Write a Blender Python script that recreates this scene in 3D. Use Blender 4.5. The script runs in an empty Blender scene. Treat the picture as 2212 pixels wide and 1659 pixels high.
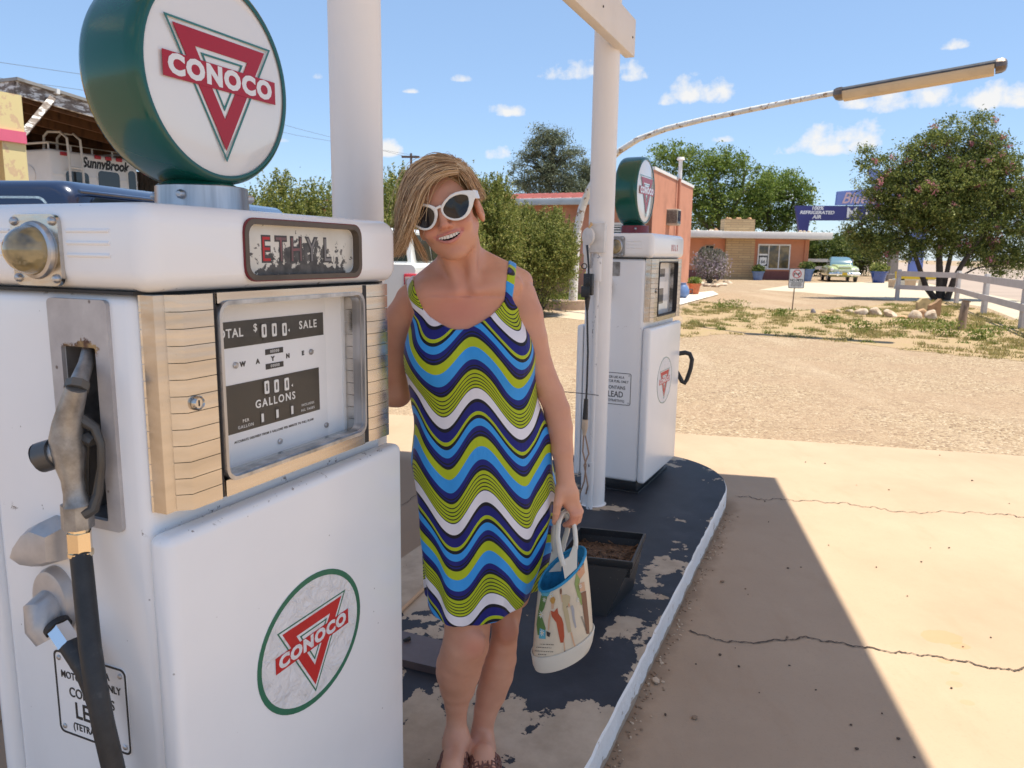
import bpy, bmesh, math, random
import numpy as np
from mathutils import Matrix, Vector
rad = math.radians
SC = bpy.context.scene
COL = SC.collection
# ------------------------------------------------------------------ camera
FPX, PITCH, ROLL, CAMH = 1650.0, rad(9.64), rad(0.80), 1.58      # focal length in units of a 2212 px wide frame
Fw = np.array([0, math.cos(PITCH), -math.sin(PITCH)])
_up = np.array([0, math.sin(PITCH), math.cos(PITCH)]); _rt = np.array([1.0, 0, 0])
Rt = math.cos(ROLL)*_rt + math.sin(ROLL)*_up
Up = -math.sin(ROLL)*_rt + math.cos(ROLL)*_up
CAM = np.array([0, 0, CAMH])
cd = bpy.data.cameras.new('camera'); cam = bpy.data.objects.new('camera', cd); COL.objects.link(cam)
cd.sensor_fit = 'HORIZONTAL'; cd.sensor_width = 36.0; cd.lens = FPX/2212*36.0
cd.clip_start = 0.05; cd.clip_end = 3000
cam.matrix_world = Matrix(((Rt[0], Up[0], -Fw[0], 0), (Rt[1], Up[1], -Fw[1], 0), (Rt[2], Up[2], -Fw[2], CAMH), (0, 0, 0, 1)))
SC.camera = cam
cd.dof.use_dof = True; cd.dof.focus_distance = 1.95; cd.dof.aperture_fstop = 10.5      # small phone-like aperture
# survey helpers: photo bearing -> world point at a known height / depth
def ray(x, y): return Fw + Rt*((x-1106)/FPX) + Up*((829.5-y)/FPX)
def gz(x, y, z=0.0):
    d = ray(x, y); return CAM + d*((z-CAMH)/d[2])
def aty(x, y, Y):
    d = ray(x, y); return CAM + d*(Y/d[1])
# ------------------------------------------------------------------ sun, sky, exposure
SUNV = Vector((0.285, -0.045, 1.0)).normalized()
SUN_EL = math.asin(SUNV.z); SUN_AZ = math.atan2(SUNV.x, SUNV.y)      # azimuth clockwise from +Y
SUN_STRENGTH, SKY_STRENGTH, EXPOSURE = 3.7, 0.13, 1.02
sl = bpy.data.lights.new('sun', 'SUN'); sl.energy = SUN_STRENGTH; sl.angle = rad(0.55); sl.color = (1.0, 0.93, 0.77)
so = bpy.data.objects.new('sun', sl); COL.objects.link(so)
so.rotation_euler = SUNV.to_track_quat('Z', 'Y').to_euler(); so.location = (0, 0, 30)
SC.view_settings.view_transform = 'Standard'; SC.view_settings.look = 'None'
SC.view_settings.exposure = EXPOSURE; SC.view_settings.gamma = 1.0
W = bpy.data.worlds.new('World'); SC.world = W; W.use_nodes = True
wt = W.node_tree; wt.nodes.clear()
def wn(t, **k):
    n = wt.nodes.new(t)
    for a, b in k.items(): setattr(n, a, b)
    return n
def wmath(op, a, b=None, c=None, clamp=False):
    n = wn('ShaderNodeMath', operation=op, use_clamp=clamp)
    for i, v in enumerate((a, b, c)):
        if v is None: continue
        if isinstance(v, (int, float)): n.inputs[i].default_value = v
        else: wt.links.new(v, n.inputs[i])
    return n.outputs[0]
sky = wn('ShaderNodeTexSky', sky_type='NISHITA'); sky.sun_disc = False
sky.sun_elevation = SUN_EL; sky.sun_rotation = SUN_AZ; sky.altitude = 1200; sky.air_density = 1.0; sky.dust_density = 0.6; sky.ozone_density = 2.5
tc = wn('ShaderNodeTexCoord')
sep = wn('ShaderNodeSeparateXYZ'); wt.links.new(tc.outputs['Generated'], sep.inputs[0])
az = wmath('ARCTAN2', sep.outputs[0], sep.outputs[1]); el = wmath('ARCSINE', sep.outputs[2])
cmb = wn('ShaderNodeCombineXYZ'); wt.links.new(az, cmb.inputs[0]); wt.links.new(el, cmb.inputs[1])
n1 = wn('ShaderNodeTexNoise'); n1.inputs['Scale'].default_value = 27; n1.inputs['Detail'].default_value = 9; n1.inputs['Roughness'].default_value = 0.62
wt.links.new(cmb.outputs[0], n1.inputs['Vector'])
fld = None
# small cumulus: (bearing px, height px, half width px, half height px)
CLOUDS = [(1228,150,52,22),(1365,150,30,22),(1290,152,30,10),(1532,188,72,32),(1440,216,22,12),(1095,238,46,14),(995,168,22,9),(840,320,30,18),(1075,330,30,16),
          (690,162,20,10),(1815,285,70,26),(1790,312,75,22),(1868,300,30,18),(1978,198,88,34),(1850,214,40,20),(2168,205,66,24),(1715,372,18,9),(1700,420,30,14),(2060,95,26,10),
          (1300,-60,60,14),(610,300,20,8),(700,-200,260,90),(1700,-420,300,100),(885,195,18,6),(1560,300,26,8)]
def dirang(x, y):
    d = ray(x, y); d = d/np.linalg.norm(d); return math.atan2(d[0], d[1]), math.asin(d[2])
CL = [dirang(x, y) + (w/FPX, h/FPX) for x, y, w, h in CLOUDS]
CL += [(-2.6, .62, .42, .13), (2.5, .45, .5, .12), (1.6, .5, .38, .12), (-1.7, .6, .3, .1), (3.0, .75, .3, .12), (2.0, .85, .3, .12), (1.2, .8, .25, .1), (.95,.62,.2,.07), (2.9,.32,.35,.06), (1.95,.25,.4,.05)]
for a, e, w, h in CL:
    dx = wmath('DIVIDE', wmath('SUBTRACT', az, a), w)
    dy = wmath('DIVIDE', wmath('SUBTRACT', el, e-h*.5), wmath('MULTIPLY_ADD', wmath('GREATER_THAN', el, e-h*.5), 1.0*h, .45*h))
    f = wmath('SUBTRACT', 1.0, wmath('MULTIPLY_ADD', dx, dx, wmath('MULTIPLY', dy, dy)))
    fld = f if fld is None else wmath('MAXIMUM', fld, f)
dens = wmath('MULTIPLY_ADD', wmath('SUBTRACT', n1.outputs['Fac'], .5), 5.6, fld)
dens = wmath('MULTIPLY', wmath('SUBTRACT', dens, .10), .85, clamp=True)
dens = wmath('MULTIPLY', wmath('POWER', dens, .9), .93, clamp=True)
skm = wn('ShaderNodeMix', data_type='RGBA'); skm.inputs[0].default_value = .62; skm.inputs[7].default_value = (1.12, 1.74, 2.72, 1); wt.links.new(sky.outputs[0], skm.inputs[6])   # evens out the white horizon glow
bg1 = wn('ShaderNodeBackground'); bg1.inputs[1].default_value = SKY_STRENGTH; wt.links.new(skm.outputs[2], bg1.inputs[0])
bg2 = wn('ShaderNodeBackground'); bg2.inputs[0].default_value = (1, .985, .96, 1); bg2.inputs[1].default_value = 0.47
mx = wn('ShaderNodeMixShader'); wt.links.new(dens, mx.inputs[0]); wt.links.new(bg1.outputs[0], mx.inputs[1]); wt.links.new(bg2.outputs[0], mx.inputs[2])
wo = wn('ShaderNodeOutputWorld'); wt.links.new(mx.outputs[0], wo.inputs[0])
# ------------------------------------------------------------------ tagging
def tag(o, label=None, cat=None, group=None, kind=None):
    if label: o['label'] = label
    if cat: o['category'] = cat
    if group: o['group'] = group
    if kind: o['kind'] = kind
    return o
def thing(name, label, cat, loc=(0, 0, 0), rz=0.0, group=None):
    o = bpy.data.objects.new(name, None); COL.objects.link(o)
    o.location = loc; o.rotation_euler = (0, 0, rz); o.empty_display_size = .1
    return tag(o, label, cat, group)
def copy_tree(o, parent=None):
    c = o.copy(); COL.objects.link(c); c.parent = parent
    for ch in o.children: copy_tree(ch, c)
    return c
# ------------------------------------------------------------------ materials
def lin(r, g, b):
    f = lambda c: (c/255/12.92 if c/255 <= .04045 else ((c/255+.055)/1.055)**2.4)
    return (f(r), f(g), f(b))
class NT:
    """small node-building shorthand for one material"""
    def __init__(s, name):
        s.m = bpy.data.materials.new(name); s.m.use_nodes = True; s.t = s.m.node_tree
        s.b = s.t.nodes['Principled BSDF']
        s.co = s.n('ShaderNodeTexCoord').outputs['Object']
    def n(s, ty, **k):
        q = s.t.nodes.new(ty)
        for a, b in k.items(): setattr(q, a, b)
        return q
    def put(s, sock, v):
        if isinstance(v, bpy.types.NodeSocket): s.t.links.new(v, sock)
        elif isinstance(v, (tuple, list)) and len(v) == 3 and sock.type == 'RGBA': sock.default_value = (*v, 1)
        else: sock.default_value = v
    def math(s, op, a, b=None, c=None, clamp=False):
        q = s.n('ShaderNodeMath', operation=op, use_clamp=clamp)
        for i, v in enumerate((a, b, c)):
            if v is not None: s.put(q.inputs[i], v)
        return q.outputs[0]
    def noise(s, scale, detail=4, rough=.55, vec=None, dist=0, stretch=None):
        v = vec if vec is not None else s.co
        if stretch:
            mp = s.n('ShaderNodeMapping'); mp.inputs['Scale'].default_value = stretch; s.put(mp.inputs[0], v); v = mp.outputs[0]
        q = s.n('ShaderNodeTexNoise'); q.inputs['Scale'].default_value = scale; q.inputs['Detail'].default_value = detail
        q.inputs['Roughness'].default_value = rough; q.inputs['Distortion'].default_value = dist; s.put(q.inputs['Vector'], v)
        return q.outputs['Fac']
    def vor(s, scale, feat='F1', vec=None, out='Distance'):
        q = s.n('ShaderNodeTexVoronoi', feature=feat); q.inputs['Scale'].default_value = scale; s.put(q.inputs['Vector'], vec if vec is not None else s.co)
        return q.outputs[out]
    def ramp(s, f, stops, interp='LINEAR'):
        q = s.n('ShaderNodeValToRGB'); r = q.color_ramp; r.interpolation = interp
        while len(r.elements) < len(stops): r.elements.new(.5)
        for e, (p, c) in zip(r.elements, stops):
            e.position = p; e.color = (*c, 1) if len(c) == 3 else c
        s.put(q.inputs[0], f); return q.outputs[0]
    def step(s, f, lo, hi):
        q = s.n('ShaderNodeMapRange', interpolation_type='SMOOTHSTEP'); s.put(q.inputs[0], f)
        q.inputs[1].default_value = lo; q.inputs[2].default_value = hi; return q.outputs[0]
    def mix(s, f, a, b, mode='MIX'):
        q = s.n('ShaderNodeMix', data_type='RGBA', blend_type=mode); s.put(q.inputs[0], f); s.put(q.inputs[6], a); s.put(q.inputs[7], b); return q.outputs[2]
    def bump(s, h, strength=.3, dist=.01):
        q = s.n('ShaderNodeBump'); q.inputs['Strength'].default_value = strength; q.inputs['Distance'].default_value = dist
        s.put(q.inputs['Height'], h)
        if s.b.inputs['Normal'].is_linked: s.put(q.inputs['Normal'], s.b.inputs['Normal'].links[0].from_socket)
        s.t.links.new(q.outputs[0], s.b.inputs['Normal'])
    def set(s, **k):
        for a, v in k.items(): s.put(s.b.inputs[{'color': 'Base Color', 'rough': 'Roughness', 'metal': 'Metallic', 'ior': 'IOR', 'trans': 'Transmission Weight',
            'coat': 'Coat Weight', 'spec': 'Specular IOR Level', 'sss': 'Subsurface Weight', 'alpha': 'Alpha', 'coatr': 'Coat Roughness', 'sheen': 'Sheen Weight'}[a]], v)
        return s
    def island(s):
        return s.n('ShaderNodeNewGeometry').outputs['Random Per Island']
    def sepz(s, which, vec=None):
        q = s.n('ShaderNodeSeparateXYZ'); s.put(q.inputs[0], vec if vec is not None else s.co); return q.outputs[which]
    def attr(s, name, out='Fac'):
        q = s.n('ShaderNodeAttribute', attribute_name=name); return q.outputs[out]
def pm(name, col, rough=.5, metal=0.0, var=.12, scale=6.0, bump=0.0, bscale=60.0, spec=.5, coat=0.0, dark=None, stretch=None):
    """painted / plain surface with soft wear variation"""
    s = NT(name); d = dark or tuple(c*(1-var*2) for c in col); l = tuple(min(1, c*(1+var*.6)) for c in col)
    f = s.noise(scale, 6, .6, stretch=stretch)
    s.set(color=s.ramp(f, [(.28, d), (.5, col), (.75, l)]), metal=metal, spec=spec, coat=coat)
    f2 = s.noise(scale*7, 3)
    s.set(rough=s.math('MULTIPLY_ADD', f2, .22, max(.02, rough-.11)))
    if bump: s.bump(s.noise(bscale, 4), bump, .004)
    return s.m
def flat(name, col, rough=.5, metal=0.0, spec=.5):
    return pm(name, col, rough, metal, var=.05, scale=9, spec=spec)
# ------------------------------------------------------------------ mesh builder
def rpoly(x0, z0, x1, z1, r, seg=5):
    """rounded rectangle outline, counter-clockwise"""
    P = []
    for cx, cz, a0 in ((x1-r, z0+r, -90), (x1-r, z1-r, 0), (x0+r, z1-r, 90), (x0+r, z0+r, 180)):
        for i in range(seg+1):
            a = rad(a0+90*i/seg); P.append((cx+r*math.cos(a), cz+r*math.sin(a)))
    return P
def circ(cx, cy, rx, ry=None, n=32, a0=0.0):
    ry = rx if ry is None else ry
    return [(cx+rx*math.cos(a0+2*math.pi*i/n), cy+ry*math.sin(a0+2*math.pi*i/n)) for i in range(n)]
XZ = Matrix(((1, 0, 0, 0), (0, 0, 1, 0), (0, 1, 0, 0), (0, 0, 0, 1)))      # maps (a, b, depth) to x=a, z=b, y=depth
def YZ(x): return Matrix(((0, 0, 1, x), (-1, 0, 0, 0), (0, 1, 0, 0), (0, 0, 0, 1)))   # (a,b,h): y=-a, z=b, x=x+h
class MB:
    def __init__(s): s.v = []; s.f = []; s.mi = []; s.M = Matrix.Identity(4)
    def add(s, vs, fs, mat=0, M=None):
        k = len(s.v); T = s.M @ M if M is not None else s.M
        s.v += [tuple(T @ Vector(p)) for p in vs]
        s.f += [tuple(i+k for i in f) for f in fs]; s.mi += [mat]*len(fs); return s
    def box(s, lo, hi, mat=0, r=0.0, seg=2, M=None):
        if r <= 0:
            (a, b, c), (d, e, f) = lo, hi
            return s.add([(a,b,c),(d,b,c),(d,e,c),(a,e,c),(a,b,f),(d,b,f),(d,e,f),(a,e,f)], [(0,3,2,1),(4,5,6,7),(0,1,5,4),(1,2,6,5),(2,3,7,6),(3,0,4,7)], mat, M)
        bm = bmesh.new(); bmesh.ops.create_cube(bm, size=1)
        for v in bm.verts:
            v.co = Vector([lo[i]+(hi[i]-lo[i])*(v.co[i]+.5) for i in range(3)])
        bmesh.ops.bevel(bm, geom=list(bm.edges), offset=r, segments=seg, profile=.5, affect='EDGES')
        bm.verts.index_update()
        s.add([tuple(v.co) for v in bm.verts], [tuple(v.index for v in f.verts) for f in bm.faces], mat, M); bm.free(); return s
    def prism(s, poly, h0, h1, mat=0, M=None, cap=True):
        n = len(poly)
        vs = [(a, b, h0) for a, b in poly]+[(a, b, h1) for a, b in poly]
        fs = [(i, (i+1) % n, n+(i+1) % n, n+i) for i in range(n)]
        if cap: fs += [tuple(range(n-1, -1, -1)), tuple(range(n, 2*n))]
        return s.add(vs, fs, mat, M)
    def ring(s, out, inn, h0, h1, mat=0, M=None):
        n = len(out)
        vs = [(a, b, h0) for a, b in out]+[(a, b, h1) for a, b in out]+[(a, b, h0) for a, b in inn]+[(a, b, h1) for a, b in inn]
        fs = []
        for i in range(n):
            j = (i+1) % n
            fs += [(i, j, n+j, n+i), (2*n+j, 2*n+i, 3*n+i, 3*n+j), (n+i, n+j, 3*n+j, 3*n+i), (j, i, 2*n+i, 2*n+j)]
        return s.add(vs, fs, mat, M)
    def loops(s, L, mat=0, M=None, cap0=True, cap1=True, closed=True):
        """skin a stack of equal-length point loops"""
        n = len(L[0]); vs = [p for l in L for p in l]; fs = []
        for k in range(len(L)-1):
            for i in range(n if closed else n-1):
                j = (i+1) % n; fs.append((k*n+i, k*n+j, (k+1)*n+j, (k+1)*n+i))
        if cap0: fs.append(tuple(range(n-1, -1, -1)))
        if cap1: fs.append(tuple((len(L)-1)*n+i for i in range(n)))
        return s.add(vs, fs, mat, M)
    def tube(s, pts, r, n=8, mat=0, M=None, cap=True, flat=1.0):
        P = [Vector(p) for p in pts]; R = r if isinstance(r, (list, tuple)) else [r]*len(P)
        L = []; nrm = None
        for i, p in enumerate(P):
            t = (P[min(i+1, len(P)-1)]-P[max(i-1, 0)]).normalized()
            if nrm is None:
                nrm = t.orthogonal().normalized() if abs(t.z) > .9 else Vector((0, 0, 1)).cross(t).normalized()
            nrm = (nrm - t*nrm.dot(t)).normalized(); b = t.cross(nrm)
            L.append([tuple(p+nrm*(R[i]*math.cos(2*math.pi*k/n))+b*(R[i]*flat*math.sin(2*math.pi*k/n))) for k in range(n)])
        return s.loops(L, mat, M, cap, cap)
    def lathe(s, prof, n=24, mat=0, M=None, cap=True):
        L = [[(r*math.cos(2*math.pi*k/n), r*math.sin(2*math.pi*k/n), z) for k in range(n)] for r, z in prof]
        return s.loops(L, mat, M, cap, cap)
    def text(s, txt, size, M, mat=0, depth=.0006, bold=0.0, align='CENTER', shear=0.0, space=1.0, sx=1.0):
        c = bpy.data.curves.new('t', 'FONT'); c.body = txt; c.size = size; c.extrude = depth; c.offset = bold; c.align_x = align; c.align_y = 'CENTER'
        c.shear = shear; c.space_character = space; c.resolution_u = 3
        o = bpy.data.objects.new('t', c); COL.objects.link(o); bpy.context.view_layer.update()
        me = bpy.data.meshes.new_from_object(o.evaluated_get(bpy.context.evaluated_depsgraph_get()))
        s.add([(v.co.x*sx, v.co.y, v.co.z) for v in me.vertices], [tuple(p.vertices) for p in me.polygons], mat, M)
        bpy.data.objects.remove(o); bpy.data.curves.remove(c); bpy.data.meshes.remove(me); return s
    def build(s, name, mats, parent=None, angle=35, matrix=None):
        me = bpy.data.meshes.new(name); me.from_pydata(s.v, [], s.f)
        for m in (mats if isinstance(mats, (list, tuple)) else [mats]): me.materials.append(m)
        me.polygons.foreach_set('material_index', s.mi); me.polygons.foreach_set('use_smooth', [True]*len(s.f))
        bm = bmesh.new(); bm.from_mesh(me); bmesh.ops.recalc_face_normals(bm, faces=bm.faces); bm.to_mesh(me); bm.free()
        me.set_sharp_from_angle(angle=rad(angle)); me.update()
        o = bpy.data.objects.new(name, me); COL.objects.link(o)
        if parent: o.parent = parent
        if matrix is not None: o.matrix_world = matrix
        return o
def np_mesh(name, V, F, mats, parent=None, smooth=True, mi=None):
    """fast mesh from numpy arrays (F: quads or triangles of equal size)"""
    me = bpy.data.meshes.new(name); k = F.shape[1]
    me.vertices.add(len(V)); me.vertices.foreach_set('co', V.astype(np.float32).ravel())
    me.loops.add(F.size); me.loops.foreach_set('vertex_index', F.astype(np.int32).ravel())
    me.polygons.add(len(F)); me.polygons.foreach_set('loop_start', np.arange(0, F.size, k, dtype=np.int32))
    me.polygons.foreach_set('use_smooth', np.full(len(F), smooth))
    for m in (mats if isinstance(mats, (list, tuple)) else [mats]): me.materials.append(m)
    if mi is not None: me.polygons.foreach_set('material_index', mi.astype(np.int32))
    me.update(calc_edges=True); me.validate()
    o = bpy.data.objects.new(name, me); COL.objects.link(o)
    if parent: o.parent = parent
    return o
def T(x=0, y=0, z=0): return Matrix.Translation((x, y, z))
def RX(a): return Matrix.Rotation(rad(a), 4, 'X')
def RY(a): return Matrix.Rotation(rad(a), 4, 'Y')
def RZ(a): return Matrix.Rotation(rad(a), 4, 'Z')
def SCL(x, y, z): return Matrix.Diagonal((x, y, z, 1))
# ================================================================== frames
PU = np.array([math.sin(rad(23.1)), math.cos(rad(23.1)), 0]); PN = np.array([math.cos(rad(23.1)), -math.sin(rad(23.1)), 0])
PA = np.array([-.568, 1.187, 0]); PROT = rad(66.9)
PF = Matrix.Translation((PA[0], PA[1], 0)) @ Matrix.Rotation(PROT, 4, 'Z')      # x along the island, y into the pumps
def pf(x, y, z=0.0):
    v = PF @ Vector((x, y, z)); return np.array(v)
IZ = .13
# ================================================================== ground, apron, roads
def sheet(name, pts, z, m, kind='structure', sub=None):
    b = MB(); b.add([(p[0], p[1], z) for p in pts], [tuple(range(len(pts)))]); o = b.build(name, m); return tag(o, kind=kind)
g = NT('gravel_ground')
cell = g.vor(44, out='Color'); cd_ = g.vor(44); sepc = g.sepz(0, cell)
stone = g.ramp(sepc, [(0, (.16, .105, .070)), (.25, (.31, .22, .145)), (.55, (.405, .305, .205)), (.8, (.33, .24, .155)), (1, (.55, .45, .33))])
big = g.noise(.55, 5); bigm = g.noise(3.0, 5)
colr = g.mix(g.step(big, .42, .62), stone, g.mix(.55, stone, (.35, .245, .165)))
colr = g.mix(g.math('MULTIPLY', g.step(bigm, .50, .72), .65), colr, (.29, .205, .14))
trk = g.noise(.9, 4, .55, stretch=(.9, .12, 1)); colr = g.mix(g.math('MULTIPLY', g.step(trk, .50, .68), .38), colr, (.47, .37, .27)); colr = g.mix(g.math('MULTIPLY', g.step(g.vor(3.1), .10, .04), .6), colr, (.14, .095, .065)); g.set(color=colr, rough=.95, spec=.15); g.bump(g.math('SUBTRACT', 1.0, cd_), .8, .016)
sheet('ground', [(-1500, -300), (1500, -300), (1500, 2500), (-1500, 2500)], 0, g.m)
E1, E2 = gz(832, 895), gz(2212, 986); ed = (E2-E1)/np.linalg.norm(E2-E1)
c = NT('apron_concrete')
f1 = c.noise(1.1, 6, .6); f2 = c.noise(90, 4, .7); f3 = c.noise(6, 6, .65, stretch=(1, .35, 1))
col = c.ramp(f1, [(.25, (.39, .282, .195)), (.5, (.44, .322, .226)), (.75, (.475, .355, .252))])
col = c.mix(c.math('MULTIPLY', c.step(f3, .5, .75), .35), col, (.39, .265, .175))
col = c.mix(c.math('MULTIPLY', c.step(f2, .52, .72), .28), col, (.33, .25, .18))
# rusty spill and dirt gathered along the kerb
stx = c.sepz(0); sty = c.sepz(1)
def blob(s, xx, yy, cx, cy, r, ry=None):
    a = s.math('DIVIDE', s.math('SUBTRACT', xx, cx), r); b_ = s.math('DIVIDE', s.math('SUBTRACT', yy, cy), ry or r)
    return s.math('ADD', s.math('MULTIPLY', a, a), s.math('MULTIPLY', b_, b_))
wob = c.math('MULTIPLY_ADD', c.noise(14, 4), 1.6, -.8)
for px, py, r, k in ((2035, 1378, .085, .5), (2075, 1397, .04, .45), (2040, 1430, .025, .35), (2060, 1480, .03, .3), (2090, 1520, .025, .3), (2062, 1456, .018, .3)):
    q = gz(px, py); st = c.step(c.math('ADD', blob(c, stx, sty, q[0], q[1], r, r*.75), wob), 1.05, .9)
    col = c.mix(c.math('MULTIPLY', st, k), col, (.52, .27, .13))
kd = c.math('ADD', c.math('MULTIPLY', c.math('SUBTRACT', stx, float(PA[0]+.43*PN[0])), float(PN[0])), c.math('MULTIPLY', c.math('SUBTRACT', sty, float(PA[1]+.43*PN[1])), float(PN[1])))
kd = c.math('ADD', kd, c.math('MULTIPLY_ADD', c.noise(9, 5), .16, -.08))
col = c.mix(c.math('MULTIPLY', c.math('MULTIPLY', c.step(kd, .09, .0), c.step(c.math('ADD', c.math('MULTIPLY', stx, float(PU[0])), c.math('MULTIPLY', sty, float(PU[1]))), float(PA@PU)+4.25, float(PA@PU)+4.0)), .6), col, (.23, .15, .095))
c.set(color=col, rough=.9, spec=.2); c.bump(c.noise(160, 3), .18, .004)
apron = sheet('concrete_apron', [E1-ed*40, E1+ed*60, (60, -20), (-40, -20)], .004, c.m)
crk = flat('crack_dark', (.10, .07, .05), .95)
def crack(name, pix, w, seed, parent=None):
    rnd = random.Random(seed); P = []; ph = [rnd.uniform(0, 6.28) for _ in range(4)]; wob_ = lambda x: 1.6*math.sin(x*.09+ph[0])+1.1*math.sin(x*.21+ph[1])+.7*math.sin(x*.47+ph[2])
    for a, b_ in zip(pix[:-1], pix[1:]):
        n = 16
        for i in range(n):
            t = i/n; P.append(gz(a[0]+(b_[0]-a[0])*t, a[1]+(b_[1]-a[1])*t+wob_(a[0]+(b_[0]-a[0])*t)+rnd.uniform(-.7, .7)))
    P.append(gz(*pix[-1])); b = MB(); vs = []; fs = []
    for i, p in enumerate(P):
        d = P[min(i+1, len(P)-1)]-P[max(i-1, 0)]; d = d/np.linalg.norm(d); nn = np.array([-d[1], d[0], 0]); ww = w*rnd.uniform(.35, 1.2)
        vs += [tuple(p+nn*ww+[0, 0, .008]), tuple(p-nn*ww+[0, 0, .008])]
        if i: fs.append((2*i-2, 2*i-1, 2*i+1, 2*i))
    b.add(vs, fs); return b.build(name, crk, parent)
for i, (pp, w) in enumerate([([(1588, 1073), (1640, 1080), (1720, 1082), (1830, 1090), (1960, 1110), (2050, 1107), (2150, 1112), (2212, 1118), (2330, 1122)], .0035),
          ([(1490, 1365), (1545, 1385), (1610, 1392), (1700, 1385), (1740, 1380), (1830, 1395), (1930, 1412), (2000, 1418), (2080, 1432), (2150, 1448), (2190, 1450), (2240, 1440), (2330, 1450)], .0045),
          ([(-60, 1690), (0, 1561), (22, 1549), (60, 1530)], .003), ([(855, 1100), (880, 1088), (910, 1060)], .003)]):
    crack('crack', pp, w, 5+i, apron)
# dry lawn strip with worn outline
lw = NT('dry_lawn')
la = lw.noise(1.1, 6, .65); lb = lw.noise(5, 5, .6)
lc = lw.ramp(lw.math('MULTIPLY_ADD', lb, .6, lw.math('MULTIPLY', la, .5)), [(.34, (.37, .255, .165)), (.52, (.37, .265, .165)), (.66, (.35, .265, .14)), (.80, (.29, .245, .11))])
lw.set(color=lc, rough=.95, spec=.1); lw.bump(lw.noise(30, 5), .6, .03)
lawn_px = [(1478, 662), (1520, 652), (1600, 664), (1700, 672), (1790, 668), (1900, 658), (2030, 648), (2130, 672), (2180, 690), (2260, 700), (2400, 760), (2300, 790), (2120, 772), (2000, 762), (1850, 742), (1700, 728), (1560, 722), (1470, 730)]
LAWN = [gz(*p) for p in lawn_px]
def rough_poly(P, n, amp, seed):
    rnd = random.Random(seed); out = []
    for a, b_ in zip(P, P[1:]+P[:1]):
        for i in range(n):
            q = a+(b_-a)*i/n; out.append((q[0]+rnd.uniform(-amp, amp), q[1]+rnd.uniform(-amp, amp)*1.5))
    return out
sheet('lawn', rough_poly(LAWN, 8, .12, 3), .004, lw.m)
sheet('lawn_strip', rough_poly([gz(*p) for p in ((930, 672), (1235, 668), (1245, 640), (1300, 636), (1420, 642), (1440, 634), (1200, 628), (900, 632))], 6, .12, 4), .004, lw.m)
pale = pm('pale_concrete', (.50, .43, .33), .9, var=.06, scale=.8, spec=.2, bump=.1, bscale=70)
sheet('driveway', [gz(*p) for p in ((1640, 626), (1740, 632), (1960, 651), (2040, 650), (2130, 664), (2212, 696), (2420, 790), (2420, 720), (2212, 650), (2000, 612), (1900, 609), (1740, 611))], .004, pale)
sheet('patio_slab', [gz(*p) for p in ((1440, 668), (1552, 637), (1540, 630), (1440, 640))], .03, pm('slab_white', (.68, .62, .54), .85, var=.05))
sheet('footpath', [gz(*p) for p in ((1180, 683), (1260, 692), (1420, 674), (1420, 661), (1240, 672))], .006, pm('path', (.52, .42, .31), .9, var=.1))
ro = pm('road_asphalt', (.36, .285, .24), .92, var=.08, scale=.3, spec=.2)
q0, q1 = gz(1905, 592), gz(2300, 668); rd = (q0-q1)/np.linalg.norm(q0-q1)
sheet('road', [q1-rd*60, q0+rd*600, q0+rd*600+np.array([60, 0, 0]), q1-rd*60+np.array([22, 0, 0])], .006, ro)
# ================================================================== pump island
isl = NT('island_paint')
L = isl.co; lx = isl.sepz(0); ly = isl.sepz(1)
pn = isl.noise(2.6, 9, .62, dist=.25); pn2 = isl.noise(11, 7, .65)
fld = isl.math('MULTIPLY_ADD', pn2, .28, isl.math('MULTIPLY', pn, .9))
def gs(cx, cy, r, k, ry=None): return isl.math('MULTIPLY', isl.math('POWER', 2.718, isl.math('MULTIPLY', blob(isl, lx, ly, cx, cy, r, ry), -1.0)), k)
bias = None
for px, py, r, k, ry in ((880, 1560, .16, .12, .12), (1240, 1580, .26, .15, .10), (880, 1270, .50, .26, .33), (1390, 1260, .30, .12, .12), (1330, 1360, .2, .13, .08), (1110, 1500, .14, .09, .10), (1470, 1180, .25, .09, .1), (1150, 1480, .20, -.12, .12), (1420, 1120, 1.0, -.10, .45), (1200, 1440, .25, -.15, .16), (900, 1470, .16, -.12, .10), (1040, 1600, .14, .10, .12)):
    q = gz(px, py, IZ); v = PF.inverted() @ Vector(q); t = gs(v.x, v.y, r, k, ry); bias = t if bias is None else isl.math('ADD', bias, t)
edge = isl.math('MULTIPLY', isl.step(ly, -.36, -.43), .05)
fld = isl.math('ADD', isl.math('ADD', fld, bias), edge)
peel = isl.step(fld, .645, .651)
navy = isl.ramp(isl.noise(5, 6, .6), [(.3, (.021, .021, .026)), (.55, (.031, .032, .040)), (.75, (.050, .052, .063))])
tanc = isl.ramp(isl.noise(9, 6, .65), [(.25, (.36, .28, .20)), (.55, (.48, .375, .275)), (.8, (.55, .44, .33))])
isl.set(color=isl.mix(peel, navy, tanc), rough=isl.math('MULTIPLY_ADD', peel, .3, .58), spec=.28)
isl.bump(isl.math('MULTIPLY', peel, -1.0), .5, .004); isl.bump(isl.noise(70, 4), .12, .004)
kw = NT('kerb_white_paint')
kz = kw.sepz(2); kn = kw.noise(9, 8, .65); kn2 = kw.noise(28, 6, .65, stretch=(.4, .4, 1))
chip = kw.step(kw.math('ADD', kw.math('MULTIPLY_ADD', kn, .7, kw.math('MULTIPLY', kn2, .4)), kw.math('MULTIPLY', kw.step(kz, .04, .0), .40)), .64, .70)
kw.set(color=kw.mix(chip, kw.ramp(kw.noise(6, 5), [(.3, (.76, .73, .70)), (.7, (.87, .84, .81))]), (.42, .32, .24)), rough=.75, spec=.3); kw.bump(kw.noise(38, 6), .6, .008)
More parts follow.
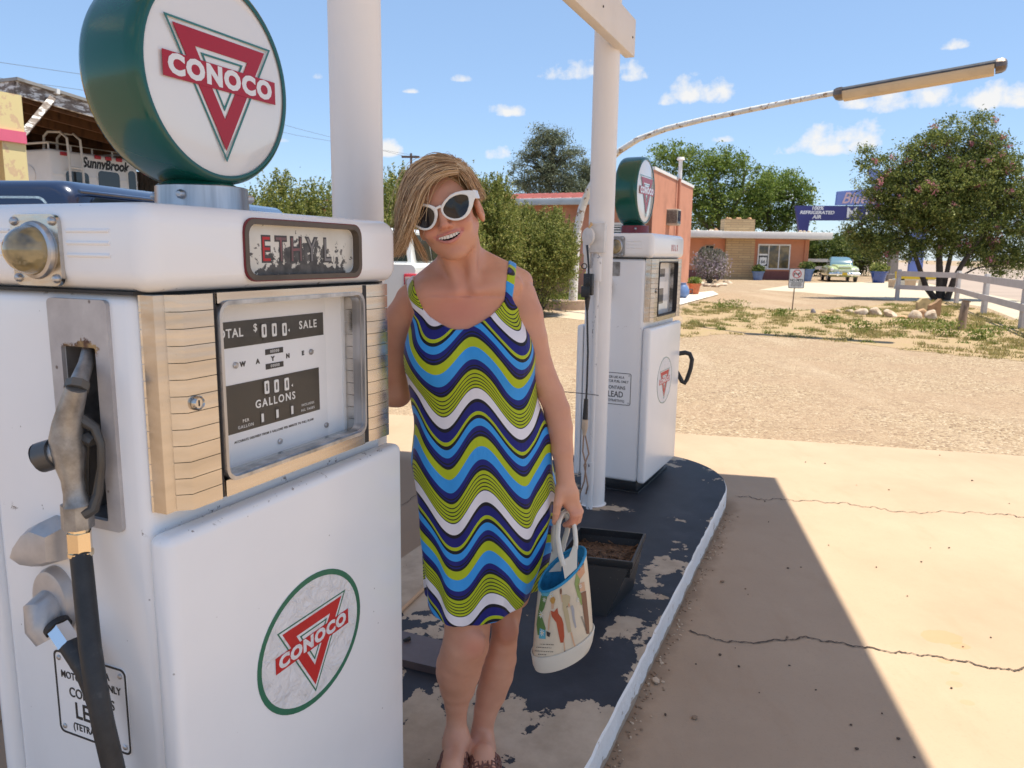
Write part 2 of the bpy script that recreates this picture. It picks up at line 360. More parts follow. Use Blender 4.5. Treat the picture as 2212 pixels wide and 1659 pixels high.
x_end, y0, y1 = 3.86, -.424, .86; yc = (y0+y1)/2; hw = (y1-y0)/2
rnd = random.Random(2)
out = [(-2.2, y0)]+[(-2.2+i*.06+0, y0+rnd.uniform(-.003, .003)) for i in range(1, 101)]
out += [(x_end+.80*math.cos(rad(a)), yc+hw*math.sin(rad(a))) for a in range(-86, 90, 4)]+[(-2.2, y1)]
out = [p for p in out if p[0] <= x_end+.81]
b = MB(); n = len(out)
inner = [(x-.012*0, y+(.02 if y < y0+.05 else 0)) for x, y in out]
b.prism(out, -.05, IZ-.012, 1, cap=False)
b.loops([[(x, y, IZ-.012) for x, y in out], [(x, y+(.006 if y < y0+.05 else 0), IZ-.003) for x, y in out]], 1, cap0=False, cap1=False)
b.loops([[(x, y+(.006 if y < y0+.05 else 0), IZ-.003) for x, y in out], [(x*.999, y+(.016 if y < y0+.05 else 0), IZ) for x, y in out]], 0, cap0=False, cap1=True)
tag(b.build('pump_island', [isl.m, kw.m], angle=50, matrix=PF), kind='structure')
# loose grit along the kerb
gr = flat('grit_stone', (.30, .20, .13), .95); gl = flat('grit_pale', (.60, .46, .33), .9)
rnd = random.Random(11); b = MB()
def pebble(b, p, s, mat, rnd):
    bm = bmesh.new(); bmesh.ops.create_icosphere(bm, subdivisions=1, radius=1)
    sc = [s*rnd.uniform(.7, 1.3), s*rnd.uniform(.7, 1.3), s*rnd.uniform(.45, .8)]
    vs = [(p[0]+v.co.x*sc[0]*rnd.uniform(.8, 1.2), p[1]+v.co.y*sc[1]*rnd.uniform(.8, 1.2), p[2]+v.co.z*sc[2]) for v in bm.verts]
    b.add(vs, [tuple(v.index for v in f.verts) for f in bm.faces], mat); bm.free()
for i in range(420):
    x = rnd.uniform(-.2, 4.4); dy = abs(rnd.gauss(0, .028)); q = pf(x, y0-.008-dy, .006)
    if x > x_end: continue
    pebble(b, q, rnd.uniform(.0025, .006)*(1.6 if rnd.random() < .05 else 1), rnd.random() < .35, rnd)
tag(b.build('kerb_grit', [gr, gl]), 'brown grit and crumbs gathered along the foot of the white kerb', 'grit', kind='stuff')
rnd = random.Random(21); dark = flat('pebble_dark', (.10, .07, .05), .9)
stones = [(1417, 1477, .017, 1), (1500, 1555, .010, 0), (1560, 1260, .01, 0)]
spots = [(1503, 1438), (1437, 1548), (1385, 1580), (1700, 1380), (1705, 1441), (1588, 1403), (1616, 1287), (1610, 1275), (1702, 1230), (1730, 1228), (1893, 1228), (2010, 1186), (2050, 1186), (1990, 1216), (1555, 1418), (1596, 1443), (1960, 1290), (1790, 1180), (1640, 1500), (1762, 1494), (1838, 1570), (1850, 1622), (1940, 1600), (1975, 1640), (1905, 1545), (2055, 1490), (2080, 1400), (2140, 1380), (1660, 1130), (1920, 1060), (1850, 1050), (1782, 1003), (2030, 985), (2100, 1040), (2180, 1090), (1740, 1000), (1652, 1085)]
for (px, py) in spots:
    b = MB(); q = gz(px, py); s = rnd.uniform(.0032, .0065); pebble(b, (0, 0, 0), s, 0, rnd)
    o = b.build('pebble', dark if rnd.random() < .7 else gr); o.location = (q[0], q[1], .006+s*.4)
    tag(o, 'small dark pebble lying loose on the concrete driveway', 'pebble', 'pebbles on the concrete driveway')
for px, py, s, k in stones:
    b = MB(); q = gz(px, py); pebble(b, (0, 0, 0), s, 0, rnd); o = b.build('stone', gl if k else gr); o.location = (q[0], q[1], .006+s*.45)
    tag(o, {.017: 'pale egg sized stone beside the white kerb, largest loose stone on the driveway', .010: 'brown chip of stone on the shaded driveway below the pale stone', .01: 'brown stone lying against the kerb'}.get(s, ''), 'stone')
    if px == 1500: o['label'] = 'brown stone chip on shaded concrete right of the kerb foot'
    if px == 1560: o['label'] = 'small brown stone by the kerb level with the planter'
# ================================================================== canopy: roof, posts, tie beam
wp = pm('post_white_paint', (.86, .83, .81), .42, var=.03, scale=2.5, bump=.05, bscale=40, spec=.4)
cream = pm('beam_cream_paint', (.80, .73, .655), .5, var=.04, scale=3, bump=.05, bscale=30)
can = thing('canopy', 'white station canopy on round steel posts with a plank tie beam over the pump island', 'canopy')
HR = 3.85; off = np.array([SUNV.x/SUNV.z*HR, SUNV.y/SUNV.z*HR, 0])
S1, S2, S3 = gz(1675, 1033), gz(860, 975), gz(2010, 1659)
d1 = (S2-S1); d3 = (S3-S1); R1 = S1+off
rp = [R1, R1+d1*1.42, R1+d1*1.42+d3*1.62, R1+d3*1.62]
b = MB(); b.prism([(p[0], p[1]) for p in rp], HR, HR+.24); b.build('roof', wp, can)
P2 = np.array([.487, 4.357, 0]); P1 = np.array([-.437, 2.185, 0])
for P in (P1, P2):
    b = MB(); b.lathe([(.082, IZ), (.0705, IZ+.004), (.0705, HR)], 40, M=T(P[0], P[1], 0)); b.build('post', wp, can)
# plank: fixed to the driveway side of the far post, running back along the island
tip = aty(1371, 124, 4.47); zb = tip[2]; ln = 4.2
b = MB(); Mb = Matrix.Translation(tip) @ Matrix.Rotation(PROT, 4, 'Z')
b.box((-ln, 0, 0), (0, .055, .195), r=.004, M=Mb); pl = b.build('tie_beam', cream, can)
b = MB(); dk = flat('nail_dark', (.05, .04, .03), .6, .5)
for px, py in ((1294, 11), (1379-9, 89)):
    q = aty(px, py, 4.3); b = MB(); b.tube([(0, -.003, 0), (0, .004, 0)], .006, 8, M=Mb @ T(-.06 if py > 50 else -.62, 0, .09)); b.build('nail', dk, pl)
# ================================================================== outlet box, conduit, adapter and cord on the far post
grey_p = pm('box_white_paint', (.72, .70, .68), .5, var=.08, scale=20)
ob = thing('outlet_box', 'white weatherproof outlet box with round cover and conduit strapped to the far post', 'outlet box')
c0 = aty(1284, 516, 4.25)
Mo = Matrix.Translation(c0) @ RZ(-18)
b = MB(); b.box((-.020, -.03, -.075), (.062, .03, .085), r=.006, M=Mo); b.build('box_body', grey_p, ob)
b = MB(); Mc = Mo @ T(-.022, -.034, .012) @ RZ(-38) @ RX(90)
b.lathe([(.048, 0), (.049, .004), (.047, .012), (.03, .016), (.0, .017)], 28, M=Mc)
b.box((-.012, -.062, .0), (.012, -.044, .01), r=.002, M=Mc); b.lathe([(.004, .016), (.004, .019), (0, .019)], 8, M=Mc @ T(.004, .004, 0)); b.build('round_cover', grey_p, ob)
b = MB(); b.tube([tuple(Mo @ Vector((-.018, -.022, .083))), tuple(Mo @ Vector((-.01, -.05, .075))), tuple(Mo @ Vector((-.022, -.052, .055)))], [.007, .009, .004], 7); b.build('wax_drip', flat('wax', (.62, .42, .22), .6), ob)
b = MB(); b.box((-.055, -.01, -.16), (-.018, .03, -.02), r=.004, M=Mo); b.build('back_plate', grey_p, ob)
cp = NT('chipped_conduit'); ch = cp.step(cp.noise(30, 6, .65, stretch=(1, 1, .35)), .60, .63); cp.set(color=cp.mix(ch, (.74, .725, .72), (.10, .10, .12)), rough=.5)
b = MB(); q1 = aty(1290, 560, 4.255); q2 = aty(1278, 1075, 4.255); q2 = gz(1277, 1082, IZ+.004)
zt = c0[2]-.07; bx = lambda z: tuple(np.array([q1[0]+(q2[0]-q1[0])*0+.0, q1[1], z]))
b.tube([bx(zt), bx(zt-.06)], .017, 14); b.tube([bx(zt-.03), bx(zt-.16)], .026, 16); b.tube([bx(zt-.16), bx(IZ+.28)], .0155, 14); b.tube([bx(IZ+.28), bx(IZ+.15)], .019, 14); b.tube([bx(IZ+.15), bx(IZ+.05)], .016, 14); b.tube([bx(IZ+.05), bx(IZ)], [.016, .019], 14)
b.build('conduit', cp.m, ob)
ad = thing('cord_adapter', 'black plug in power adapter hanging from the outlet box with its cord and beige connector', 'power adapter')
blk = pm('black_plastic', (.022, .024, .027), .45, var=.1, scale=30); 
a0 = aty(1272, 620, 4.17); Ma = Matrix.Translation(a0) @ RZ(-20)
b = MB(); b.box((-.028, -.02, -.045), (.024, .024, .072), r=.006, M=Ma); b.box((-.036, -.032, -.055), (.012, -.012, .005), r=.006, M=Ma); b.box((-.014, -.024, .01), (.010, -.018, .052), r=.003, M=Ma); b.tube([tuple(Ma @ Vector((-.006, 0, -.05))), tuple(Ma @ Vector((-.006, 0, -.075))), tuple(Ma @ Vector((-.006, 0, -.125)))], [.018, .014, .008], 10); b.build('adapter_body', blk, ad)
b = MB(); top = Mo @ Vector((-.03, -.045, -.035)); A1 = np.array(Ma @ Vector((-.006, 0, -.12)))
b.tube([tuple(top), tuple((Vector(top)+Vector(a0))/2+Vector((.004, -.004, 0))), tuple(Ma @ Vector((-.004, 0, .07)))], .0055, 8)
e1 = aty(1266, 880, 4.17); b.tube([tuple(A1), tuple(aty(1270, 760, 4.17)), tuple(aty(1268, 830, 4.17)), tuple(aty(1266, 868, 4.17))], .0055, 8)
b.tube([tuple(aty(1266, 862, 4.17)), tuple(aty(1264, 905, 4.17))], [.012, .016], 10)
b.tube([tuple(aty(1262, 575, 4.17)+np.array([.014*math.cos(t), 0, .014*math.sin(t)])) for t in np.linspace(0, 6.28, 14)], .003, 6); b.build('black_cord', blk, ad)
bei = pm('beige_plastic', (.66, .50, .36), .5, var=.06); brn = pm('brown_cord', (.40, .25, .17), .55, var=.08)
b = MB(); b.tube([tuple(aty(1264, 906, 4.17)), tuple(aty(1263, 925, 4.17)), tuple(aty(1263, 930, 4.17)), tuple(aty(1262, 940, 4.17))], [.018, .018, .014, .010], 10); b.build('beige_connector', bei, ad)
b = MB()
b.tube([tuple(aty(x, y, Y)) for x, y, Y in ((1261, 938, 4.17), (1259, 975, 4.17), (1266, 1005, 4.17), (1262, 1040, 4.2))]+[tuple(gz(1246, 1086, IZ+.006)), tuple(gz(1200, 1100, IZ+.006))], .0045, 7)
b.tube([tuple(aty(x, y, Y)) for x, y, Y in ((1264, 938, 4.17), (1272, 980, 4.17), (1262, 1005, 4.19), (1270, 1050, 4.2))]+[tuple(gz(1262, 1080, IZ+.006)), tuple(gz(1240, 1100, IZ+.006)), tuple(gz(1190, 1140, IZ+.006))], .0045, 7)
b.build('brown_cord', brn, ad)
wi = MB(); wi.tube([tuple(aty(1215, 846, 4.22)), tuple(aty(1260, 850, 4.20)), tuple(aty(1293, 854, 4.22))], .0022, 6); wi.build('tie_wire', blk, ad)
# ================================================================== planter, plate, stick on the island
pk = NT('planter_black'); sp = pk.step(pk.vor(70), .10, .05); pk.set(color=pk.mix(pk.math('MULTIPLY', sp, .5), (.022, .023, .025), (.35, .33, .3)), rough=.36)
hh = .235; pc = gz(1310, 1333, IZ)
pl = thing('planter', 'square tapered black plastic planter with dry soil standing behind the handbag', 'planter', tuple(pc))
tq = [gz(x, y, IZ+hh)-pc for x, y in ((1222, 1200), (1366, 1214), (1394, 1152), (1252, 1138))]; tq[0] = tq[1]+(tq[3]-tq[2])*1.0
bq = [np.array([0., 0, 0]), gz(1368, 1270, IZ)-pc]; bw = (tq[0]-tq[1]); bw[2] = 0; bq = [bq[0]+bw*.86, bq[0], bq[1], bq[1]+bw*.86]
ctr = sum(tq)/4
def pql(k, z, off=0.0): return [tuple(bq[i]+(tq[i]-bq[i])*k*np.array([1, 1, 0])+np.array([0, 0, z])) for i in range(4)]
def pqi(sh, z): return [tuple((ctr+(q-ctr)*sh)*np.array([1, 1, 0])+np.array([0, 0, z])) for q in tq]
b = MB(); b.loops([pql(0, 0), pql(.5, hh*.5), pql(.86, hh-.03), pqi(1.0, hh-.03), pqi(1.02, hh-.012), pqi(1.01, hh), pqi(.955, hh), pqi(.945, hh-.05), pqi(.93, hh-.075)], cap0=True, cap1=False); b.build('pot', pk.m, pl, angle=30)
soil = NT('soil'); soil.set(color=soil.ramp(soil.noise(55, 6, .7), [(.3, (.05, .03, .018)), (.55, (.16, .09, .05)), (.72, (.32, .2, .11))]), rough=.95); soil.bump(soil.noise(60, 5), .9, .02)
b = MB(); b.add(pqi(.95, hh-.06), [(0, 1, 2, 3)])
rnd = random.Random(8)
for i in range(70):
    u_, v_ = rnd.uniform(.06, .94), rnd.uniform(.06, .94); q_ = tq[0]*(1-u_)*(1-v_)+tq[1]*u_*(1-v_)+tq[2]*u_*v_+tq[3]*(1-u_)*v_; x, y = q_[0], q_[1]; a = rnd.uniform(0, 6.28); l = rnd.uniform(.008, .035)
    b.tube([(x, y, hh-.056), (x+l*math.cos(a), y+l*math.sin(a), hh-.056+rnd.uniform(0, .012))], rnd.uniform(.002, .005), 5)
b.build('soil', soil.m, pl)
pt = pm('plate_brown_paint', (.105, .068, .062), .45, var=.12, scale=7)
b = MB(); pts = [gz(858, 1360, IZ+.03), gz(1000, 1394, IZ+.03), gz(1000, 1456, IZ+.03), gz(850, 1420, IZ+.03)]
Mi = MB(); Mi.prism([(p[0], p[1]) for p in pts], IZ+.002, IZ+.03); o = Mi.build('cover_plate', pt); tag(o, 'dark brown painted steel cover plate lying on the island by her shins', 'cover plate')
b = MB(); q = gz(878, 1385, IZ+.03); b.tube([(q[0]-.01, q[1]-.006, q[2]+.006), (q[0]+.012, q[1]+.01, q[2]+.008)], [.005, .008], 7); b.build('lift_loop', blk, o)
b = MB(); b.tube([tuple(gz(820, 1372, IZ+.008)), tuple(gz(857, 1328, IZ+.008)), tuple(gz(945, 1244, IZ+.008))], .0075, 8)
tag(b.build('wooden_stick', pm('stick_wood', (.52, .32, .18), .7)), 'thin orange brown wooden stick lying on the island behind her', 'stick')
# ================================================================== fuel pumps
PFI = PF.inverted()
def plane_hit(x, y, P, N):
    d = ray(x, y); return CAM+d*((np.array(P)-CAM) @ N/(d @ N))
def fr(x, y, yo=0.0):      # point of the near pump's front plane -> local (x, z)
    v = PFI @ Vector(plane_hit(x, y, pf(0, yo), PN)); return (v.x, v.z)
def sd(x, y, xo=0.0):      # point of the near pump's left side plane -> local (y, z)
    v = PFI @ Vector(plane_hit(x, y, pf(xo, 0), PU)); return (v.y, v.z)
def FRONT(y): return Matrix(((1, 0, 0, 0), (0, 0, -1, y), (0, 1, 0, 0), (0, 0, 0, 1)))
def SIDE(x): return Matrix(((0, 0, -1, x), (-1, 0, 0, 0), (0, 1, 0, 0), (0, 0, 0, 1)))
en = NT('pump_enamel')
e1 = en.noise(3.5, 5); spk = en.step(en.vor(19), .045, .026)
en.set(color=en.mix(en.math('MULTIPLY', spk, .55), en.ramp(e1, [(.3, (.84, .84, .85)), (.7, (.88, .88, .885))]), (.16, .13, .12)), rough=.27, spec=.45, coat=.15)
ez_ = en.sepz(2); sw1 = en.math('ABSOLUTE', en.math('SUBTRACT', ez_, 1.1175)); sw2 = en.math('ABSOLUTE', en.math('SUBTRACT', ez_, 1.512)); sw = en.step(en.math('MINIMUM', sw1, sw2), .011, .002)
wr_ = en.math('MULTIPLY', sw, en.step(en.noise(40, 6, .7), .61, .65)); old = en.b.inputs['Base Color'].links[0].from_socket; en.set(color=en.mix(en.math('MULTIPLY', wr_, .85), old, (.10, .055, .04)))
drt = en.step(en.noise(2.2, 7, .7, stretch=(1, 1, .35)), .56, .78); old = en.b.inputs['Base Color'].links[0].from_socket; en.set(color=en.mix(en.math('MULTIPLY', drt, .14), old, (.50, .46, .42)))
en.bump(en.noise(5, 3), .10, .012)
enamel = en.m
al = NT('polished_aluminium')
aw = al.noise(9, 2, .5, stretch=(.3, 1, 4)); asc = al.noise(14, 4, .55, stretch=(.3, 1, 2.5)); spots = al.step(al.vor(60), .045, .03)
al.set(color=al.mix(al.math('MULTIPLY', spots, .6), al.ramp(asc, [(.3, (.49, .46, .425)), (.7, (.64, .605, .565))]), (.25, .17, .1)), metal=1.0, rough=al.math('MULTIPLY_ADD', asc, .16, .13)); al.bump(aw, .12, .010)
alum = al.m
steel = NT('brushed_steel'); sf = steel.noise(30, 4, .6, stretch=(1, 1, .06)); steel.set(color=steel.ramp(sf, [(.3, (.30, .30, .31)), (.7, (.60, .60, .62))]), metal=.9, rough=.34)
cast = NT('cast_aluminium'); cf = cast.noise(16, 6, .65); cast.set(color=cast.ramp(cf, [(.28, (.13, .115, .10)), (.5, (.30, .29, .28)), (.72, (.46, .46, .46))]), metal=.75, rough=.42); cast.bump(cast.noise(120, 4), .22, .002)
silver = pm('silver_paint', (.50, .48, .475), .36, .35, var=.1, scale=14)
brass = flat('bright_nut', (.78, .66, .48), .14, 1.0)
rubber = NT('hose_rubber'); rf = rubber.noise(30, 4, .6); rubber.set(color=rubber.ramp(rf, [(.3, (.013, .014, .016)), (.62, (.026, .027, .03)), (.75, (.06, .06, .06))]), rough=.5)
rubber.bump(rubber.noise(160, 3), .2, .002)
gbl = NT('globe_green'); gbl.set(color=(.0028, .078, .054), rough=.22, coat=.35, spec=.45); gbl.bump(gbl.noise(5, 2), .05, .01)
lens_w = NT('globe_face_white'); lens_w.set(color=(.76, .755, .745), rough=.12, coat=.8, coatr=.02, spec=.5)
l_red = NT('logo_red'); l_red.set(color=(.38, .004, .012), rough=.3, coat=.3, coatr=.02, spec=.3); l_grn = NT('logo_green'); l_grn.set(color=(.02, .14, .10), rough=.12, coat=.8, coatr=.02)
d_red = pm('decal_red', (.52, .010, .014), .42, var=.08, bump=.25, bscale=70); d_grn = pm('decal_green', (.018, .15, .085), .42, var=.12, bump=.25, bscale=70)
dw = NT('decal_white'); dw.set(color=(.80, .79, .80), rough=.4); dw.bump(dw.noise(26, 5, .6, dist=1.2), 1.0, .012)
blackp = pm('dial_black', (.022, .021, .020), .42, var=.25, scale=10); dialw = pm('dial_white', (.86, .86, .86), .5, var=.02)
void = flat('void_dark', (.022, .021, .022), .6); pocket_in = pm('pocket_grey', (.16, .15, .145), .6, var=.3, scale=14, dark=(.05, .045, .04))
rs = NT('pocket_plate_worn'); rr = rs.noise(9, 8, .7); r3 = rs.step(rs.vor(22), .10, .05); zz = rs.sepz(2)
hot = rs.math('MULTIPLY', rs.math('POWER', 2.718, rs.math('MULTIPLY', rs.math('POWER', rs.math('DIVIDE', rs.math('SUBTRACT', zz, 1.415), .05), 2.0), -1.0)), .17)
ru = rs.step(rs.math('ADD', rr, hot), .70, .73)
base = rs.ramp(rs.noise(20, 5), [(.3, (.40, .37, .365)), (.6, (.50, .47, .46)), (.75, (.58, .55, .53))])
rs.set(color=rs.mix(ru, rs.mix(rs.math('MULTIPLY', r3, .8), base, (.10, .06, .04)), rs.ramp(rs.noise(45, 4), [(.4, (.07, .022, .012)), (.7, (.45, .30, .12))])), rough=.5, metal=.1); plate_m = rs.m
glass = NT('thin_glass'); gt = glass.t
tr = glass.n('ShaderNodeBsdfTransparent'); gg = glass.n('ShaderNodeBsdfGlossy'); gg.inputs['Roughness'].default_value = .02; fz = glass.n('ShaderNodeLayerWeight'); fzo = glass.math('MULTIPLY_ADD', glass.math('POWER', fz.outputs['Facing'], 5.0), .9, .03)
ms = glass.n('ShaderNodeMixShader'); gt.links.new(fzo, ms.inputs[0]); gt.links.new(tr.outputs[0], ms.inputs[1]); gt.links.new(gg.outputs[0], ms.inputs[2]); gt.links.new(ms.outputs[0], gt.nodes['Material Output'].inputs[0])
pane_m = glass.m
amber = NT('lamp_lens'); amber.set(color=amber.ramp(amber.noise(30, 2), [(.35, (.10, .085, .05)), (.6, (.32, .25, .12))]), rough=.08, coat=1.0, coatr=.03)
whitel = flat('lettering_white', (.82, .82, .80), .35); blackl = flat('lettering_black', (.02, .02, .022), .5)
def cut(o, cutters):
    """remove the cutter volumes from a mesh (recesses)"""
    for cb in cutters:
        k = cb.build('cutter', o.data.materials[0]); k.matrix_world = o.matrix_world.copy()
        m = o.modifiers.new('b', 'BOOLEAN'); m.operation = 'DIFFERENCE'; m.object = k; m.solver = 'EXACT'
        bpy.context.view_layer.update()
        me = bpy.data.meshes.new_from_object(o.evaluated_get(bpy.context.evaluated_depsgraph_get()))
        o.modifiers.clear(); old = o.data; o.data = me; bpy.data.objects.remove(k)
        me.set_sharp_from_angle(angle=rad(30))
def tri(k, cy=.033):
    P = [(.80, .50), (0, -.90), (-.80, .50)]
    return [(x*k, cy+(y-cy)*k) for x, y in P][::-1]
def logo(parent, M, R, mats, sx=1.0, thick=.0012, under=True):
    """three-layer triangle-and-bar emblem with its name; M maps (a,b,h)"""
    S = SCL(R*sx, R, 1)
    b = MB(); t = thick
    b.ring(tri(1.0), tri(.955), 0, t, 1, M @ S); b.ring(tri(.865), tri(.50), 0, t, 0, M @ S); b.ring(tri(.40), tri(.355), 0, t, 1, M @ S)
    b.box((-.855, -.125, t), (.855, .135, t*1.9), 0, M=M @ S)
    b.text('CONOCO', R*.275, M @ T(0, R*.005, t*1.9) @ SCL(sx, 1, 1), 2, depth=t*.5, bold=R*.016, space=1.16, sx=1.13)
    return b.build('logo', mats, parent)
def lead_sign(parent, M, w, h, mats):
    b = MB(); b.prism(rpoly(0, 0, w, h, .012), 0, .0016, 0, M); s = b.build('lead_sign', [mats[0]], parent)
    b = MB(); b.ring(rpoly(.0, .0, w, h, .012), rpoly(.0035, .0035, w-.0035, h-.0035, .010), .0016, .0026, 0, M)
    for i, (t, sz, yy) in enumerate((('FOR USE AS A', .0165, .855), ('MOTOR FUEL ONLY', .0172, .725), ('CONTAINS', .0235, .53), ('LEAD', .040, .315), ('(TETRAETHYL)', .0172, .12))):
        b.text(t, sz*w/.185*1.15, M @ T(w*.5, h*yy, .002), 0, depth=.0005, bold=sz*.012, sx=.86)
    b.build('lettering', [mats[1]], s)
    for x, z in ((.014, .014), (w-.014, .014), (.014, h-.014), (w-.014, h-.014)):
        b = MB(); b.lathe([(.005, 0), (.005, .002), (.003, .0035), (0, .0036)], 10, M=M @ T(x, z, .0015)); b.build('rivet', [steel.m], s)
def pump(name, label, near):
    t = thing(name, label, 'gas pump', group='vintage gas pumps on the island')
    # plinth, cabinet, doors
    b = MB(); b.box((.03, .035, IZ-.01), (.67, .40, .2), r=.012); b.box((.015, .02, IZ-.01), (.685, .415, IZ+.012), r=.004); b.build('plinth', [pm('plinth_black', (.012, .013, .016), .45)], t)
    b = MB(); b.box((0, .03, .2), (.70, .42, 1.511), r=.022, seg=4); cab = b.build('cabinet', enamel, t)
    cs = []
    if near:
        k = MB(); k.box((-.05, .113, 1.128), (.10, .193, 1.421)); cs.append(k)
    k = MB(); k.box((.13, .0, 1.165), (.63, .085, 1.495)); cs.append(k)
    cut(cab, cs)
    for y0_, y1_ in ((-.024, .0275), (.4225, .46)):
        b = MB(); b.box((-.010, y0_, .2), (.710, y1_, 1.118), r=.018, seg=4); b.build('door_panel', enamel, t)
    b = MB(); b.box((-.0125, -.018, 1.5125), (.7125, .445, 1.652), r=.034, seg=6); hd = b.build('head_casing', enamel, t)
    ex0, ez0 = fr(513, 543, -.018); ex0, ez0, ex1, ez1 = .197, 1.527, .553, 1.636
    if near:
        k = MB(); k.prism(rpoly(ex0+.008, ez0+.008, ex1-.008, ez1-.008, .022), -.02, .03, 0, FRONT(-.018)); cut(hd, [k])
    b = MB(); b.box((-.003, .024, 1.5085), (.703, .424, 1.5135)); b.build('seam', [void], t)
    # louvre ribs on the side of the head casing
    for z in (1.607, 1.588, 1.569):
        for a0, a1 in ((.055, .15), (.285, .40)): b = MB(); b.tube([(-.0125, a0, z), (-.0125, a1, z)], .0032, 8); b.build('louvre_rib', enamel, hd)
    # warning lamp on its square plate
    b = MB(); b.prism(rpoly(-.273, 1.519, -.160, 1.633, .016), 0, .007, 0, SIDE(-.0125)); lp = b.build('lamp_plate', [alum if near else cast.m], t)
    for i, (a, z) in enumerate(((-.262, 1.622), (-.172, 1.622), (-.262, 1.531), (-.172, 1.531))):
        b = MB(); b.lathe([(.0075, 0), (.007, .003), (.004, .006), (0, .0065)], 12, M=SIDE(-.0195) @ T(a, z, 0)); b.build('rivet', [steel.m], lp)
    b = MB(); b.lathe([(.047, 0), (.045, .006), (.040, .008), (.040, .004)], 28, M=SIDE(-.0195) @ T(-.2165, 1.576, 0), cap=False); b.build('lamp_rim', [steel.m], lp)
    b = MB(); b.lathe([(.040*math.cos(rad(a)), .006+(.042 if near else .012)*math.sin(rad(a))) for a in range(0, 91, 9)], 28, M=SIDE(-.0195) @ T(-.2165, 1.576, 0)); b.build('lamp_lens', [amber.m], lp)
    # polished bezel of stacked bands round the computing window
    wx0, wz0, wx1, wz1 = .131, 1.182, .552, 1.489
    b = MB(); zt = 1.509; zb_ = 1.150; N = 13; hgt = (zt-zb_)/N
    for i in range(N):
        za, zc = zb_+i*hgt+.0006, zb_+(i+1)*hgt-.0006
        b.prism([(.010, .03), (.050, -.020), (.116, -.0205), (wx0-.004, -.012), (wx0-.004, .03)], za, zc); b.prism([(wx1+.004, .03), (wx1+.004, -.012), (.592, -.0205), (.655, -.020), (.690, .03)], za, zc)
    b.box((wx0-.004, -.019, wz1+.002), (wx1+.004, .03, zt)); b.box((wx0-.004, -.019, zb_), (wx1+.004, .03, wz0-.002))
    b.box((.012, .0, zb_+.001), (.049, .029, zt-.001)); bz = b.build('bezel', [alum], t, angle=25)
    for xa_, xb_ in ((.056, wx0-.006), (wx1+.006, .650)): b = MB(); b.box((xa_, -.0165, zb_+.001), (xb_, .0, zt-.001)); b.build('groove_backing', [void], bz)
    b = MB(); b.ring(rpoly(wx0-.006, wz0-.006, wx1+.006, wz1+.006, .026), rpoly(wx0+.0005, wz0+.0005, wx1-.0005, wz1-.0005, .022), .016, .0245, 0, FRONT(0))
    b.ring(rpoly(wx0-.003, wz0-.003, wx1+.003, wz1+.003, .025), rpoly(wx0+.003, wz0+.003, wx1-.003, wz1-.003, .020), -.004, .0165, 0, FRONT(0)); b.build('window_frame', [steel.m if near else void, ], bz)
    b = MB(); b.lathe([(.0125, 0), (.0125, .005), (.010, .009), (.0085, .006), (0, .006)], 20, M=FRONT(-.0205) @ T(.068, 1.330, 0)); lk = b.build('lock', [alum], bz)
    b = MB(); b.box((-.001, -.005, .0061), (.001, .005, .0068), M=FRONT(-.0205) @ T(.068, 1.330, 0)); b.build('keyhole', [void], lk)
    # dial behind the glass
    b = MB(); b.box((.135, .052, 1.170), (.515, .056, 1.490)); b.add([(.515, .052, 1.170), (.548, .034, 1.170), (.548, .034, 1.49), (.515, .052, 1.49)], [(0, 1, 2, 3)]); b.box((.548, .030, 1.17), (.59, .034, 1.49)); b.box((.14, .02, 1.166), (.60, .055, 1.169))
    dl = b.build('dial', [dialw], t)
    b = MB(); b.box((.60, .0, 1.166), (.628, .08, 1.494)); b.box((.14, .0, 1.4945), (.62, .08, 1.4948)); b.build('dial_housing', [void], dl)
    F = FRONT(.052)
    b = MB(); X1 = fr(697, 690, .052)[0]; X2 = fr(689, 840, .052)[0]
    b.box((.14, 1.400, 0), (X1, 1.449, .0012), 0, M=F); b.box((.14, 1.236, 0), (X2, 1.330, .0012), 0, M=F)
    b.build('dial_band', [blackp], dl)
    G = lambda x, y: F @ T(*fr(x, y, .052), .0012)
    b = MB()
    if near:
        b.text('TOTAL', .0235, G(490, 722), 0, bold=.0004, space=1.12); b.text('SALE', .0235, G(664, 701), 0, bold=.0004, space=1.25); b.text('$', .021, G(550, 708), 0, bold=.0002)
        b.text('GALLONS', .0225, G(595, 864), 0, bold=.0004, space=1.3); b.text('PER', .0088, G(530, 908), 0, space=1.35); b.text('GALLON', .0088, G(530, 920), 0, space=1.35)
        b.text('INCLUDES', .0072, G(664, 872), 0, space=1.35); b.text('ALL TAXES', .0072, G(664, 883), 0, space=1.35)
        for cx, cy, ww in ((568, 714, .0085), (590, 712, .0085), (612, 711, .0085), (574, 836, .0085), (595, 833, .0085), (617, 829, .0085)):
            x, z = fr(cx, cy, .052)
            b.ring(rpoly(x-ww, z-.013, x+ww*.55, z+.013, .003), rpoly(x-ww+.0045, z-.008, x+ww*.55-.0035, z+.008, .002), .0035, .005, 0, F)
        for cx, cy in ((565, 902), (597, 893), (629, 885)):
            x, z = fr(cx, cy, .052); b.box((x-.0042, z-.0085, .003), (x+.002, z+.0085, .0042), 0, M=F)
        for px, py in ((621, 713), (628, 832)):
            x, z = fr(px, py, .052); b.add([(x-.003, z, .004), (x+.002, z-.0035, .004), (x+.002, z+.0035, .004)], [(0, 1, 2)], 0, F)
        b.build('dial_lettering', [whitel], dl)
        b = MB()
        for i, ch in enumerate('WAYNE'):
            b.text(ch, .0125, F @ T(*fr(524+(654-524)*i/4, 787-24*i/4, .052), .0002), 0, bold=.0007, sx=1.1)
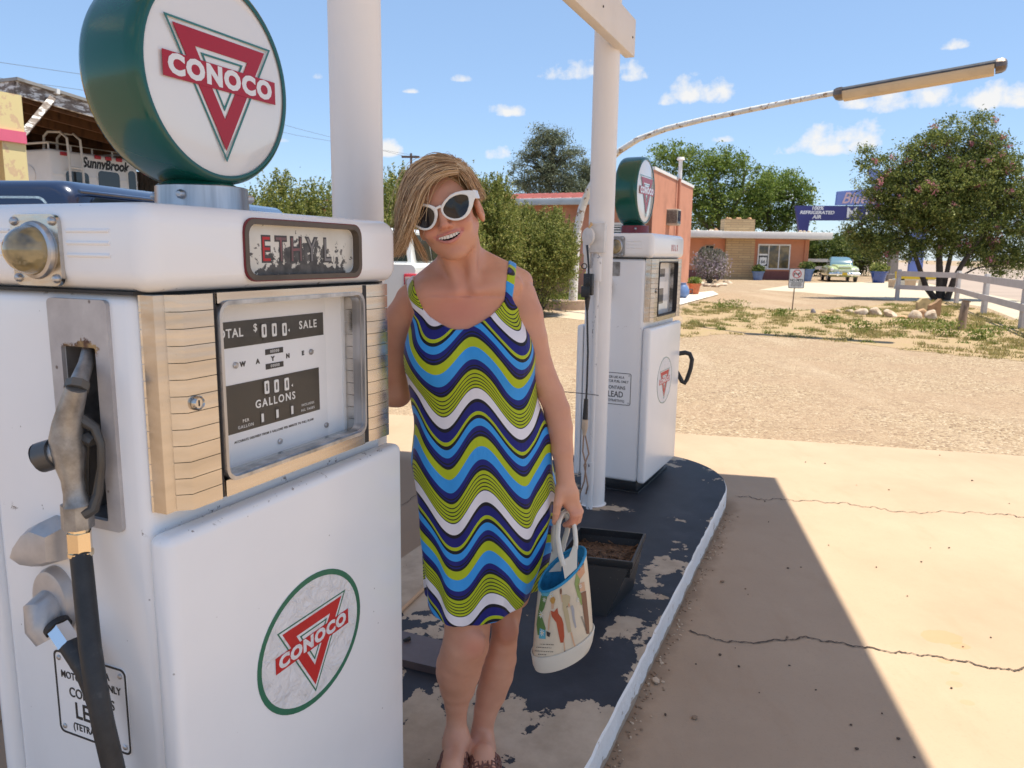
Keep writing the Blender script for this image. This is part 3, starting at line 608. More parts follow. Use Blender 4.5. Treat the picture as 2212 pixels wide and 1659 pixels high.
        b.text('ACCURATE DELIVERY FROM 5 GALLONS PER MINUTE TO FULL FLOW', .0066, F @ T(.345, fr(595, 930, .052)[1], .0002), 0, bold=.0001, space=1.18)
        for cx, cy, r_ in ((590, 713, .043), (596, 833, .040)):
            x, z = fr(cx, cy, .052); b.box((x-r_*.75, z-.0165, .0008), (x+r_*.8, z+.0165, .0026), 0, M=F)
        for cx, cy in ((566, 902), (598, 893), (630, 885)):
            x, z = fr(cx, cy, .052); b.box((x-.0062, z-.0125, .0008), (x+.0062, z+.0125, .0026), 0, M=F)
        for cx, cy in ((592, 758), (593, 789)):
            x, z = fr(cx, cy, .052); b.box((x-.026, z-.0055, 0), (x+.026, z+.0055, .0012), 0, M=F)
        b.build('dial_print', [blackl], dl)
        b = MB()
        for cx, cy in ((592, 758), (593, 789)):
            x, z = fr(cx, cy, .052); b.text('00000', .0085, F @ T(x, z, .0013), 0, space=1.3)
        b.build('meter_digit', [whitel], dl)
        for cx, cy in ((508, 789), (671, 760), (604, 953), (704, 918)):
            x, z = fr(cx, cy, .052); b = MB(); b.lathe([(.0062, 0), (.0062, .003), (.004, .005), (0, .0052)], 12, M=F @ T(x, z, 0)); b.box((-.005, -.0008, .0052), (.005, .0008, .0056), M=F @ T(x, z, 0) @ RZ(40)); b.build('screw', [steel.m], dl)
    b = MB(); b.add([(wx0, .007, wz0), (wx1, .007, wz0), (wx1, .007, wz1), (wx0, .007, wz1)], [(0, 1, 2, 3)]); b.build('window_pane', [pane_m], bz)
    # brand window on the head
    if near:
        b = MB(); b.ring(rpoly(ex0, ez0, ex1, ez1, .026), rpoly(ex0+.010, ez0+.009, ex1-.010, ez1-.009, .020), -.012, .004, 0, FRONT(-.018)); gf = b.build('brand_window', [pm('gasket_brown', (.10, .075, .055), .5, var=.2)], t)
        b = MB(); b.ring(rpoly(ex0-.002, ez0-.002, ex1+.002, ez1+.002, .027), rpoly(ex0+.001, ez0+.001, ex1-.001, ez1-.001, .026), -.001, .003, 0, FRONT(-.018)); b.build('gasket_edge', [flat('gasket_red', (.16, .012, .018), .5)], gf)
        et = NT('peeling_brand_panel'); xx, zz_ = et.sepz(0), et.sepz(2)
        nb = et.noise(48, 7, .68); 
        band = et.math('POWER', 2.718, et.math('MULTIPLY', blob(et, xx, zz_, .385, 1.568, .135, .030), -1.0)); low = et.step(zz_, 1.556, 1.538)
        lowx = et.math('MULTIPLY', low, et.math('MULTIPLY', et.step(xx, .222, .25), et.step(xx, .525, .50)))
        mk = et.step(et.math('ADD', nb, et.math('MULTIPLY_ADD', band, .25, et.math('MULTIPLY', lowx, .20))), .635, .65)
        et.set(color=et.mix(mk, et.ramp(et.noise(8, 4), [(.3, (.60, .55, .45)), (.65, (.74, .72, .66))]), et.ramp(et.noise(60, 3), [(.35, (.03, .026, .025)), (.7, (.10, .09, .085))])), rough=.35)
        b = MB(); b.box((ex0+.004, -.003, ez0+.004), (ex1-.004, .0, ez1-.004)); bp = b.build('brand_panel', [et.m], gf)
        bo = MB(); b = MB(); dkl = flat('brand_dark', (.06, .055, .055), .5); br_g = flat('brand_grey', (.22, .21, .21), .5); br_w = pm('brand_worn', (.16, .09, .09), .5, var=.5, scale=60, dark=(.42, .08, .10))
        for i, ch in enumerate('ETHYL'):
            x, z = fr(574+(706-574)*i/4, 541+2*i/4, -.003)
            bo.text(ch, .066, FRONT(-.003) @ T(x, z, .0002), 1, depth=.0003, bold=.0030, sx=.80); b = MB(); b.text(ch, .066, FRONT(-.003) @ T(x, z, .0008), 0, depth=.0003, bold=-.0004, sx=.80)
            b.build('brand_letter', [(d_red, br_w, br_w, br_g, br_g)[i]], bp)
        bo.build('letter_outline', [d_red, dkl], bp)
    else:
        b = MB(); 
        for i, ch in enumerate('HSLS'): b.text(ch, .050, FRONT(-.0185) @ T(.40+.042*i, 1.573, .0), 0, depth=.0006, bold=.002, sx=.8)
        b.build('brand_lettering', [pm('brand_red_worn', (.36, .03, .04), .5, var=.5, scale=70, dark=(.6, .55, .55))], hd)
    # globe on its collar
    gx, gy, gzc, R = .345, .228, 1.907, .185
    b = MB(); b.lathe([(.091, 1.648), (.090, 1.652), (.088, 1.703), (.085, 1.705), (.0, 1.705)], 36, M=T(gx, gy-.01, 0)); co = b.build('globe_collar', [steel.m if near else pm('collar_red', (.19, .02, .03), .4)], t)
    for a in (200, 320, 30, 120):
        b = MB(); b.lathe([(.009, 0), (.009, .006), (.005, .012), (0, .0125)], 10, M=T(gx, gy-.01, 1.685) @ RZ(a) @ T(.088, 0, 0) @ RY(90)); b.build('collar_bolt', [steel.m], co)
    b = MB(); prof = [(R-.004, .155), (R+.003, .1535), (R+.008, .156), (R+.013, .166), (R+.0155, .185), (R+.016, .228), (R+.0155, .271), (R+.013, .290), (R+.008, .300), (R+.003, .3025), (R-.004, .301)]
    b.lathe([(r_, -h) for r_, h in prof], 80, M=FRONT(0) @ T(gx, gzc, 0), cap=False)
    b.lathe([(.078, 1.703), (.074, 1.709), (.060, 1.716), (.05, 1.74)], 32, M=T(gx, gy, 0)); gb = b.build('globe_body', [gbl.m], t, angle=50)
    for nm, y_, s_ in (('globe_face', .157, 1), ('globe_face', .299, -1)):
        b = MB(); Mf = FRONT(y_) if s_ > 0 else FRONT(y_) @ T(2*gx, 0, 0) @ RY(180)
        b.lathe([(R+.001, -.002), (R*.85, .003), (R*.5, .006), (0, .0072)], 64, M=Mf @ T(gx, gzc, 0)); gfc = b.build(nm, [lens_w.m], gb, angle=60)
        logo(gfc, Mf @ T(gx, gzc, .0072), R*.93, [l_red.m, l_grn.m, lens_w.m])
    # oval decal on the door
    dx, dz = fr(677, 1381, -.0245); rx = (fr(786, 1290, -.0245)[0]-fr(568, 1450, -.0245)[0])/2; rzz = (fr(716, 1210, -.0245)[1]-fr(628, 1553, -.0245)[1])/2
    b = MB(); b.prism(circ(dx, dz, rx, rzz, 56), 0, .0008, 0, FRONT(-.024)); dc = b.build('oval_decal', [dw.m], t, angle=20)
    wd = .012 if near else .004
    b = MB(); b.ring(circ(dx, dz, rx, rzz, 56), circ(dx, dz, rx-wd, rzz-wd, 56), .0007, .0014, 0, FRONT(-.024)); b.build('decal_rim', [d_grn], dc)
    logo(dc, FRONT(-.024) @ T(dx+.002, dz-.002, .0008), rzz*.92, [d_red, d_grn, dw.m], sx=rx/rzz*.90, thick=.0006)
    if near:
        # nozzle pocket
        P = [sd(108, 645), sd(235, 655), sd(272, 1147), sd(150, 1130)]
        b = MB(); a0, a1, b0, b1 = -.2195, -.0815, 1.112, 1.499; ho = rpoly(-.193, 1.128, -.113, 1.421, .004)
        b.ring(rpoly(a0, b0, a1, b1, .010), ho, 0, .007, 0, SIDE(0)); pk_ = b.build('nozzle_pocket', [plate_m], t)
        b = MB(); lo, hi = (.001, .1135, 1.1285), (.0995, .1925, 1.4205); (x0, ya, za), (x1, yb, zc) = lo, hi
        b.add([(x0, ya, za), (x1, ya, za), (x1, yb, za), (x0, yb, za), (x0, ya, zc), (x1, ya, zc), (x1, yb, zc), (x0, yb, zc)], [(0, 1, 2, 3), (7, 6, 5, 4), (1, 5, 6, 2), (0, 4, 5, 1), (3, 2, 6, 7)]); b.build('pocket_lining', [pocket_in], pk_)
        b = MB(); b.tube([(.06, .125, 1.13), (.055, .13, 1.20), (.05, .14, 1.25), (.06, .15, 1.30)], .008, 8); b.tube([(.03, .12, 1.22), (.03, .15, 1.26), (.05, .18, 1.24), (.05, .16, 1.15)], .006, 7); b.box((.05, .12, 1.14), (.09, .17, 1.27), r=.006)
        b.tube([(.02, .125+.022*math.cos(a), 1.19+.03*math.sin(a)) for a in np.linspace(0, 6.28, 16)], .005, 6); b.build('switch_linkage', [void], pk_)
        # nozzle hung in the pocket
        X = -.045
        def S3(px, py, x=X): y, z = sd(px, py, x); return (x, y, z)
        nz = MB(); nz.tube([S3(193, 752, .012), S3(186, 785, -.012), S3(172, 822, -.035), S3(168, 836, -.042)], [.0105, .0115, .0135, .0145], 18)
        spt = nz
        b = MB(); pth = [(165, 838, .0215), (160, 858, .0235), (152, 885, .0262), (146, 915, .0300), (144, 945, .0345), (147, 975, .0365), (152, 1005, .0300), (157, 1035, .0235), (161, 1065, .0225), (165, 1085, .026), (166, 1092, .0285)]
        b.tube([S3(px, py, X-.004) for px, py, r_ in pth], [p[2]*.74 for p in pth], 22)
        b.tube([S3(150, 962), S3(128, 975, X-.012), S3(112, 982, X-.016)], [.017, .019, .020], 18)
        nzo = b.build('nozzle', [cast.m], t, angle=60)
        spt.build('spout', [cast.m], nzo, angle=60)
        b = MB(); b.tube([S3(169, 827, -.038), S3(164, 843, -.046)], .0185, 8); b.build('spout_collar', [pm('collar_dull', (.17, .15, .125), .5, .6)], nzo, angle=20)
        b = MB(); b.tube([S3(120, 979, X-.014), S3(90, 988, X-.022)], [.025, .025], 22); b.tube([S3(90, 988, X-.022), S3(86, 990, X-.023)], [.025, .021], 22); b.build('valve_cap', [pm('cap_dark', (.13, .125, .12), .42, .6, var=.15)], nzo, angle=40)
        b = MB(); b.tube([S3(166, 1088), S3(169, 1138)], .0245, 8); b.build('swivel', [cast.m], nzo, angle=20)
        b = MB(); b.tube([S3(175, 905, X+.01), S3(205, 925, X+.02), S3(218, 960, X+.02), S3(219, 1010, X+.02), S3(212, 1065, X+.02), S3(200, 1098, X+.01), S3(180, 1108, X)], [.011, .008, .0065, .0065, .008, .011, .013], 10); b.tube([S3(165, 945, X+.02), S3(192, 948, X+.015), S3(202, 955, X+.015)], [.014, .012, .008], 8)
        b.tube([S3(188, 950, X+.02), S3(186, 1000, X+.025), S3(188, 1070, X+.03)], [.005, .006, .005], 7); b.build('trigger_guard', [pm('guard_dark', (.09, .085, .08), .45, .5)], nzo)
        b = MB(); b.tube([S3(170, 1136), S3(171, 1150)], [.0155, .0155], 16); b.tube([S3(171, 1148), S3(174, 1192)], .0195, 6); b.tube([S3(174, 1190), S3(174.5, 1198)], .0200, 18); b.build('hose_nut', [brass], nzo, angle=15)
        # silver hanger below, and the hose outlet
        hp = [(63, 1188), (72, 1160), (95, 1126), (122, 1112), (168, 1128), (172, 1200), (128, 1213), (92, 1208)]
        o1 = [sd(px, py) for px, py in hp]; cy = sum(p[0] for p in o1)/8; cz = sum(p[1] for p in o1)/8
        b = MB(); L = []
        for x, k in ((0, 1), (-.030, .92), (-.048, .72), (-.052, .45)): L.append([(x, cy+(y-cy)*k, cz+(z-cz)*k-.008*(1-k)) for y, z in o1])
        b.loops(L); b.build('nozzle_hanger', [silver], t, angle=30)
        cyy, czz = sd(112, 1300, -.014); b = MB()
        b.loops([[(x, cyy+a*k, czz+z*k) for a, z in circ(0, 0, .047, .062, 36)] for x, k in ((0, 1.02), (-.012, 1.0), (-.019, .93), (-.021, .82))])
        b.tube([(-.006, cyy+.002, czz-.004), (-.030, cyy, czz-.012), (-.036, cyy-.008, czz-.034), (-.034, cyy-.020, czz-.055)], [.032, .034, .031, .026], 22)
        bs = b.build('hose_outlet', [silver], t, angle=40)
        f0 = S3(128, 1358, -.036); f1 = S3(152, 1393, -.040)
        b = MB(); b.tube([f0, f1], .0205, 6); b.build('outlet_nut', [flat('nut_chrome', (.72, .72, .74), .1, 1.0)], bs, angle=15)
        b = MB(); b.tube([S3(122, 1350, -.035), S3(128, 1358, -.036)], .0225, 18); b.build('seal_ring', [void], bs)
        b = MB(); hp = [(152, 1392, -.040), (165, 1412, -.042), (184, 1446, -.044), (203, 1492, -.046), (220, 1545, -.05), (238, 1620, -.055), (255, 1720, -.06), (262, 1800, -.06)]
        b.tube([S3(*q) for q in hp], [.0185, .0185]+[.0168]*6, 20); b.build('hose', [rubber.m], t, angle=60)
        b = MB(); hp = [(174.3, 1196, -.047), (180, 1250, -.055), (187, 1320, -.066), (195, 1400, -.082), (207, 1480, -.094), (222, 1560, -.10), (243, 1650, -.10), (262, 1740, -.095), (275, 1820, -.09)]
        b.tube([S3(*q) for q in hp], .0170, 20); b.build('hose', [rubber.m], t, angle=60)
        lead_sign(t, SIDE(0) @ T(-.290, .690, 0), .183, .165, [enamel, blackl])
    else:
        b = MB(); b.prism(rpoly(-.33, 1.41, -.19, 1.49, .006), 0, .004, 0, SIDE(0)); b.build('blank_plate', [cast.m], t)
        b = MB(); b.prism([(p[0]*.018-.255+.0, p[1]*.052+1.345) for p in circ(0, 0, 1, 1, 20)], 0, .03, 0, SIDE(0)); b.tube([(-.02, .262, 1.30), (-.05, .268, 1.28)], .011, 10); b.tube([(-.02, .25, 1.35), (-.03, .262, 1.30), (-.025, .27, 1.285)], [.02, .013, .010], 10); b.build('crank_handle', [cast.m], t)
        lead_sign(t, SIDE(0) @ T(-.290, .66, 0), .20, .19, [enamel, blackl])
        b = MB(); PI = (Matrix.Translation(tuple(PA+3.60*PU-.05*PN)) @ Matrix.Rotation(PROT-rad(3.2), 4, 'Z') @ SCL(1.04*.97, 1.04*.93, 1.04)).inverted(); hp = [tuple(PI @ Vector(aty(x, y, 5.22))) for x, y in ((1440, 765), (1462, 763), (1480, 760), (1490, 763), (1495, 775), (1492, 795), (1484, 818), (1479, 826), (1473, 822), (1464, 805), (1450, 785))]
        b.tube(hp, .0155, 12); b.build('hose', [rubber.m], t, angle=60)
    return t
pa = pump('gas_pump', 'large white gas pump with its nozzle in the side pocket and peeling brand panel', True)
pa.location = (PA[0], PA[1], 0); pa.rotation_euler = (0, 0, PROT)
pb = pump('gas_pump', 'white gas pump behind the far canopy post with a crank handle on its side', False)
pb.location = tuple(PA+3.60*PU-.05*PN+np.array([0, 0, -.005])); pb.rotation_euler = (0, 0, PROT-rad(3.2)); pb.scale = (1.04*.97, 1.04*.93, 1.04)
# ================================================================== foliage tools
def leaf_mat(name, cols, trans=.35, rough=.55):
    s = NT(name); c = s.ramp(s.island(), [(i/(len(cols)-1), k) for i, k in enumerate(cols)])
    s.set(color=c, rough=rough, spec=.25)
    tl = s.n('ShaderNodeBsdfTranslucent'); s.put(tl.inputs[0], c); m = s.n('ShaderNodeMixShader'); m.inputs[0].default_value = trans
    s.t.links.new(s.b.outputs[0], m.inputs[1]); s.t.links.new(tl.outputs[0], m.inputs[2]); s.t.links.new(m.outputs[0], s.t.nodes['Material Output'].inputs[0])
    return s.m
def leaf_cloud(name, P, size, mat, parent, rng, aspect=.5, up=0.0, mi=None):
    """one mesh of leaf-sized diamonds at points P"""
    n = len(P); a = rng.normal(size=(n, 3)); a[:, 2] += up; a /= np.linalg.norm(a, axis=1)[:, None]
    b = np.cross(a, rng.normal(size=(n, 3))); b /= np.linalg.norm(b, axis=1)[:, None]
    s = size*rng.uniform(.6, 1.35, (n, 1)); w = s*aspect
    V = np.stack([P-a*s*.5, P+b*w*.5, P+a*s*.5, P-b*w*.5], 1).reshape(-1, 3)
    F = np.arange(n*4).reshape(n, 4)
    return np_mesh(name, V, F, mat, parent, smooth=False, mi=mi)
def in_ball(rng, n, shell=.5):
    d = rng.normal(size=(n, 3)); d /= np.linalg.norm(d, axis=1)[:, None]
    return d*(rng.uniform(0, 1, (n, 1))**shell)
def clumped(rng, ells, nclump, per, cr, shell=.45, flatten=.7):
    """leaf points gathered into clumps spread through a union of ellipsoids -> (points, clump centres)"""
    vol = np.array([e[1][0]*e[1][1]*e[1][2] for e in ells])**.8; k = rng.choice(len(ells), nclump, p=vol/vol.sum())
    C = np.array([np.array(ells[i][0]) for i in k])+in_ball(rng, nclump, shell)*np.array([ells[i][1] for i in k])
    r = cr*rng.uniform(.5, 1.5, nclump)
    P = np.repeat(C, per, 0)+rng.normal(size=(nclump*per, 3))*np.repeat(r, per)[:, None]*np.array([1, 1, flatten])*.6
    keep = rng.uniform(size=len(P)) < np.repeat(rng.uniform(.35, 1, nclump), per)
    return P[keep], C
bark = pm('bark_dark', (.055, .042, .034), .9, var=.3, scale=14, bump=.6, bscale=30)
bark_l = pm('bark_grey', (.13, .105, .085), .9, var=.3, scale=10, bump=.6, bscale=24)
def limb(b, p0, p1, r0, r1, rnd, sag=.12, n=7):
    p0, p1 = np.array(p0, float), np.array(p1, float); L = np.linalg.norm(p1-p0); pts = []; j = np.zeros(3)
    for i in range(n+1):
        t = i/n; j = j*.5+np.array([rnd.uniform(-1, 1), rnd.uniform(-1, 1), rnd.uniform(-.5, .5)])*L*.03
        pts.append(tuple(p0+(p1-p0)*t+np.array([0, 0, sag*L*math.sin(math.pi*t)])+(j if 0 < i < n else 0)))
    b.tube(pts, [r0+(r1-r0)*i/n for i in range(n+1)], 7); return pts
def tree(name, label, cat, base, stems, ells, nclump, per, cr, size, mat, seed, bk=bark, group=None, aspect=.5, extra=None, shell=.45, nbranch=40, up=0.0):
    rng = np.random.default_rng(seed); rnd = random.Random(seed); t = thing(name, label, cat, tuple(base), group=group); B = np.array(base)
    ells = [(np.array(c)-B, r) for c, r in ells]
    P, C = clumped(rng, ells, nclump, per, cr, shell)
    b = MB(); tips = []
    for (q, r0) in stems:
        q = [np.array(p)-B for p in q]; m = []
        b.tube([tuple(p) for p in q], [r0*(1-.62*i/(len(q)-1)) for i in range(len(q))], 9); tips += [(p, r0*(1-.62*i/(len(q)-1))) for i, p in enumerate(q) if i >= 1]
    b.build('trunk', bk, t, angle=70)
    b = MB(); idx = rng.choice(len(C), min(nbranch, len(C)), replace=False)
    for c in C[idx]:
        d = [np.linalg.norm(c-p)+(2 if c[2] < p[2]-.3 else 0) for p, r in tips]; p, r = tips[int(np.argmin(d))]
        limb(b, p, c, max(r*.42, .012), .008, rnd)
    if len(idx): b.build('branches', bk, t, angle=70)
    leaf_cloud('crown', P, size, mat, t, rng, aspect, up)
    if extra:
        nm, frac, sz, m2, zmin = extra; Cs = C[(C[:, 2] > zmin)]; Cs = Cs[rng.choice(len(Cs), int(len(Cs)*frac), replace=False)]; k = 26
        Q = np.repeat(Cs+rng.normal(size=Cs.shape)*cr*.4, k, 0)+rng.normal(size=(len(Cs)*k, 3))*cr*.26
        leaf_cloud(nm, Q, sz, m2, t, rng, .9)
    return t
def shrub(name, label, base, rx, ry, h, nclump, per, cr, size, mat, seed, spikes=0, group=None, z0=.15, extra=None, lobes=None, cat='shrub', up=.0, feather=0):
    rng = np.random.default_rng(seed); rnd = random.Random(seed); t = thing(name, label, cat, tuple(base), group=group)
    ells = lobes or [((0, 0, h*.45), (rx, ry, h*.46)), ((-rx*.4, 0, h*.62), (rx*.5, ry*.8, h*.34)), ((rx*.45, 0, h*.55), (rx*.5, ry*.8, h*.36))]
    P, C = clumped(rng, ells, nclump, per, cr, .38, 1.1); P = P[P[:, 2] > .03]
    if feather:      # arching sprays in every outward direction
        k = rng.choice(len(ells), feather); c_ = np.array([ells[i][0] for i in k]); r_ = np.array([ells[i][1] for i in k]); dr = rng.normal(size=(feather, 3)); dr[:, 2] = np.abs(dr[:, 2])*.9-.35; dr /= np.linalg.norm(dr, axis=1)[:, None]
        st = c_+dr*r_*rng.uniform(.55, .98, (feather, 1)); m = 30; tt = rng.uniform(0, 1, (feather, m)); ln_ = rng.uniform(.25, .75, (feather, 1))*h*.18
        dd = dr*.75+np.array([0, 0, .75])+rng.normal(size=dr.shape)*.22; q = st[:, None]+dd[:, None]*(tt*ln_)[:, :, None]+rng.normal(size=(feather, m, 3))*(.035*(1.15-tt))[:, :, None]-np.array([0, 0, .12])*((tt**2)*ln_)[:, :, None]
        P = np.concatenate([P, q.reshape(-1, 3)]); P = P[P[:, 2] > .03]
    if spikes:
        S = []
        for i in range(spikes):
            e = ells[rng.integers(len(ells))]; a = rng.uniform(0, 6.28); k = rng.uniform(.0, .95); x, y = e[0][0]+e[1][0]*k*math.cos(a), e[0][1]+e[1][1]*k*math.sin(a)
            zt = e[0][2]+e[1][2]*math.sqrt(1-k*k); L = rng.uniform(.2, .6)*h*.32; m = int(30*L/.3)
            ts = rng.uniform(0, 1, m); lean = rng.normal(size=2)*.22
            S.append(np.stack([x+lean[0]*ts*L+rng.normal(size=m)*.03*(1-ts*.6), y+lean[1]*ts*L+rng.normal(size=m)*.03*(1-ts*.6), zt-.1*L+ts*L], 1))
        P = np.concatenate([P]+S)
    b = MB()
    for c in C[rng.choice(len(C), min(34, len(C)), replace=False)]:
        limb(b, (rnd.uniform(-.12, .12)*rx, rnd.uniform(-.12, .12)*ry, 0), c, .022*h/2, .006, rnd, .05, 5)
    b.build('stems', bark_l, t, angle=70); leaf_cloud('foliage', P, size, mat, t, rng, .5, up)
    if extra:
        nm, n, sz, m2 = extra; C2 = C[C[:, 2] > h*.3]; Q = C2[rng.integers(0, len(C2), n)]+rng.normal(size=(n, 3))*cr*.9; leaf_cloud(nm, Q, sz, m2, t, rng, .6, 1.5)
    return t
G_olive = leaf_mat('leaf_olive', [(.075, .10, .022), (.16, .195, .042), (.27, .29, .075), (.42, .38, .13)])
G_dark = leaf_mat('leaf_dark', [(.03, .055, .013), (.065, .10, .022), (.11, .15, .035), (.20, .22, .06)])
G_pine = leaf_mat('needle_grey_green', [(.07, .09, .05), (.12, .145, .085), (.17, .20, .125), (.23, .25, .16)], .2)
G_fresh = leaf_mat('leaf_fresh', [(.065, .11, .02), (.125, .19, .034), (.19, .26, .055), (.28, .33, .09)], .45)
G_flower = leaf_mat('leaf_willow', [(.05, .075, .02), (.105, .14, .032), (.19, .225, .055), (.35, .36, .11)], .35)
M_pink = leaf_mat('petal_pink', [(.40, .12, .17), (.52, .22, .27), (.58, .32, .34)], .3)
G_lav = leaf_mat('sage_grey', [(.13, .13, .085), (.21, .20, .15), (.30, .28, .24)], .25); M_lil = leaf_mat('petal_lilac', [(.36, .28, .36), (.48, .40, .46), (.55, .48, .52)], .3)
def on_ground(px, py): q = gz(px, py); q[2] = 0; return q
# ---- hedge shrubs behind the pumps
GR = 'spiky olive shrubs behind the island'
shrub('olive_shrub', 'spiky olive green shrub seen between the green globe and the near post', (-3.6, 14.6, 0), 1.75, 1.2, 2.75, 620, 46, .24, .048, G_olive, 1, 300, GR, up=.6, feather=2600)
shrub('olive_shrub', 'spiky olive shrub right of the near post with white vehicle in front of it', (-1.75, 15.2, 0), 1.1, 1.2, 2.95, 620, 46, .24, .048, G_olive, 2, 300, GR, up=.6, feather=2500)
shrub('olive_shrub', 'tall feathery olive shrub behind her head and shoulder', (-.75, 17.6, 0), .85, 1.1, 3.15, 520, 46, .23, .050, G_olive, 3, 320, GR, up=.6, feather=2300)
shrub('olive_shrub', 'broad olive shrub against the orange building left of the light pole', (.62, 20.4, 0), 1.0, 1.2, 2.65, 680, 46, .23, .052, G_olive, 4, 260, GR, up=.6, feather=3000)
# ---- orange building
stucco = pm('stucco_salmon', (.545, .255, .175), .9, var=.12, scale=.9, spec=.15, bump=.35, bscale=40)
stuc_d = pm('stucco_orange', (.54, .235, .14), .9, var=.08, scale=1.2, spec=.15, bump=.3, bscale=40)
white = pm('trim_white', (.74, .73, .72), .6, var=.05, scale=2)
gutter = pm('gutter_grey', (.42, .46, .50), .5, var=.08, scale=2)
redroof = pm('roof_red_metal', (.44, .155, .13), .5, var=.1, scale=1, bump=.2, bscale=4)
glassd = NT('window_glass_dark'); glassd.set(color=(.03, .035, .04), rough=.06, spec=.6)
def frame(origin, ang): return Matrix.Translation(tuple(origin)) @ Matrix.Rotation(ang, 4, 'Z')
ob_ = thing('orange_building', 'salmon stucco building with red metal roof and grey gutter behind the shrubs', 'building', (4.86, 27.5, 0), PROT)
# local: x along its right hand wall, y along the gutter wall (away left)
b = MB(); b.box((0, .02, 0), (7.5, 15, 3.5)); b.box((0, 0, 0), (7.5, .22, 4.55)); b.build('wall', stucco, ob_)
b = MB(); b.box((-.04, -.03, 4.55), (7.56, .26, 4.66)); b.build('parapet_cap', white, ob_)
b = MB(); b.add([(-.45, .23, 3.62), (-.45, 15.2, 3.62), (7.5, 15.2, 4.42), (7.5, .23, 4.42), (-.45, .23, 3.56), (-.45, 15.2, 3.56), (7.5, 15.2, 4.36), (7.5, .23, 4.36)], [(3, 2, 1, 0), (4, 5, 6, 7), (0, 1, 5, 4), (2, 3, 7, 6), (1, 2, 6, 5), (3, 0, 4, 7)])
for i in range(38): b.box((0, -.012, 0), (8.0, .012, .035), M=T(-.45, .5+i*.39, 3.62) @ RY(-math.degrees(math.atan2(.8, 7.95))))
b.build('roof', redroof, ob_)
b = MB(); b.box((-.60, .1, 3.36), (-.46, 15.3, 3.60), r=.02); b.box((-.46, .23, 3.40), (-.02, 15.2, 3.46)); b.build('gutter', gutter, ob_)
b = MB(); b.box((-.03, 1.0, 1.35), (.015, 2.0, 2.75)); wdn = b.build('window', white, ob_)
b = MB(); b.box((-.036, 1.08, 1.43), (-.031, 1.92, 2.67)); b.build('pane', glassd.m, wdn)
for i in range(14): b = MB(); b.box((-.042, 1.08, 1.46+i*.088), (-.037, 1.92, 1.50+i*.088)); b.build('shutter_slat', white, wdn) if i < 14 else None
b = MB(); b.tube([(3.9, -.12, .1), (3.9, -.12, 5.3)], .06, 12); b.build('vent_pipe', stucco, ob_)
b = MB(); b.tube([(3.9, -.12, 4.6), (3.9, -.12, 5.35)], .075, 12); b.tube([(3.9, -.12, 5.32), (3.9, -.12, 5.42)], [.16, .13], 12); b.build('vent_cap', white, ob_)
b = MB(); b.box((2.3, -.42, 2.75), (2.95, .05, 3.35), r=.02); ac = b.build('air_conditioner', pm('ac_beige', (.40, .34, .28), .6), ob_)
b = MB(); [b.box((2.34+.06*i, -.428, 2.82), (2.37+.06*i, -.42, 3.30)) for i in range(10)]; [b.box((2.285, -.40+.05*i, 2.82), (2.298, -.375+.05*i, 3.30)) for i in range(8)]; b.build('grille', glassd.m, ac)
# ---- motel office
mo = thing('motel_office', 'low orange motel office with white flat roof, stone pier and three pane window', 'building', (12.3, 56.4, 0), rad(-1.5))
b = MB(); b.box((0, 0, .64), (9.05, 8, 2.92)); b.build('wall', stuc_d, mo)
b = MB(); b.box((-.001, -.004, 0), (9.054, 8, .64)); b.build('dado', pm('dado_plum', (.22, .085, .075), .8), mo)
st = NT('ledge_stone'); br = st.n('ShaderNodeTexBrick'); br.offset = .37; br.inputs['Color1'].default_value = (.48, .33, .17, 1); br.inputs['Color2'].default_value = (.36, .23, .115, 1); br.inputs['Mortar'].default_value = (.17, .11, .06, 1)
br.inputs['Scale'].default_value = 1.0; br.inputs['Brick Width'].default_value = .85; br.inputs['Row Height'].default_value = .17; br.inputs['Mortar Size'].default_value = .018
mp = st.n('ShaderNodeMapping'); mp.inputs['Rotation'].default_value = (rad(90), 0, 0); st.put(mp.inputs[0], st.co); st.put(br.inputs[0], mp.outputs[0])
st.set(color=st.mix(st.math('MULTIPLY', st.noise(2.5, 4), .6), br.outputs['Color'], (.52, .38, .22), 'MULTIPLY'), rough=.9); st.bump(br.outputs['Fac'], -.6, .03)
st2 = st.mix(.3, br.outputs['Color'], (.60, .44, .26)); st.set(color=st2)
b = MB(); b.box((3.0, -.35, 0), (5.06, .2, 2.93)); b.build('stone_pier', st.m, mo)
b = MB(); b.box((2.95, .3, 3.4), (5.15, 1.5, 4.32)); b.build('chimney', st.m, mo)
b = MB(); b.box((-1.2, -1.15, 2.93), (10.25, 8.6, 3.40), r=.03); b.box((-1.2, -1.9, 2.95), (2.3, -1.10, 3.41), r=.03); b.build('roof', pm('roof_white', (.64, .61, .60), .6, var=.05), mo)
b = MB(); x0, x1, z0, z1 = 5.38, 7.72, .74, 2.56
for a, c_, d, e in ((x0, z0, x1, z0+.1), (x0, z1-.1, x1, z1), (x0, z0+.1, x0+.09, z1-.1), (x1-.09, z0+.1, x1, z1-.1), (x0+.75, z0+.1, x0+.82, z1-.1), (x0+1.5, z0+.1, x0+1.57, z1-.1)): b.box((a, -.06, c_), (d, .01, e))
wn_ = b.build('window', white, mo)
wg = NT('office_glass'); wg.set(color=wg.ramp(wg.noise(1.6, 3), [(.35, (.045, .05, .05)), (.5, (.13, .10, .05)), (.62, (.26, .19, .09)), (.75, (.12, .16, .14))]), rough=.08, spec=.6)
b = MB(); b.box((x0+.05, -.03, z0+.05), (x1-.05, -.012, z1-.05)); b.build('pane', wg.m, wn_)
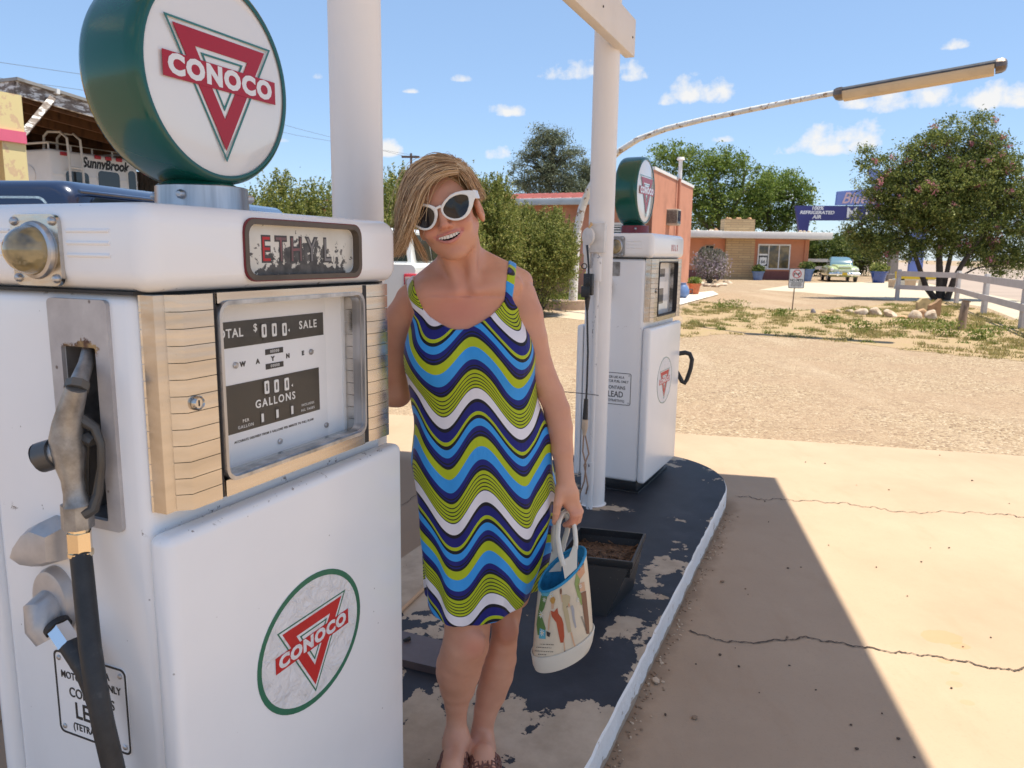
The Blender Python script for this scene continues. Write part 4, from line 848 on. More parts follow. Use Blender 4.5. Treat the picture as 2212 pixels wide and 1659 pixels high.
b = MB(); b.box((x0+.10, -.05, z0+.11), (x0+.74, -.035, z0+1.10)); po = b.build('window_poster', [flat('poster_black', (.03, .03, .035), .5)], wn_)
sh = [(-.22, .30), (-.26, .18), (-.24, -.05), (-.27, -.16), (-.16, -.28), (0, -.33), (.16, -.28), (.27, -.16), (.24, -.05), (.26, .18), (.22, .30), (.11, .26), (0, .31), (-.11, .26)]
b = MB(); b.prism(sh[::-1], 0, .006, 0, FRONT(-.05) @ T(x0+.42, z0+.60, 0)); b.box((x0+.12, -.056, z0+.13), (x0+.72, -.0505, z0+.24)); b.box((x0+.12, -.056, z0+1.0), (x0+.72, -.0505, z0+1.12)); b.build('road_shield', [whitel], po)
b = MB(); b.text('66', .33, FRONT(-.057) @ T(x0+.42, z0+.55, 0), 0, bold=.008); b.text('WELCOME', .10, FRONT(-.057) @ T(x0+.42, z0+1.06, 0), 1, bold=.003) if False else None; b.build('poster_lettering', [blackl], po)
b = MB(); b.box((1.55, -.08, 1.95), (2.25, .02, 2.45)); vb = b.build('wall_unit', pm('unit_tan', (.38, .26, .18), .7), mo); b = MB(); b.box((1.63, -.085, 2.02), (2.17, -.081, 2.38)); b.build('grille', glassd.m, vb)
b = MB(); b.box((8.72, -.12, 0), (8.80, -.02, 2.9)); b.build('downpipe', stuc_d, mo)
rockm = NT('pale_rock'); rk = rockm.noise(4, 7, .65); rockm.set(color=rockm.ramp(rk, [(.3, (.26, .17, .11)), (.5, (.50, .39, .29)), (.7, (.68, .60, .50))]), rough=.9); rockm.bump(rockm.noise(9, 6), .6, .03)
rock_o = pm('sandstone', (.50, .30, .17), .9, var=.25, scale=5, bump=.5, bscale=16)
def rock(name, p, sx, sy, sz, mat, seed, label, group=None, cat='rock', rz=0):
    rnd = random.Random(seed); bm = bmesh.new(); bmesh.ops.create_icosphere(bm, subdivisions=3, radius=1)
    ks = [(Vector((rnd.gauss(0, 1), rnd.gauss(0, 1), rnd.gauss(0, 1))).normalized(), rnd.uniform(.55, .85)) for _ in range(11)]
    for v in bm.verts:
        c = v.co.copy()
        for d, h in ks:
            e = c.dot(d)-h
            if e > 0: c -= d*e*.85
        v.co = Vector((c.x*sx, c.y*sy, max(c.z*sz, -sz*.35)+sz*.35))
    me = bpy.data.meshes.new(name); bm.to_mesh(me); bm.free(); me.materials.append(mat); me.polygons.foreach_set('use_smooth', [True]*len(me.polygons)); me.set_sharp_from_angle(angle=rad(28))
    o = bpy.data.objects.new(name, me); COL.objects.link(o); o.location = tuple(p); o.rotation_euler = (0, 0, rz); return tag(o, label, cat, group)
rnd = random.Random(4); MI = mo.matrix_basis.copy()
RG = 'ornamental rocks on the office roof'
for i in range(9):
    x = rnd.uniform(-.9, 2.6); p = MI @ Vector((x, rnd.uniform(-.7, .2), 3.40)); rock('roof_rock', p, rnd.uniform(.12, .22), .15, rnd.uniform(.10, .2), rockm.m if i % 3 else rock_o, 40+i, 'pale rock on the white roof left of the chimney', RG)
for i in range(6):
    p = MI @ Vector((rnd.uniform(3.1, 5.0), rnd.uniform(.4, .8), 4.32)); rock('roof_rock', p, rnd.uniform(.10, .18), .13, rnd.uniform(.08, .14), rock_o, 60+i, 'tan rock set along the top of the stone chimney', RG)
for i in range(3):
    p = MI @ Vector((8.2+.3*i, rnd.uniform(-.6, -.2), 3.40)); rock('roof_rock', p, .15, .13, .13, rockm.m, 70+i, 'pale rock on the roof near its right end', RG)
# ---- far trees
tree('pine_tree', 'tall grey green pine standing behind the orange building', 'tree', (1.9, 46, 0), [([(1.9, 46, 0), (1.95, 46, 3), (2.0, 46, 6), (2.3, 46, 8.2)], .3)],
     [((1.5, 46, 8.0), (.9, .9, .95)), ((2.4, 46, 8.3), (.8, .9, .6)), ((.9, 46, 7.2), (.9, 1, .5)), ((2.7, 46, 7.1), (1.3, 1.2, .9)), ((1.7, 46, 6.2), (2.2, 1.3, .9)), ((2.6, 46, 5.3), (2.2, 1.3, 1.0)), ((.6, 46, 5.5), (.9, 1.2, .5))], 420, 100, .32, .13, G_pine, 11, aspect=.35)
tree('pine_tree', 'lower grey green pine right of the tall pine, half behind the far post', 'tree', (4.6, 47, 0), [([(4.6, 47, 0), (4.6, 47, 3), (4.8, 47, 6)], .25)],
     [((4.3, 47, 6.6), (.9, .9, .7)), ((5.1, 47, 6.2), (.8, .9, .6)), ((3.9, 47, 5.4), (1.5, 1.2, .9)), ((5.2, 47, 5.2), (1.5, 1.2, 1.0))], 260, 100, .32, .13, G_pine, 12, aspect=.35)
def px_ell(lst, Y): return [(aty(x, y, Y), (rx*Y/FPX*1.02, ry*Y/FPX*1.1, ry*Y/FPX*1.02)) for x, y, rx, ry in lst]
def px_stem(lst, Y, r): return ([aty(x, y, Y) for x, y in lst], r)
tree('elm_tree', 'broad green elm behind the motel office, taller of the two', 'tree', aty(1560, 585, 74), [px_stem([(1560, 585), (1558, 500), (1545, 440), (1530, 380)], 74, .35), px_stem([(1560, 560), (1575, 480), (1600, 420), (1610, 370)], 74, .3), px_stem([(1558, 520), (1510, 470), (1480, 420)], 74, .25)],
     px_ell([(1520, 345, 55, 35), (1580, 360, 60, 40), (1455, 345, 55, 35), (1500, 420, 80, 50), (1600, 430, 65, 45), (1540, 470, 100, 40), (1420, 330, 30, 18), (1645, 400, 30, 40)], 74), 620, 70, .55, .24, G_fresh, 13, bk=bark_l)
tree('elm_tree', 'lighter green elm right of the taller elm above the office roof', 'tree', aty(1690, 585, 76), [px_stem([(1690, 585), (1680, 520), (1700, 470), (1720, 420)], 76, .3), px_stem([(1685, 540), (1655, 480), (1640, 430)], 76, .22)],
     px_ell([(1700, 400, 45, 35), (1660, 420, 45, 45), (1735, 430, 30, 30), (1690, 470, 60, 30), (1640, 470, 40, 30)], 76), 340, 70, .55, .24, G_fresh, 14, bk=bark_l)
for i, (x, y, Y, w, h, lb) in enumerate(((1782, 592, 70, 3.0, 4.0, 'dark green bush right of the office behind the parked car'), (1700, 590, 72, 3.0, 3.2, 'bush showing over the low end of the office roof'), (1850, 590, 74, 2.6, 4.4, 'dark bush behind the parked car and beneath the motel sign'))):
    shrub('background_bush', lb, aty(x, y, Y)*np.array([1, 1, 0]), w, 2, h, 230, 60, .45, .24, G_dark, 30+i, 0, 'bushes behind the parked car')
# flowering tree beside the fence
fb = on_ground(2030, 648); FY = fb[1]
tree('flowering_tree', 'multi stemmed tree with pink blossoms growing by the white fence', 'tree', fb,
     [px_stem([(2022, 648), (2000, 620), (1985, 575), (1965, 520), (1940, 460)], FY, .13), px_stem([(2030, 650), (2030, 600), (2028, 540), (2035, 470), (2040, 380)], FY, .16), px_stem([(2034, 640), (2045, 590), (2060, 520), (2075, 430), (2070, 350)], FY, .11), px_stem([(2045, 648), (2062, 600), (2085, 560), (2120, 510), (2150, 450)], FY-.3, .13)],
     px_ell([(2085, 285, 72, 42), (2020, 315, 55, 36), (1960, 350, 58, 38), (1905, 400, 58, 40), (2130, 340, 60, 48), (2180, 400, 55, 60), (2040, 390, 90, 60), (1960, 450, 80, 50), (2100, 450, 85, 60), (1890, 480, 60, 38), (1930, 530, 70, 28), (2170, 500, 62, 50), (2060, 520, 80, 26), (2130, 565, 50, 22), (2215, 450, 45, 60), (1872, 345, 18, 28), (2000, 420, 110, 80), (2100, 380, 80, 70), (2060, 470, 110, 60), (2190, 540, 60, 40), (1895, 525, 62, 34), (1975, 535, 60, 26), (2105, 545, 66, 30), (2185, 570, 52, 30), (2050, 530, 80, 24), (1860, 500, 40, 26)], FY), 2700, 74, .24, .105, G_flower, 15, extra=('blossoms', .075, .075, M_pink, 1.6), shell=.40, nbranch=95, aspect=.4)
# ---- sage shrub bed by the office, pots and jug
shrub('sage_shrub', 'silvery lilac sage bush by the stone pier of the office', aty(1532, 612, 47.5)*np.array([1, 1, 0])+np.array([0, 0, 0]), 1.1, 1.0, 2.0, 170, 40, .2, .10, G_lav, 41, 130, cat='shrub', up=1.2, extra=('lilac_spikes', 2600, .10, M_lil))
SB = 'white edging stones of the sage bed'
for i, (x, y) in enumerate(((1500, 612), (1512, 616), (1527, 619), (1545, 620), (1560, 617), (1572, 612))): rock('edging_stone', on_ground(x, y), .32, .22, .16, rockm.m, 80+i, 'pale edging stone at the foot of the sage bush', SB)
terra = pm('terracotta', (.48, .15, .07), .8, var=.15, scale=9); cobalt = pm('cobalt_glaze', (.025, .065, .26), .25, var=.12, scale=5, coat=.3); paleblue = pm('blue_grey_glaze', (.12, .20, .40), .4, var=.15)
def pot(name, label, p, r, h, mat, seed, plant=None, group=None):
    t = thing(name, label, 'flower pot', tuple(p), group=group); b = MB()
    b.lathe([(r*.68, 0), (r*.8, h*.4), (r*.95, h*.86), (r*1.06, h*.88), (r*1.08, h), (r*.92, h), (r*.88, h*.85), (0, h*.83)], 22); b.build('pot', mat, t)
    rng = np.random.default_rng(seed); P = in_ball(rng, 420, .4)*np.array([r*1.2, r*1.2, r*.8])+np.array([0, 0, h+r*.35]); leaf_cloud('plant', P, r*.4, plant or G_fresh, t, rng); return t
pot('terracotta_pot', 'terracotta pot with a small plant at the corner of the orange building', on_ground(1499, 637), .26, .48, terra, 1)
pot('cobalt_pot', 'small blue pot under the office window beside the stone pier', aty(1637, 600, 55)*np.array([1, 1, 0]), .42, .62, paleblue, 2, G_dark)
pot('cobalt_pot', 'large pale blue pot at the right corner of the office', aty(1741, 608, 54)*np.array([1, 1, 0]), .48, .85, paleblue, 3, G_dark)
pot('cobalt_pot', 'cobalt blue pot with bare stalks to the right of the parked car', on_ground(1897, 611), .55, .78, cobalt, 4, G_olive)
jg = thing('ceramic_jug', 'white and blue ceramic jug on the white slab by the orange building', 'jug', tuple(gz(1474, 645)))
b = MB(); b.lathe([(.13, .03), (.24, .16), (.25, .32), (.17, .48), (.11, .55), (.14, .6)], 20); b.build('body', paleblue, jg); b = MB(); b.tube([(.24, 0, .35), (.36, 0, .36), (.36, 0, .2), (.25, 0, .18)], .025, 8); b.build('handle', glassd.m, jg)
# ---- NO PETS sign
sp_ = on_ground(1711, 671); ns = thing('no_pets_sign', 'small white NO PETS sign on a thin rusty post in the dry grass', 'sign', tuple(sp_), rad(-8))
b = MB(); b.tube([(0, 0, 0), (.03, 0, 1.25)], .016, 8); b.build('post', pm('rusty_post', (.13, .075, .05), .8), ns)
b = MB(); z0, h_, w_ = .68, .60, .46; Ms = FRONT(-.02) @ T(-.17, z0, 0); b.prism(rpoly(0, 0, w_, h_, .04), -.006, .004, 0, Ms); pnl = b.build('panel', [flat('sign_white', (.74, .74, .73), .45)], ns)
b = MB(); b.ring(rpoly(.0, .0, w_, h_, .04), rpoly(.018, .018, w_-.018, h_-.018, .03), .004, .006, 0, Ms); b.text('NO PETS', .105, Ms @ T(w_/2, .235, .0045), 0, bold=.004, sx=.9)
for i in range(4): b.box((.06+.02*(i % 2), .165-.035*i, .004), (w_-.06-.03*(i % 2), .18-.035*i, .0055), 0, M=Ms)
b.add([(p[0]*.09+w_/2-.0, p[1]*.07+.42, .0048) for p in ((-1, -.6), (-.75, -.6), (-.7, 0), (.4, 0), (.45, -.6), (.7, -.6), (.7, .15), (.95, .4), (1.05, .3), (1.0, .75), (.6, .8), (.45, .35), (-.8, .35), (-1.05, .8))], [tuple(range(14))], 0, Ms)
b.build('lettering', [blackl], pnl)
b = MB(); Mr = Ms @ T(w_/2, .43, .006); b.ring(circ(0, 0, .13, n=32), circ(0, 0, .108, n=32), 0, .002, 0, Mr); b.box((-.11, -.011, 0), (.11, .011, .002), 0, M=Mr @ RZ(-45)); b.build('prohibition_ring', [flat('sign_red', (.55, .03, .03), .5)], pnl)
# ---- light pole with long fluorescent arm
pbs = on_ground(1237, 668); lp_ = thing('light_pole', 'peeling white bent pole with a long fluorescent lamp arm on a concrete pad', 'street lamp')
pw_ = NT('peeling_pole'); pr_ = pw_.noise(7, 7, .7); pw_.set(color=pw_.mix(pw_.step(pr_, .56, .60), pw_.ramp(pw_.noise(3, 4), [(.3, (.66, .62, .57)), (.7, (.78, .75, .72))]), pw_.ramp(pw_.noise(22, 5), [(.35, (.16, .075, .03)), (.65, (.42, .26, .13))])), rough=.6); pw_.bump(pr_, .4, .02)
pth = [(1237, 668, 22.6), (1240, 600, 22.6), (1243, 545, 22.6), (1248, 490, 22.6), (1257, 450, 22.6), (1271, 413, 22.4), (1290, 380, 22.1), (1312, 350, 21.8), (1340, 325, 21.4), (1380, 300, 20.9), (1440, 278, 20.1), (1520, 258, 19.1), (1620, 237, 17.9), (1720, 217, 16.8), (1812, 199, 15.8)]
pp = [aty(*q) for q in pth]; pp[0][2] = .05; b = MB(); b.tube([tuple(p) for p in pp[:8]], [.13, .125, .12, .115, .11, .10, .095, .09], 14); b.tube([tuple(p) for p in pp[7:]], [.088, .082, .076, .07, .065, .06, .055, .052], 14); b.build('pole', pw_.m, lp_)
b = MB(); b.prism([(pbs[0]-.45+x, pbs[1]+y) for x, y in circ(0, 0, .95, .5, 18)], 0, .26); b.build('concrete_pad', pm('pad_concrete', (.36, .25, .18), .9, var=.15), lp_)
A0, A1 = np.array([6.324, 15.779, 4.80]), np.array([8.654, 14.397, 5.05]); dx = (A1-A0)/np.linalg.norm(A1-A0); L_ = np.linalg.norm(A1-A0)
yax = np.cross([0, 0, 1], dx); yax /= np.linalg.norm(yax); zax = np.cross(dx, yax); Ml = Matrix(((dx[0], yax[0], zax[0], A0[0]), (dx[1], yax[1], zax[1], A0[1]), (dx[2], yax[2], zax[2], A0[2]), (0, 0, 0, 1)))
b = MB(); LL = []
for x in (0, L_): LL.append([(x, -.21, -.02), (x, -.21, .01), (x, -.15, .055), (x, .15, .055), (x, .21, .01), (x, .21, -.02)])
b.loops(LL, M=Ml); hs = b.build('lamp_housing', pm('lamp_dark', (.075, .072, .075), .4, .3, var=.3), lp_)
b = MB(); LL = []
for x in (.10, L_-.12): LL.append([(x, -.205, -.021), (x, -.203, -.075), (x, -.14, -.165), (x, .14, -.165), (x, .203, -.075), (x, .205, -.021)])
b.loops(LL, M=Ml); b.build('lamp_diffuser', pm('diffuser_tan', (.62, .47, .30), .45, var=.08, scale=2), hs)
for xe, sg in ((0, -1), (L_, 1)):
    b = MB(); b.loops([[(xe-sg*.10+sg*d_, y*k, z*k-.02) for y, z in ((-.215, -.06), (-.215, .02), (-.15, .085), (.15, .085), (.215, .02), (.215, -.06), (.13, -.115), (-.13, -.115))] for d_, k in ((0, 1.03), (.10, 1.0), (.155, .8), (.18, .45))], M=Ml); b.build('end_cap', pm('cap_bronze', (.16, .12, .10), .35, .6, var=.3), hs)
# ---- utility pole and wires
up_ = thing('utility_pole', 'distant wooden utility pole with crossarm above her hair', 'utility pole', tuple(aty(889, 470, 80)*np.array([1, 1, 0])))
X0 = aty(889, 470, 80)[0]; zt = aty(889, 331, 80)[2]; zc_ = aty(889, 339, 80)[2]; wd_ = pm('pole_wood', (.10, .07, .055), .9)
b = MB(); b.tube([(0, 0, 0), (0, 0, zt)], [.17, .11], 9); b.build('pole', wd_, up_); b = MB(); b.box((-.95, -.1, zc_-.10), (.85, .1, zc_+.10)); b.build('crossarm', wd_, up_)
for i, P in enumerate(([(-60, 126), (195, 163), (420, 213), (640, 277), (872, 337)], [(-60, 160), (195, 197), (420, 243), (640, 292), (903, 337)])):
    b = MB(); b.tube([tuple(aty(x, y, 45+35*max(0, (x+60))/960)) for x, y in P], .014, 5); tag(b.build('overhead_wire', flat('wire_grey', (.12, .13, .15), .6)), ('upper overhead wire in the sky left of the globe', 'lower overhead wire in the sky left of the globe')[i], 'wire', 'overhead wires')
# ================================================================== left background: shed, trailer, yellow wall, van
wood_w = NT('weathered_wood'); wv = wood_w.noise(5, 8, .72, stretch=(1, 1, 3)); wood_w.set(color=wood_w.mix(wood_w.step(wv, .50, .56), wood_w.ramp(wood_w.noise(18, 4), [(.3, (.13, .10, .085)), (.7, (.27, .22, .19))]), (.70, .68, .66)), rough=.9); wood_w.bump(wv, .4, .01)
wood_b = pm('rafter_brown', (.11, .048, .02), .85, var=.3, scale=3, stretch=(4, .4, 1)); tin = pm('tin_grey', (.33, .31, .29), .55, .3, var=.2, scale=4, bump=.3, bscale=6)
c0 = aty(38, 172, 13.0); sh_ = thing('shed', 'open timber shed with peeling white fascia and brown rafters at the far left', 'shed', (c0[0], c0[1], 0), PROT)
zt = c0[2]; Hs = zt; sl_ = -.085
b = MB(); Mr = T(0, 0, zt) @ RY(-math.degrees(math.atan(sl_)))
b.box((-.02, -.02, -.25), (5.2, .03, -.03), M=Mr); b.box((-.04, .03, -.34), (.0, 6, -.02), M=Mr); b.build('fascia', wood_w.m, sh_)
b = MB(); b.box((-.06, -.08, -.03), (5.3, 6.1, .02), M=Mr); b.build('roof', tin, sh_)
for i in range(6): b = MB(); b.box((.6+.8*i, -.105, -.06), (.66+.8*i, -.021, .022), M=Mr); b.build('roof_clip', white, sh_)
b = MB()
b.box((.01, .05, -.10), (5.2, 6, -.035), M=Mr)
for i in range(8): b.box((.02, .10+.72*i, -.30), (5.1, .15+.72*i, -.10), M=Mr)
b.build('rafters', wood_b, sh_)
Q0 = (Matrix.Translation((c0[0], c0[1], 0)) @ Matrix.Rotation(PROT, 4, 'Z')).inverted(); q0_, q1_ = Q0 @ Vector(aty(112, 214, 13.45)), Q0 @ Vector(aty(46, 294, 12.6)); b = MB(); b.tube([tuple(q0_), tuple(q1_)], .07, 4); b.build('brace', wood_w.m, sh_)
b = MB(); [b.box((-.4+.115*i, 5.9, 0), (-.4+.115*i+.085, 5.95, zt-.3)) for i in range(52)]; b.box((-.5, 5.96, 0), (5.3, 5.99, zt-.3)); b.build('back_boards', tin, sh_)
b = MB(); [b.box((5.0, .6+.16*i, 0), (5.03, .6+.16*i+.12, zt-.85)) for i in range(34)]; b.box((5.03, .5, 0), (5.05, 6, zt-.85)); b.build('side_boards', pm('board_grey', (.20, .17, .15), .9, var=.3, scale=6), sh_)
# yellow wall
yel = NT('peeling_yellow'); yn = yel.noise(2.2, 8, .65); yel.set(color=yel.mix(yel.step(yn, .555, .57), (.70, .58, .30), (.62, .44, .27)), rough=.9)
q = aty(46, 206, 10.6); yw = thing('station_wall', 'peeling yellow station wall with a pink band at the left edge', 'building', (q[0], q[1], 0), PROT); ztop = q[2]; zp0, zp1 = aty(48, 311, 10.6)[2], aty(48, 286, 10.6)[2]
b = MB(); b.box((-6, 0, zp1), (0, .2, ztop)); b.box((-.32, 0, 0), (0, .2, zp0)); b.build('wall', yel.m, yw)
b = MB(); b.box((-6, -.03, zp0), (0, .2, zp1)); b.build('pink_band', pm('pink_paint', (.68, .13, .22), .8, var=.08), yw)
b = MB(); b.box((-6, .16, 0), (-.32, .2, zp0)); b.build('recess', pm('recess_shaded_orange', (.62, .40, .13), .9), yw)  # darker orange carries the shade of the recessed wall in its colour
# travel trailer
tr_ = thing('travel_trailer', 'white travel trailer with ladder and lettering parked under the shed roof', 'trailer', (0, 0, 0), PROT); o = aty(106, 320, 15.0); tr_.location = (o[0], o[1], 0); ZT = o[2]
TI = (Matrix.Translation((o[0], o[1], 0)) @ Matrix.Rotation(PROT, 4, 'Z')).inverted()
def tl(px, py, yo=0.0):
    N = PN; v = TI @ Vector(plane_hit(px, py, o-PN*yo, PN)); return v.x, v.z
fib = pm('trailer_white', (.83, .81, .79), .4, var=.05, scale=1.5)
wR = tl(298, 372)[0]
b = MB(); b.box((0, 0, .55), (wR, 8, ZT), r=.06, seg=3); b.build('body', fib, tr_, angle=30)
b = MB(); zc = tl(220, 355)[1]; b.box((.03, -.012, zc-.30), (wR-.03, .0, zc-.27)); b.build('seam', fib, tr_)
for xa, xb in ((138, 193), (208, 259), (273, 317)):
    x0, z1 = tl(xa, 374); x1 = tl(xb, 374)[0]; z1 = tl((xa+xb)/2, 368)[1]; x1 = min(x1, wR-.05); b = MB(); b.prism(rpoly(x0, z1-.75, x1, z1, .09), 0, .012, 0, FRONT(0)); w_ = b.build('window', fib, tr_); b = MB(); b.prism(rpoly(x0+.03, z1-.72, x1-.03, z1-.03, .08), .012, .018, 0, FRONT(0)); b.build('pane', glassd.m, w_)
b = MB(); b.prism(rpoly(-1.5, ZT-1.75, -.18, ZT-.98, .1), 0, .02, 0, SIDE(0)); w_ = b.build('window', fib, tr_); b = MB(); b.prism(rpoly(-1.47, ZT-1.72, -.22, ZT-1.02, .09), .02, .025, 0, SIDE(0)); b.build('pane', glassd.m, w_)
b = MB(); b.lathe([(.19, 0), (.19, .02), (.15, .035), (0, .04)], 24, M=SIDE(0) @ T(-.62, ZT-.48, 0)); b.build('side_vent', fib, tr_)
x, z = tl(228, 357); b = MB(); b.text('SunnyBrook', .27, FRONT(-.001) @ T(x, z, 0), 0, bold=.012, shear=.25, sx=(tl(283, 365)[0]-tl(177, 350)[0])/1.43); 
b.build('trailer_lettering', [blackl], tr_)
redl = flat('marker_red', (.42, .02, .03), .3)
for px, py in ((136, 332), (210, 340), (233, 343), (256, 346)):
    x, z = tl(px, py); b = MB(); b.box((x-.07, -.03, z-.035), (x+.07, .0, z+.035), r=.01); b.build('marker_light', redl, tr_)
rail = pm('rail_white', (.64, .62, .59), .4)
b = MB()
for px in (140, 168):
    x = tl(px, 360)[0]; b.tube([(x, .55, ZT+.02), (x, .52, ZT+.28), (x, .40, ZT+.36), (x, .05, ZT+.34), (x, -.12, ZT+.22), (x, -.14, ZT-.1), (x, -.12, .9)], .024, 8)
xa, xb = tl(140, 360)[0], tl(168, 360)[0]
for k in range(6): b.tube([(xa, -.13, ZT-.32-.3*k), (xb, -.13, ZT-.32-.3*k)], .02, 7)
b.build('ladder', rail, tr_)
b = MB(); b.tube([(wR-.06, 5, ZT+.12), (wR-.06, .1, ZT+.12), (.06, .1, ZT+.12), (.06, 6, ZT+.12)], .022, 8); [b.tube([(.06+(wR-.12)*i/4, .1, ZT-.02), (.06+(wR-.12)*i/4, .1, ZT+.12)], .018, 6) for i in range(5)]
b.tube([(-.0, 2.6, ZT), (0, 2.6, ZT+.42), (0, 2.0, ZT+.46), (0, 1.5, ZT+.38), (0, 1.5, ZT)], .022, 8); b.build('roof_rail', rail, tr_)
b = MB(); [b.tube([(-.02, y, .36), (.22, y, .36)], .36, 18) for y in (3.4, 4.3)]; b.build('wheels', rubber.m, tr_)
# dark blue van at the left
vb_ = NT('van_blue'); vb_.set(color=(.010, .022, .062), rough=.22, coat=.8, coatr=.04, metal=.2); fade = vb_.step(vb_.noise(3.5, 6, .6), .62, .68); vb_.set(color=vb_.mix(vb_.math('MULTIPLY', fade, .35), (.012, .024, .066), (.22, .25, .36)))
vo = aty(158, 395, 5.05); vn = thing('blue_van', 'dark navy blue van parked behind the large pump', 'van', (vo[0], vo[1], 0), rad(-7))
ZV = aty(158, 386, 5.05)[2]
def vsec(x0, x1, z0, z1, r): return rpoly(x0, z0, x1, z1, r, 5)
b = MB(); L = []
for y, k, zt_ in ((0, .93, ZV-.05), (.02, .965, ZV-.025), (.07, .99, ZV-.006), (.16, 1, ZV), (3.3, 1, ZV+.02), (3.5, .98, ZV-.05), (4.1, .95, 1.28), (5.0, .93, 1.15), (5.15, .9, 1.0)):
    w2 = .98*k; L.append([(-.98+x, y, z) for x, z in rpoly(-w2, .32, w2, zt_, .16 if zt_ > 1.5 else .1, 5)])
b.loops(L); b.build('body', vb_.m, vn, angle=40)
dglass = NT('van_glass'); dglass.set(color=(.010, .016, .032), rough=.05, spec=.6, coat=.5)
b = MB(); b.prism(rpoly(-1.74, 1.30, -.20, ZV-.125, .07), -.02, .006, 0, FRONT(.012)); rw = b.build('rear_window', dglass.m, vn)
chrome = flat('chrome', (.75, .76, .78), .08, 1.0)
b = MB(); b.ring(rpoly(-1.755, 1.285, -.185, ZV-.110, .08), rpoly(-1.74, 1.30, -.20, ZV-.125, .07), -.01, .012, 0, FRONT(.012)); b.build('window_trim', chrome, rw)
b = MB(); Mx = Matrix(((0, 0, 1, .0005), (1, 0, 0, 0), (0, 1, 0, 0), (0, 0, 0, 1)))
b.prism(rpoly(.16, 1.28, 1.42, ZV-.105, .05), -.01, .008, 0, Mx); sw = b.build('side_window', dglass.m, vn)
b = MB(); b.prism(rpoly(1.52, 1.28, 2.9, ZV-.105, .05), -.01, .008, 0, Mx); b.build('side_window', dglass.m, vn)
for y in (.48, 1.12): b = MB(); b.box((.0075, y, ZV-.165), (.016, y+.09, ZV-.148), r=.003); b.build('window_clip', chrome, sw)
b = MB(); b.tube([(-.0, .05, ZV-.075), (-.0, 3.2, ZV-.06)], .012, 8); b.build('drip_rail', vb_.m, vn)
b = MB(); b.box((-1.9, -.1, .42), (-.06, .04, .58), r=.03); b.build('bumper', chrome, vn)
for y in (.9, 3.9):
    for x in (-1.9, -.2): b = MB(); b.tube([(x-.02, y, .36), (x+.2, y, .36)], .36, 20); b.build('wheel', rubber.m, vn)
for x in (-1.86, -.14): b = MB(); b.box((x-.06, -.02, .80), (x+.06, .03, 1.2), r=.02); b.build('tail_light', redl, vn)
# white sport utility behind her
sv = thing('white_suv', 'white sport utility vehicle with red tail lamp seen past her hair', 'car', tuple(aty(897, 600, 10)*np.array([1, 1, 0])), rad(-6))
wcar = NT('car_white'); wcar.set(color=(.72, .725, .71), rough=.2, coat=.6, coatr=.05)
zr, zb0, ztl0, ztl1 = aty(870, 491, 10)[2], aty(880, 568, 10)[2], aty(880, 626, 10)[2], aty(880, 591, 10)[2]
b = MB(); L = []
for y, z_ in ((0, zb0-.02), (.03, zb0), (4.6, zb0-.05), (4.75, zb0-.25)): L.append([(x, y, z) for x, z in rpoly(-1.95, .4, .0, z_, .07, 4)])
b.loops(L); b.build('body', wcar.m, sv, angle=40)
b = MB(); L = []
for y, zt_, w_ in ((.08, zb0-.02, .0), (.22, zr-.03, .05), (.30, zr, .06), (2.9, zr+.01, .06), (3.5, zb0-.02, .03)): L.append([(-1.95+w_, y, zb0-.03), (-w_, y, zb0-.03), (-w_-.07, y, max(zt_-.05, zb0-.025)), (-w_-.16, y, max(zt_, zb0-.02)), (-1.95+w_+.16, y, max(zt_, zb0-.02)), (-1.95+w_+.07, y, max(zt_-.05, zb0-.025))])
b.loops(L); b.build('cabin', wcar.m, sv, angle=30)
sgl = NT('suv_glass'); sgl.set(color=(.018, .026, .022), rough=.12, spec=.12)
b = MB(); b.add([(-1.80, .085, zb0+.02), (-.12, .085, zb0+.02), (-.20, .20, zr-.07), (-1.72, .20, zr-.07)], [(0, 1, 2, 3)]); b.build('rear_window', sgl.m, sv)
for y0_, y1_ in ((.36, 1.3), (1.38, 2.3), (2.36, 3.1)): b = MB(); b.add([(-.052, y0_, zb0+.02), (-.052, y1_, zb0+.02), (-.118, y1_, zr-.08), (-.118, y0_, zr-.08)], [(0, 1, 2, 3)]); b.build('side_window', sgl.m, sv)
for x in (-1.95, 0.0):
    b = MB(); b.box((x-.15 if x == 0 else x-.02, -.03, ztl0-.1), (x+.02 if x == 0 else x+.15, .2, ztl1), r=.02); tl_ = b.build('tail_light', pm('lamp_red', (.50, .03, .04), .2, coat=.5), sv)
    b = MB(); b.box((x-.13 if x == 0 else x+.01, -.04, ztl0+.02), (x if x == 0 else x+.13, -.02, ztl1-.04), r=.008); b.build('reverse_lens', pm('lens_grey', (.40, .30, .28), .2, coat=.5), tl_)
b = MB(); zA = zr; xA = aty(870, 480, 10.4)[0]-sv.location.x; b.tube([(xA, .5, zA), (xA, .52, aty(870, 463, 10.4)[2])], .008, 6); b.lathe([(.05, zA-.01), (.045, zA+.015), (.01, zA+.03)], 12, M=T(xA, .5, 0)); b.build('antenna', blackl, sv)
for y in (.9, 3.9):
    for x in (-1.9, -.2): b = MB(); b.tube([(x-.03, y, .38), (x+.2, y, .38)], .38, 20); b.build('wheel', rubber.m, sv)
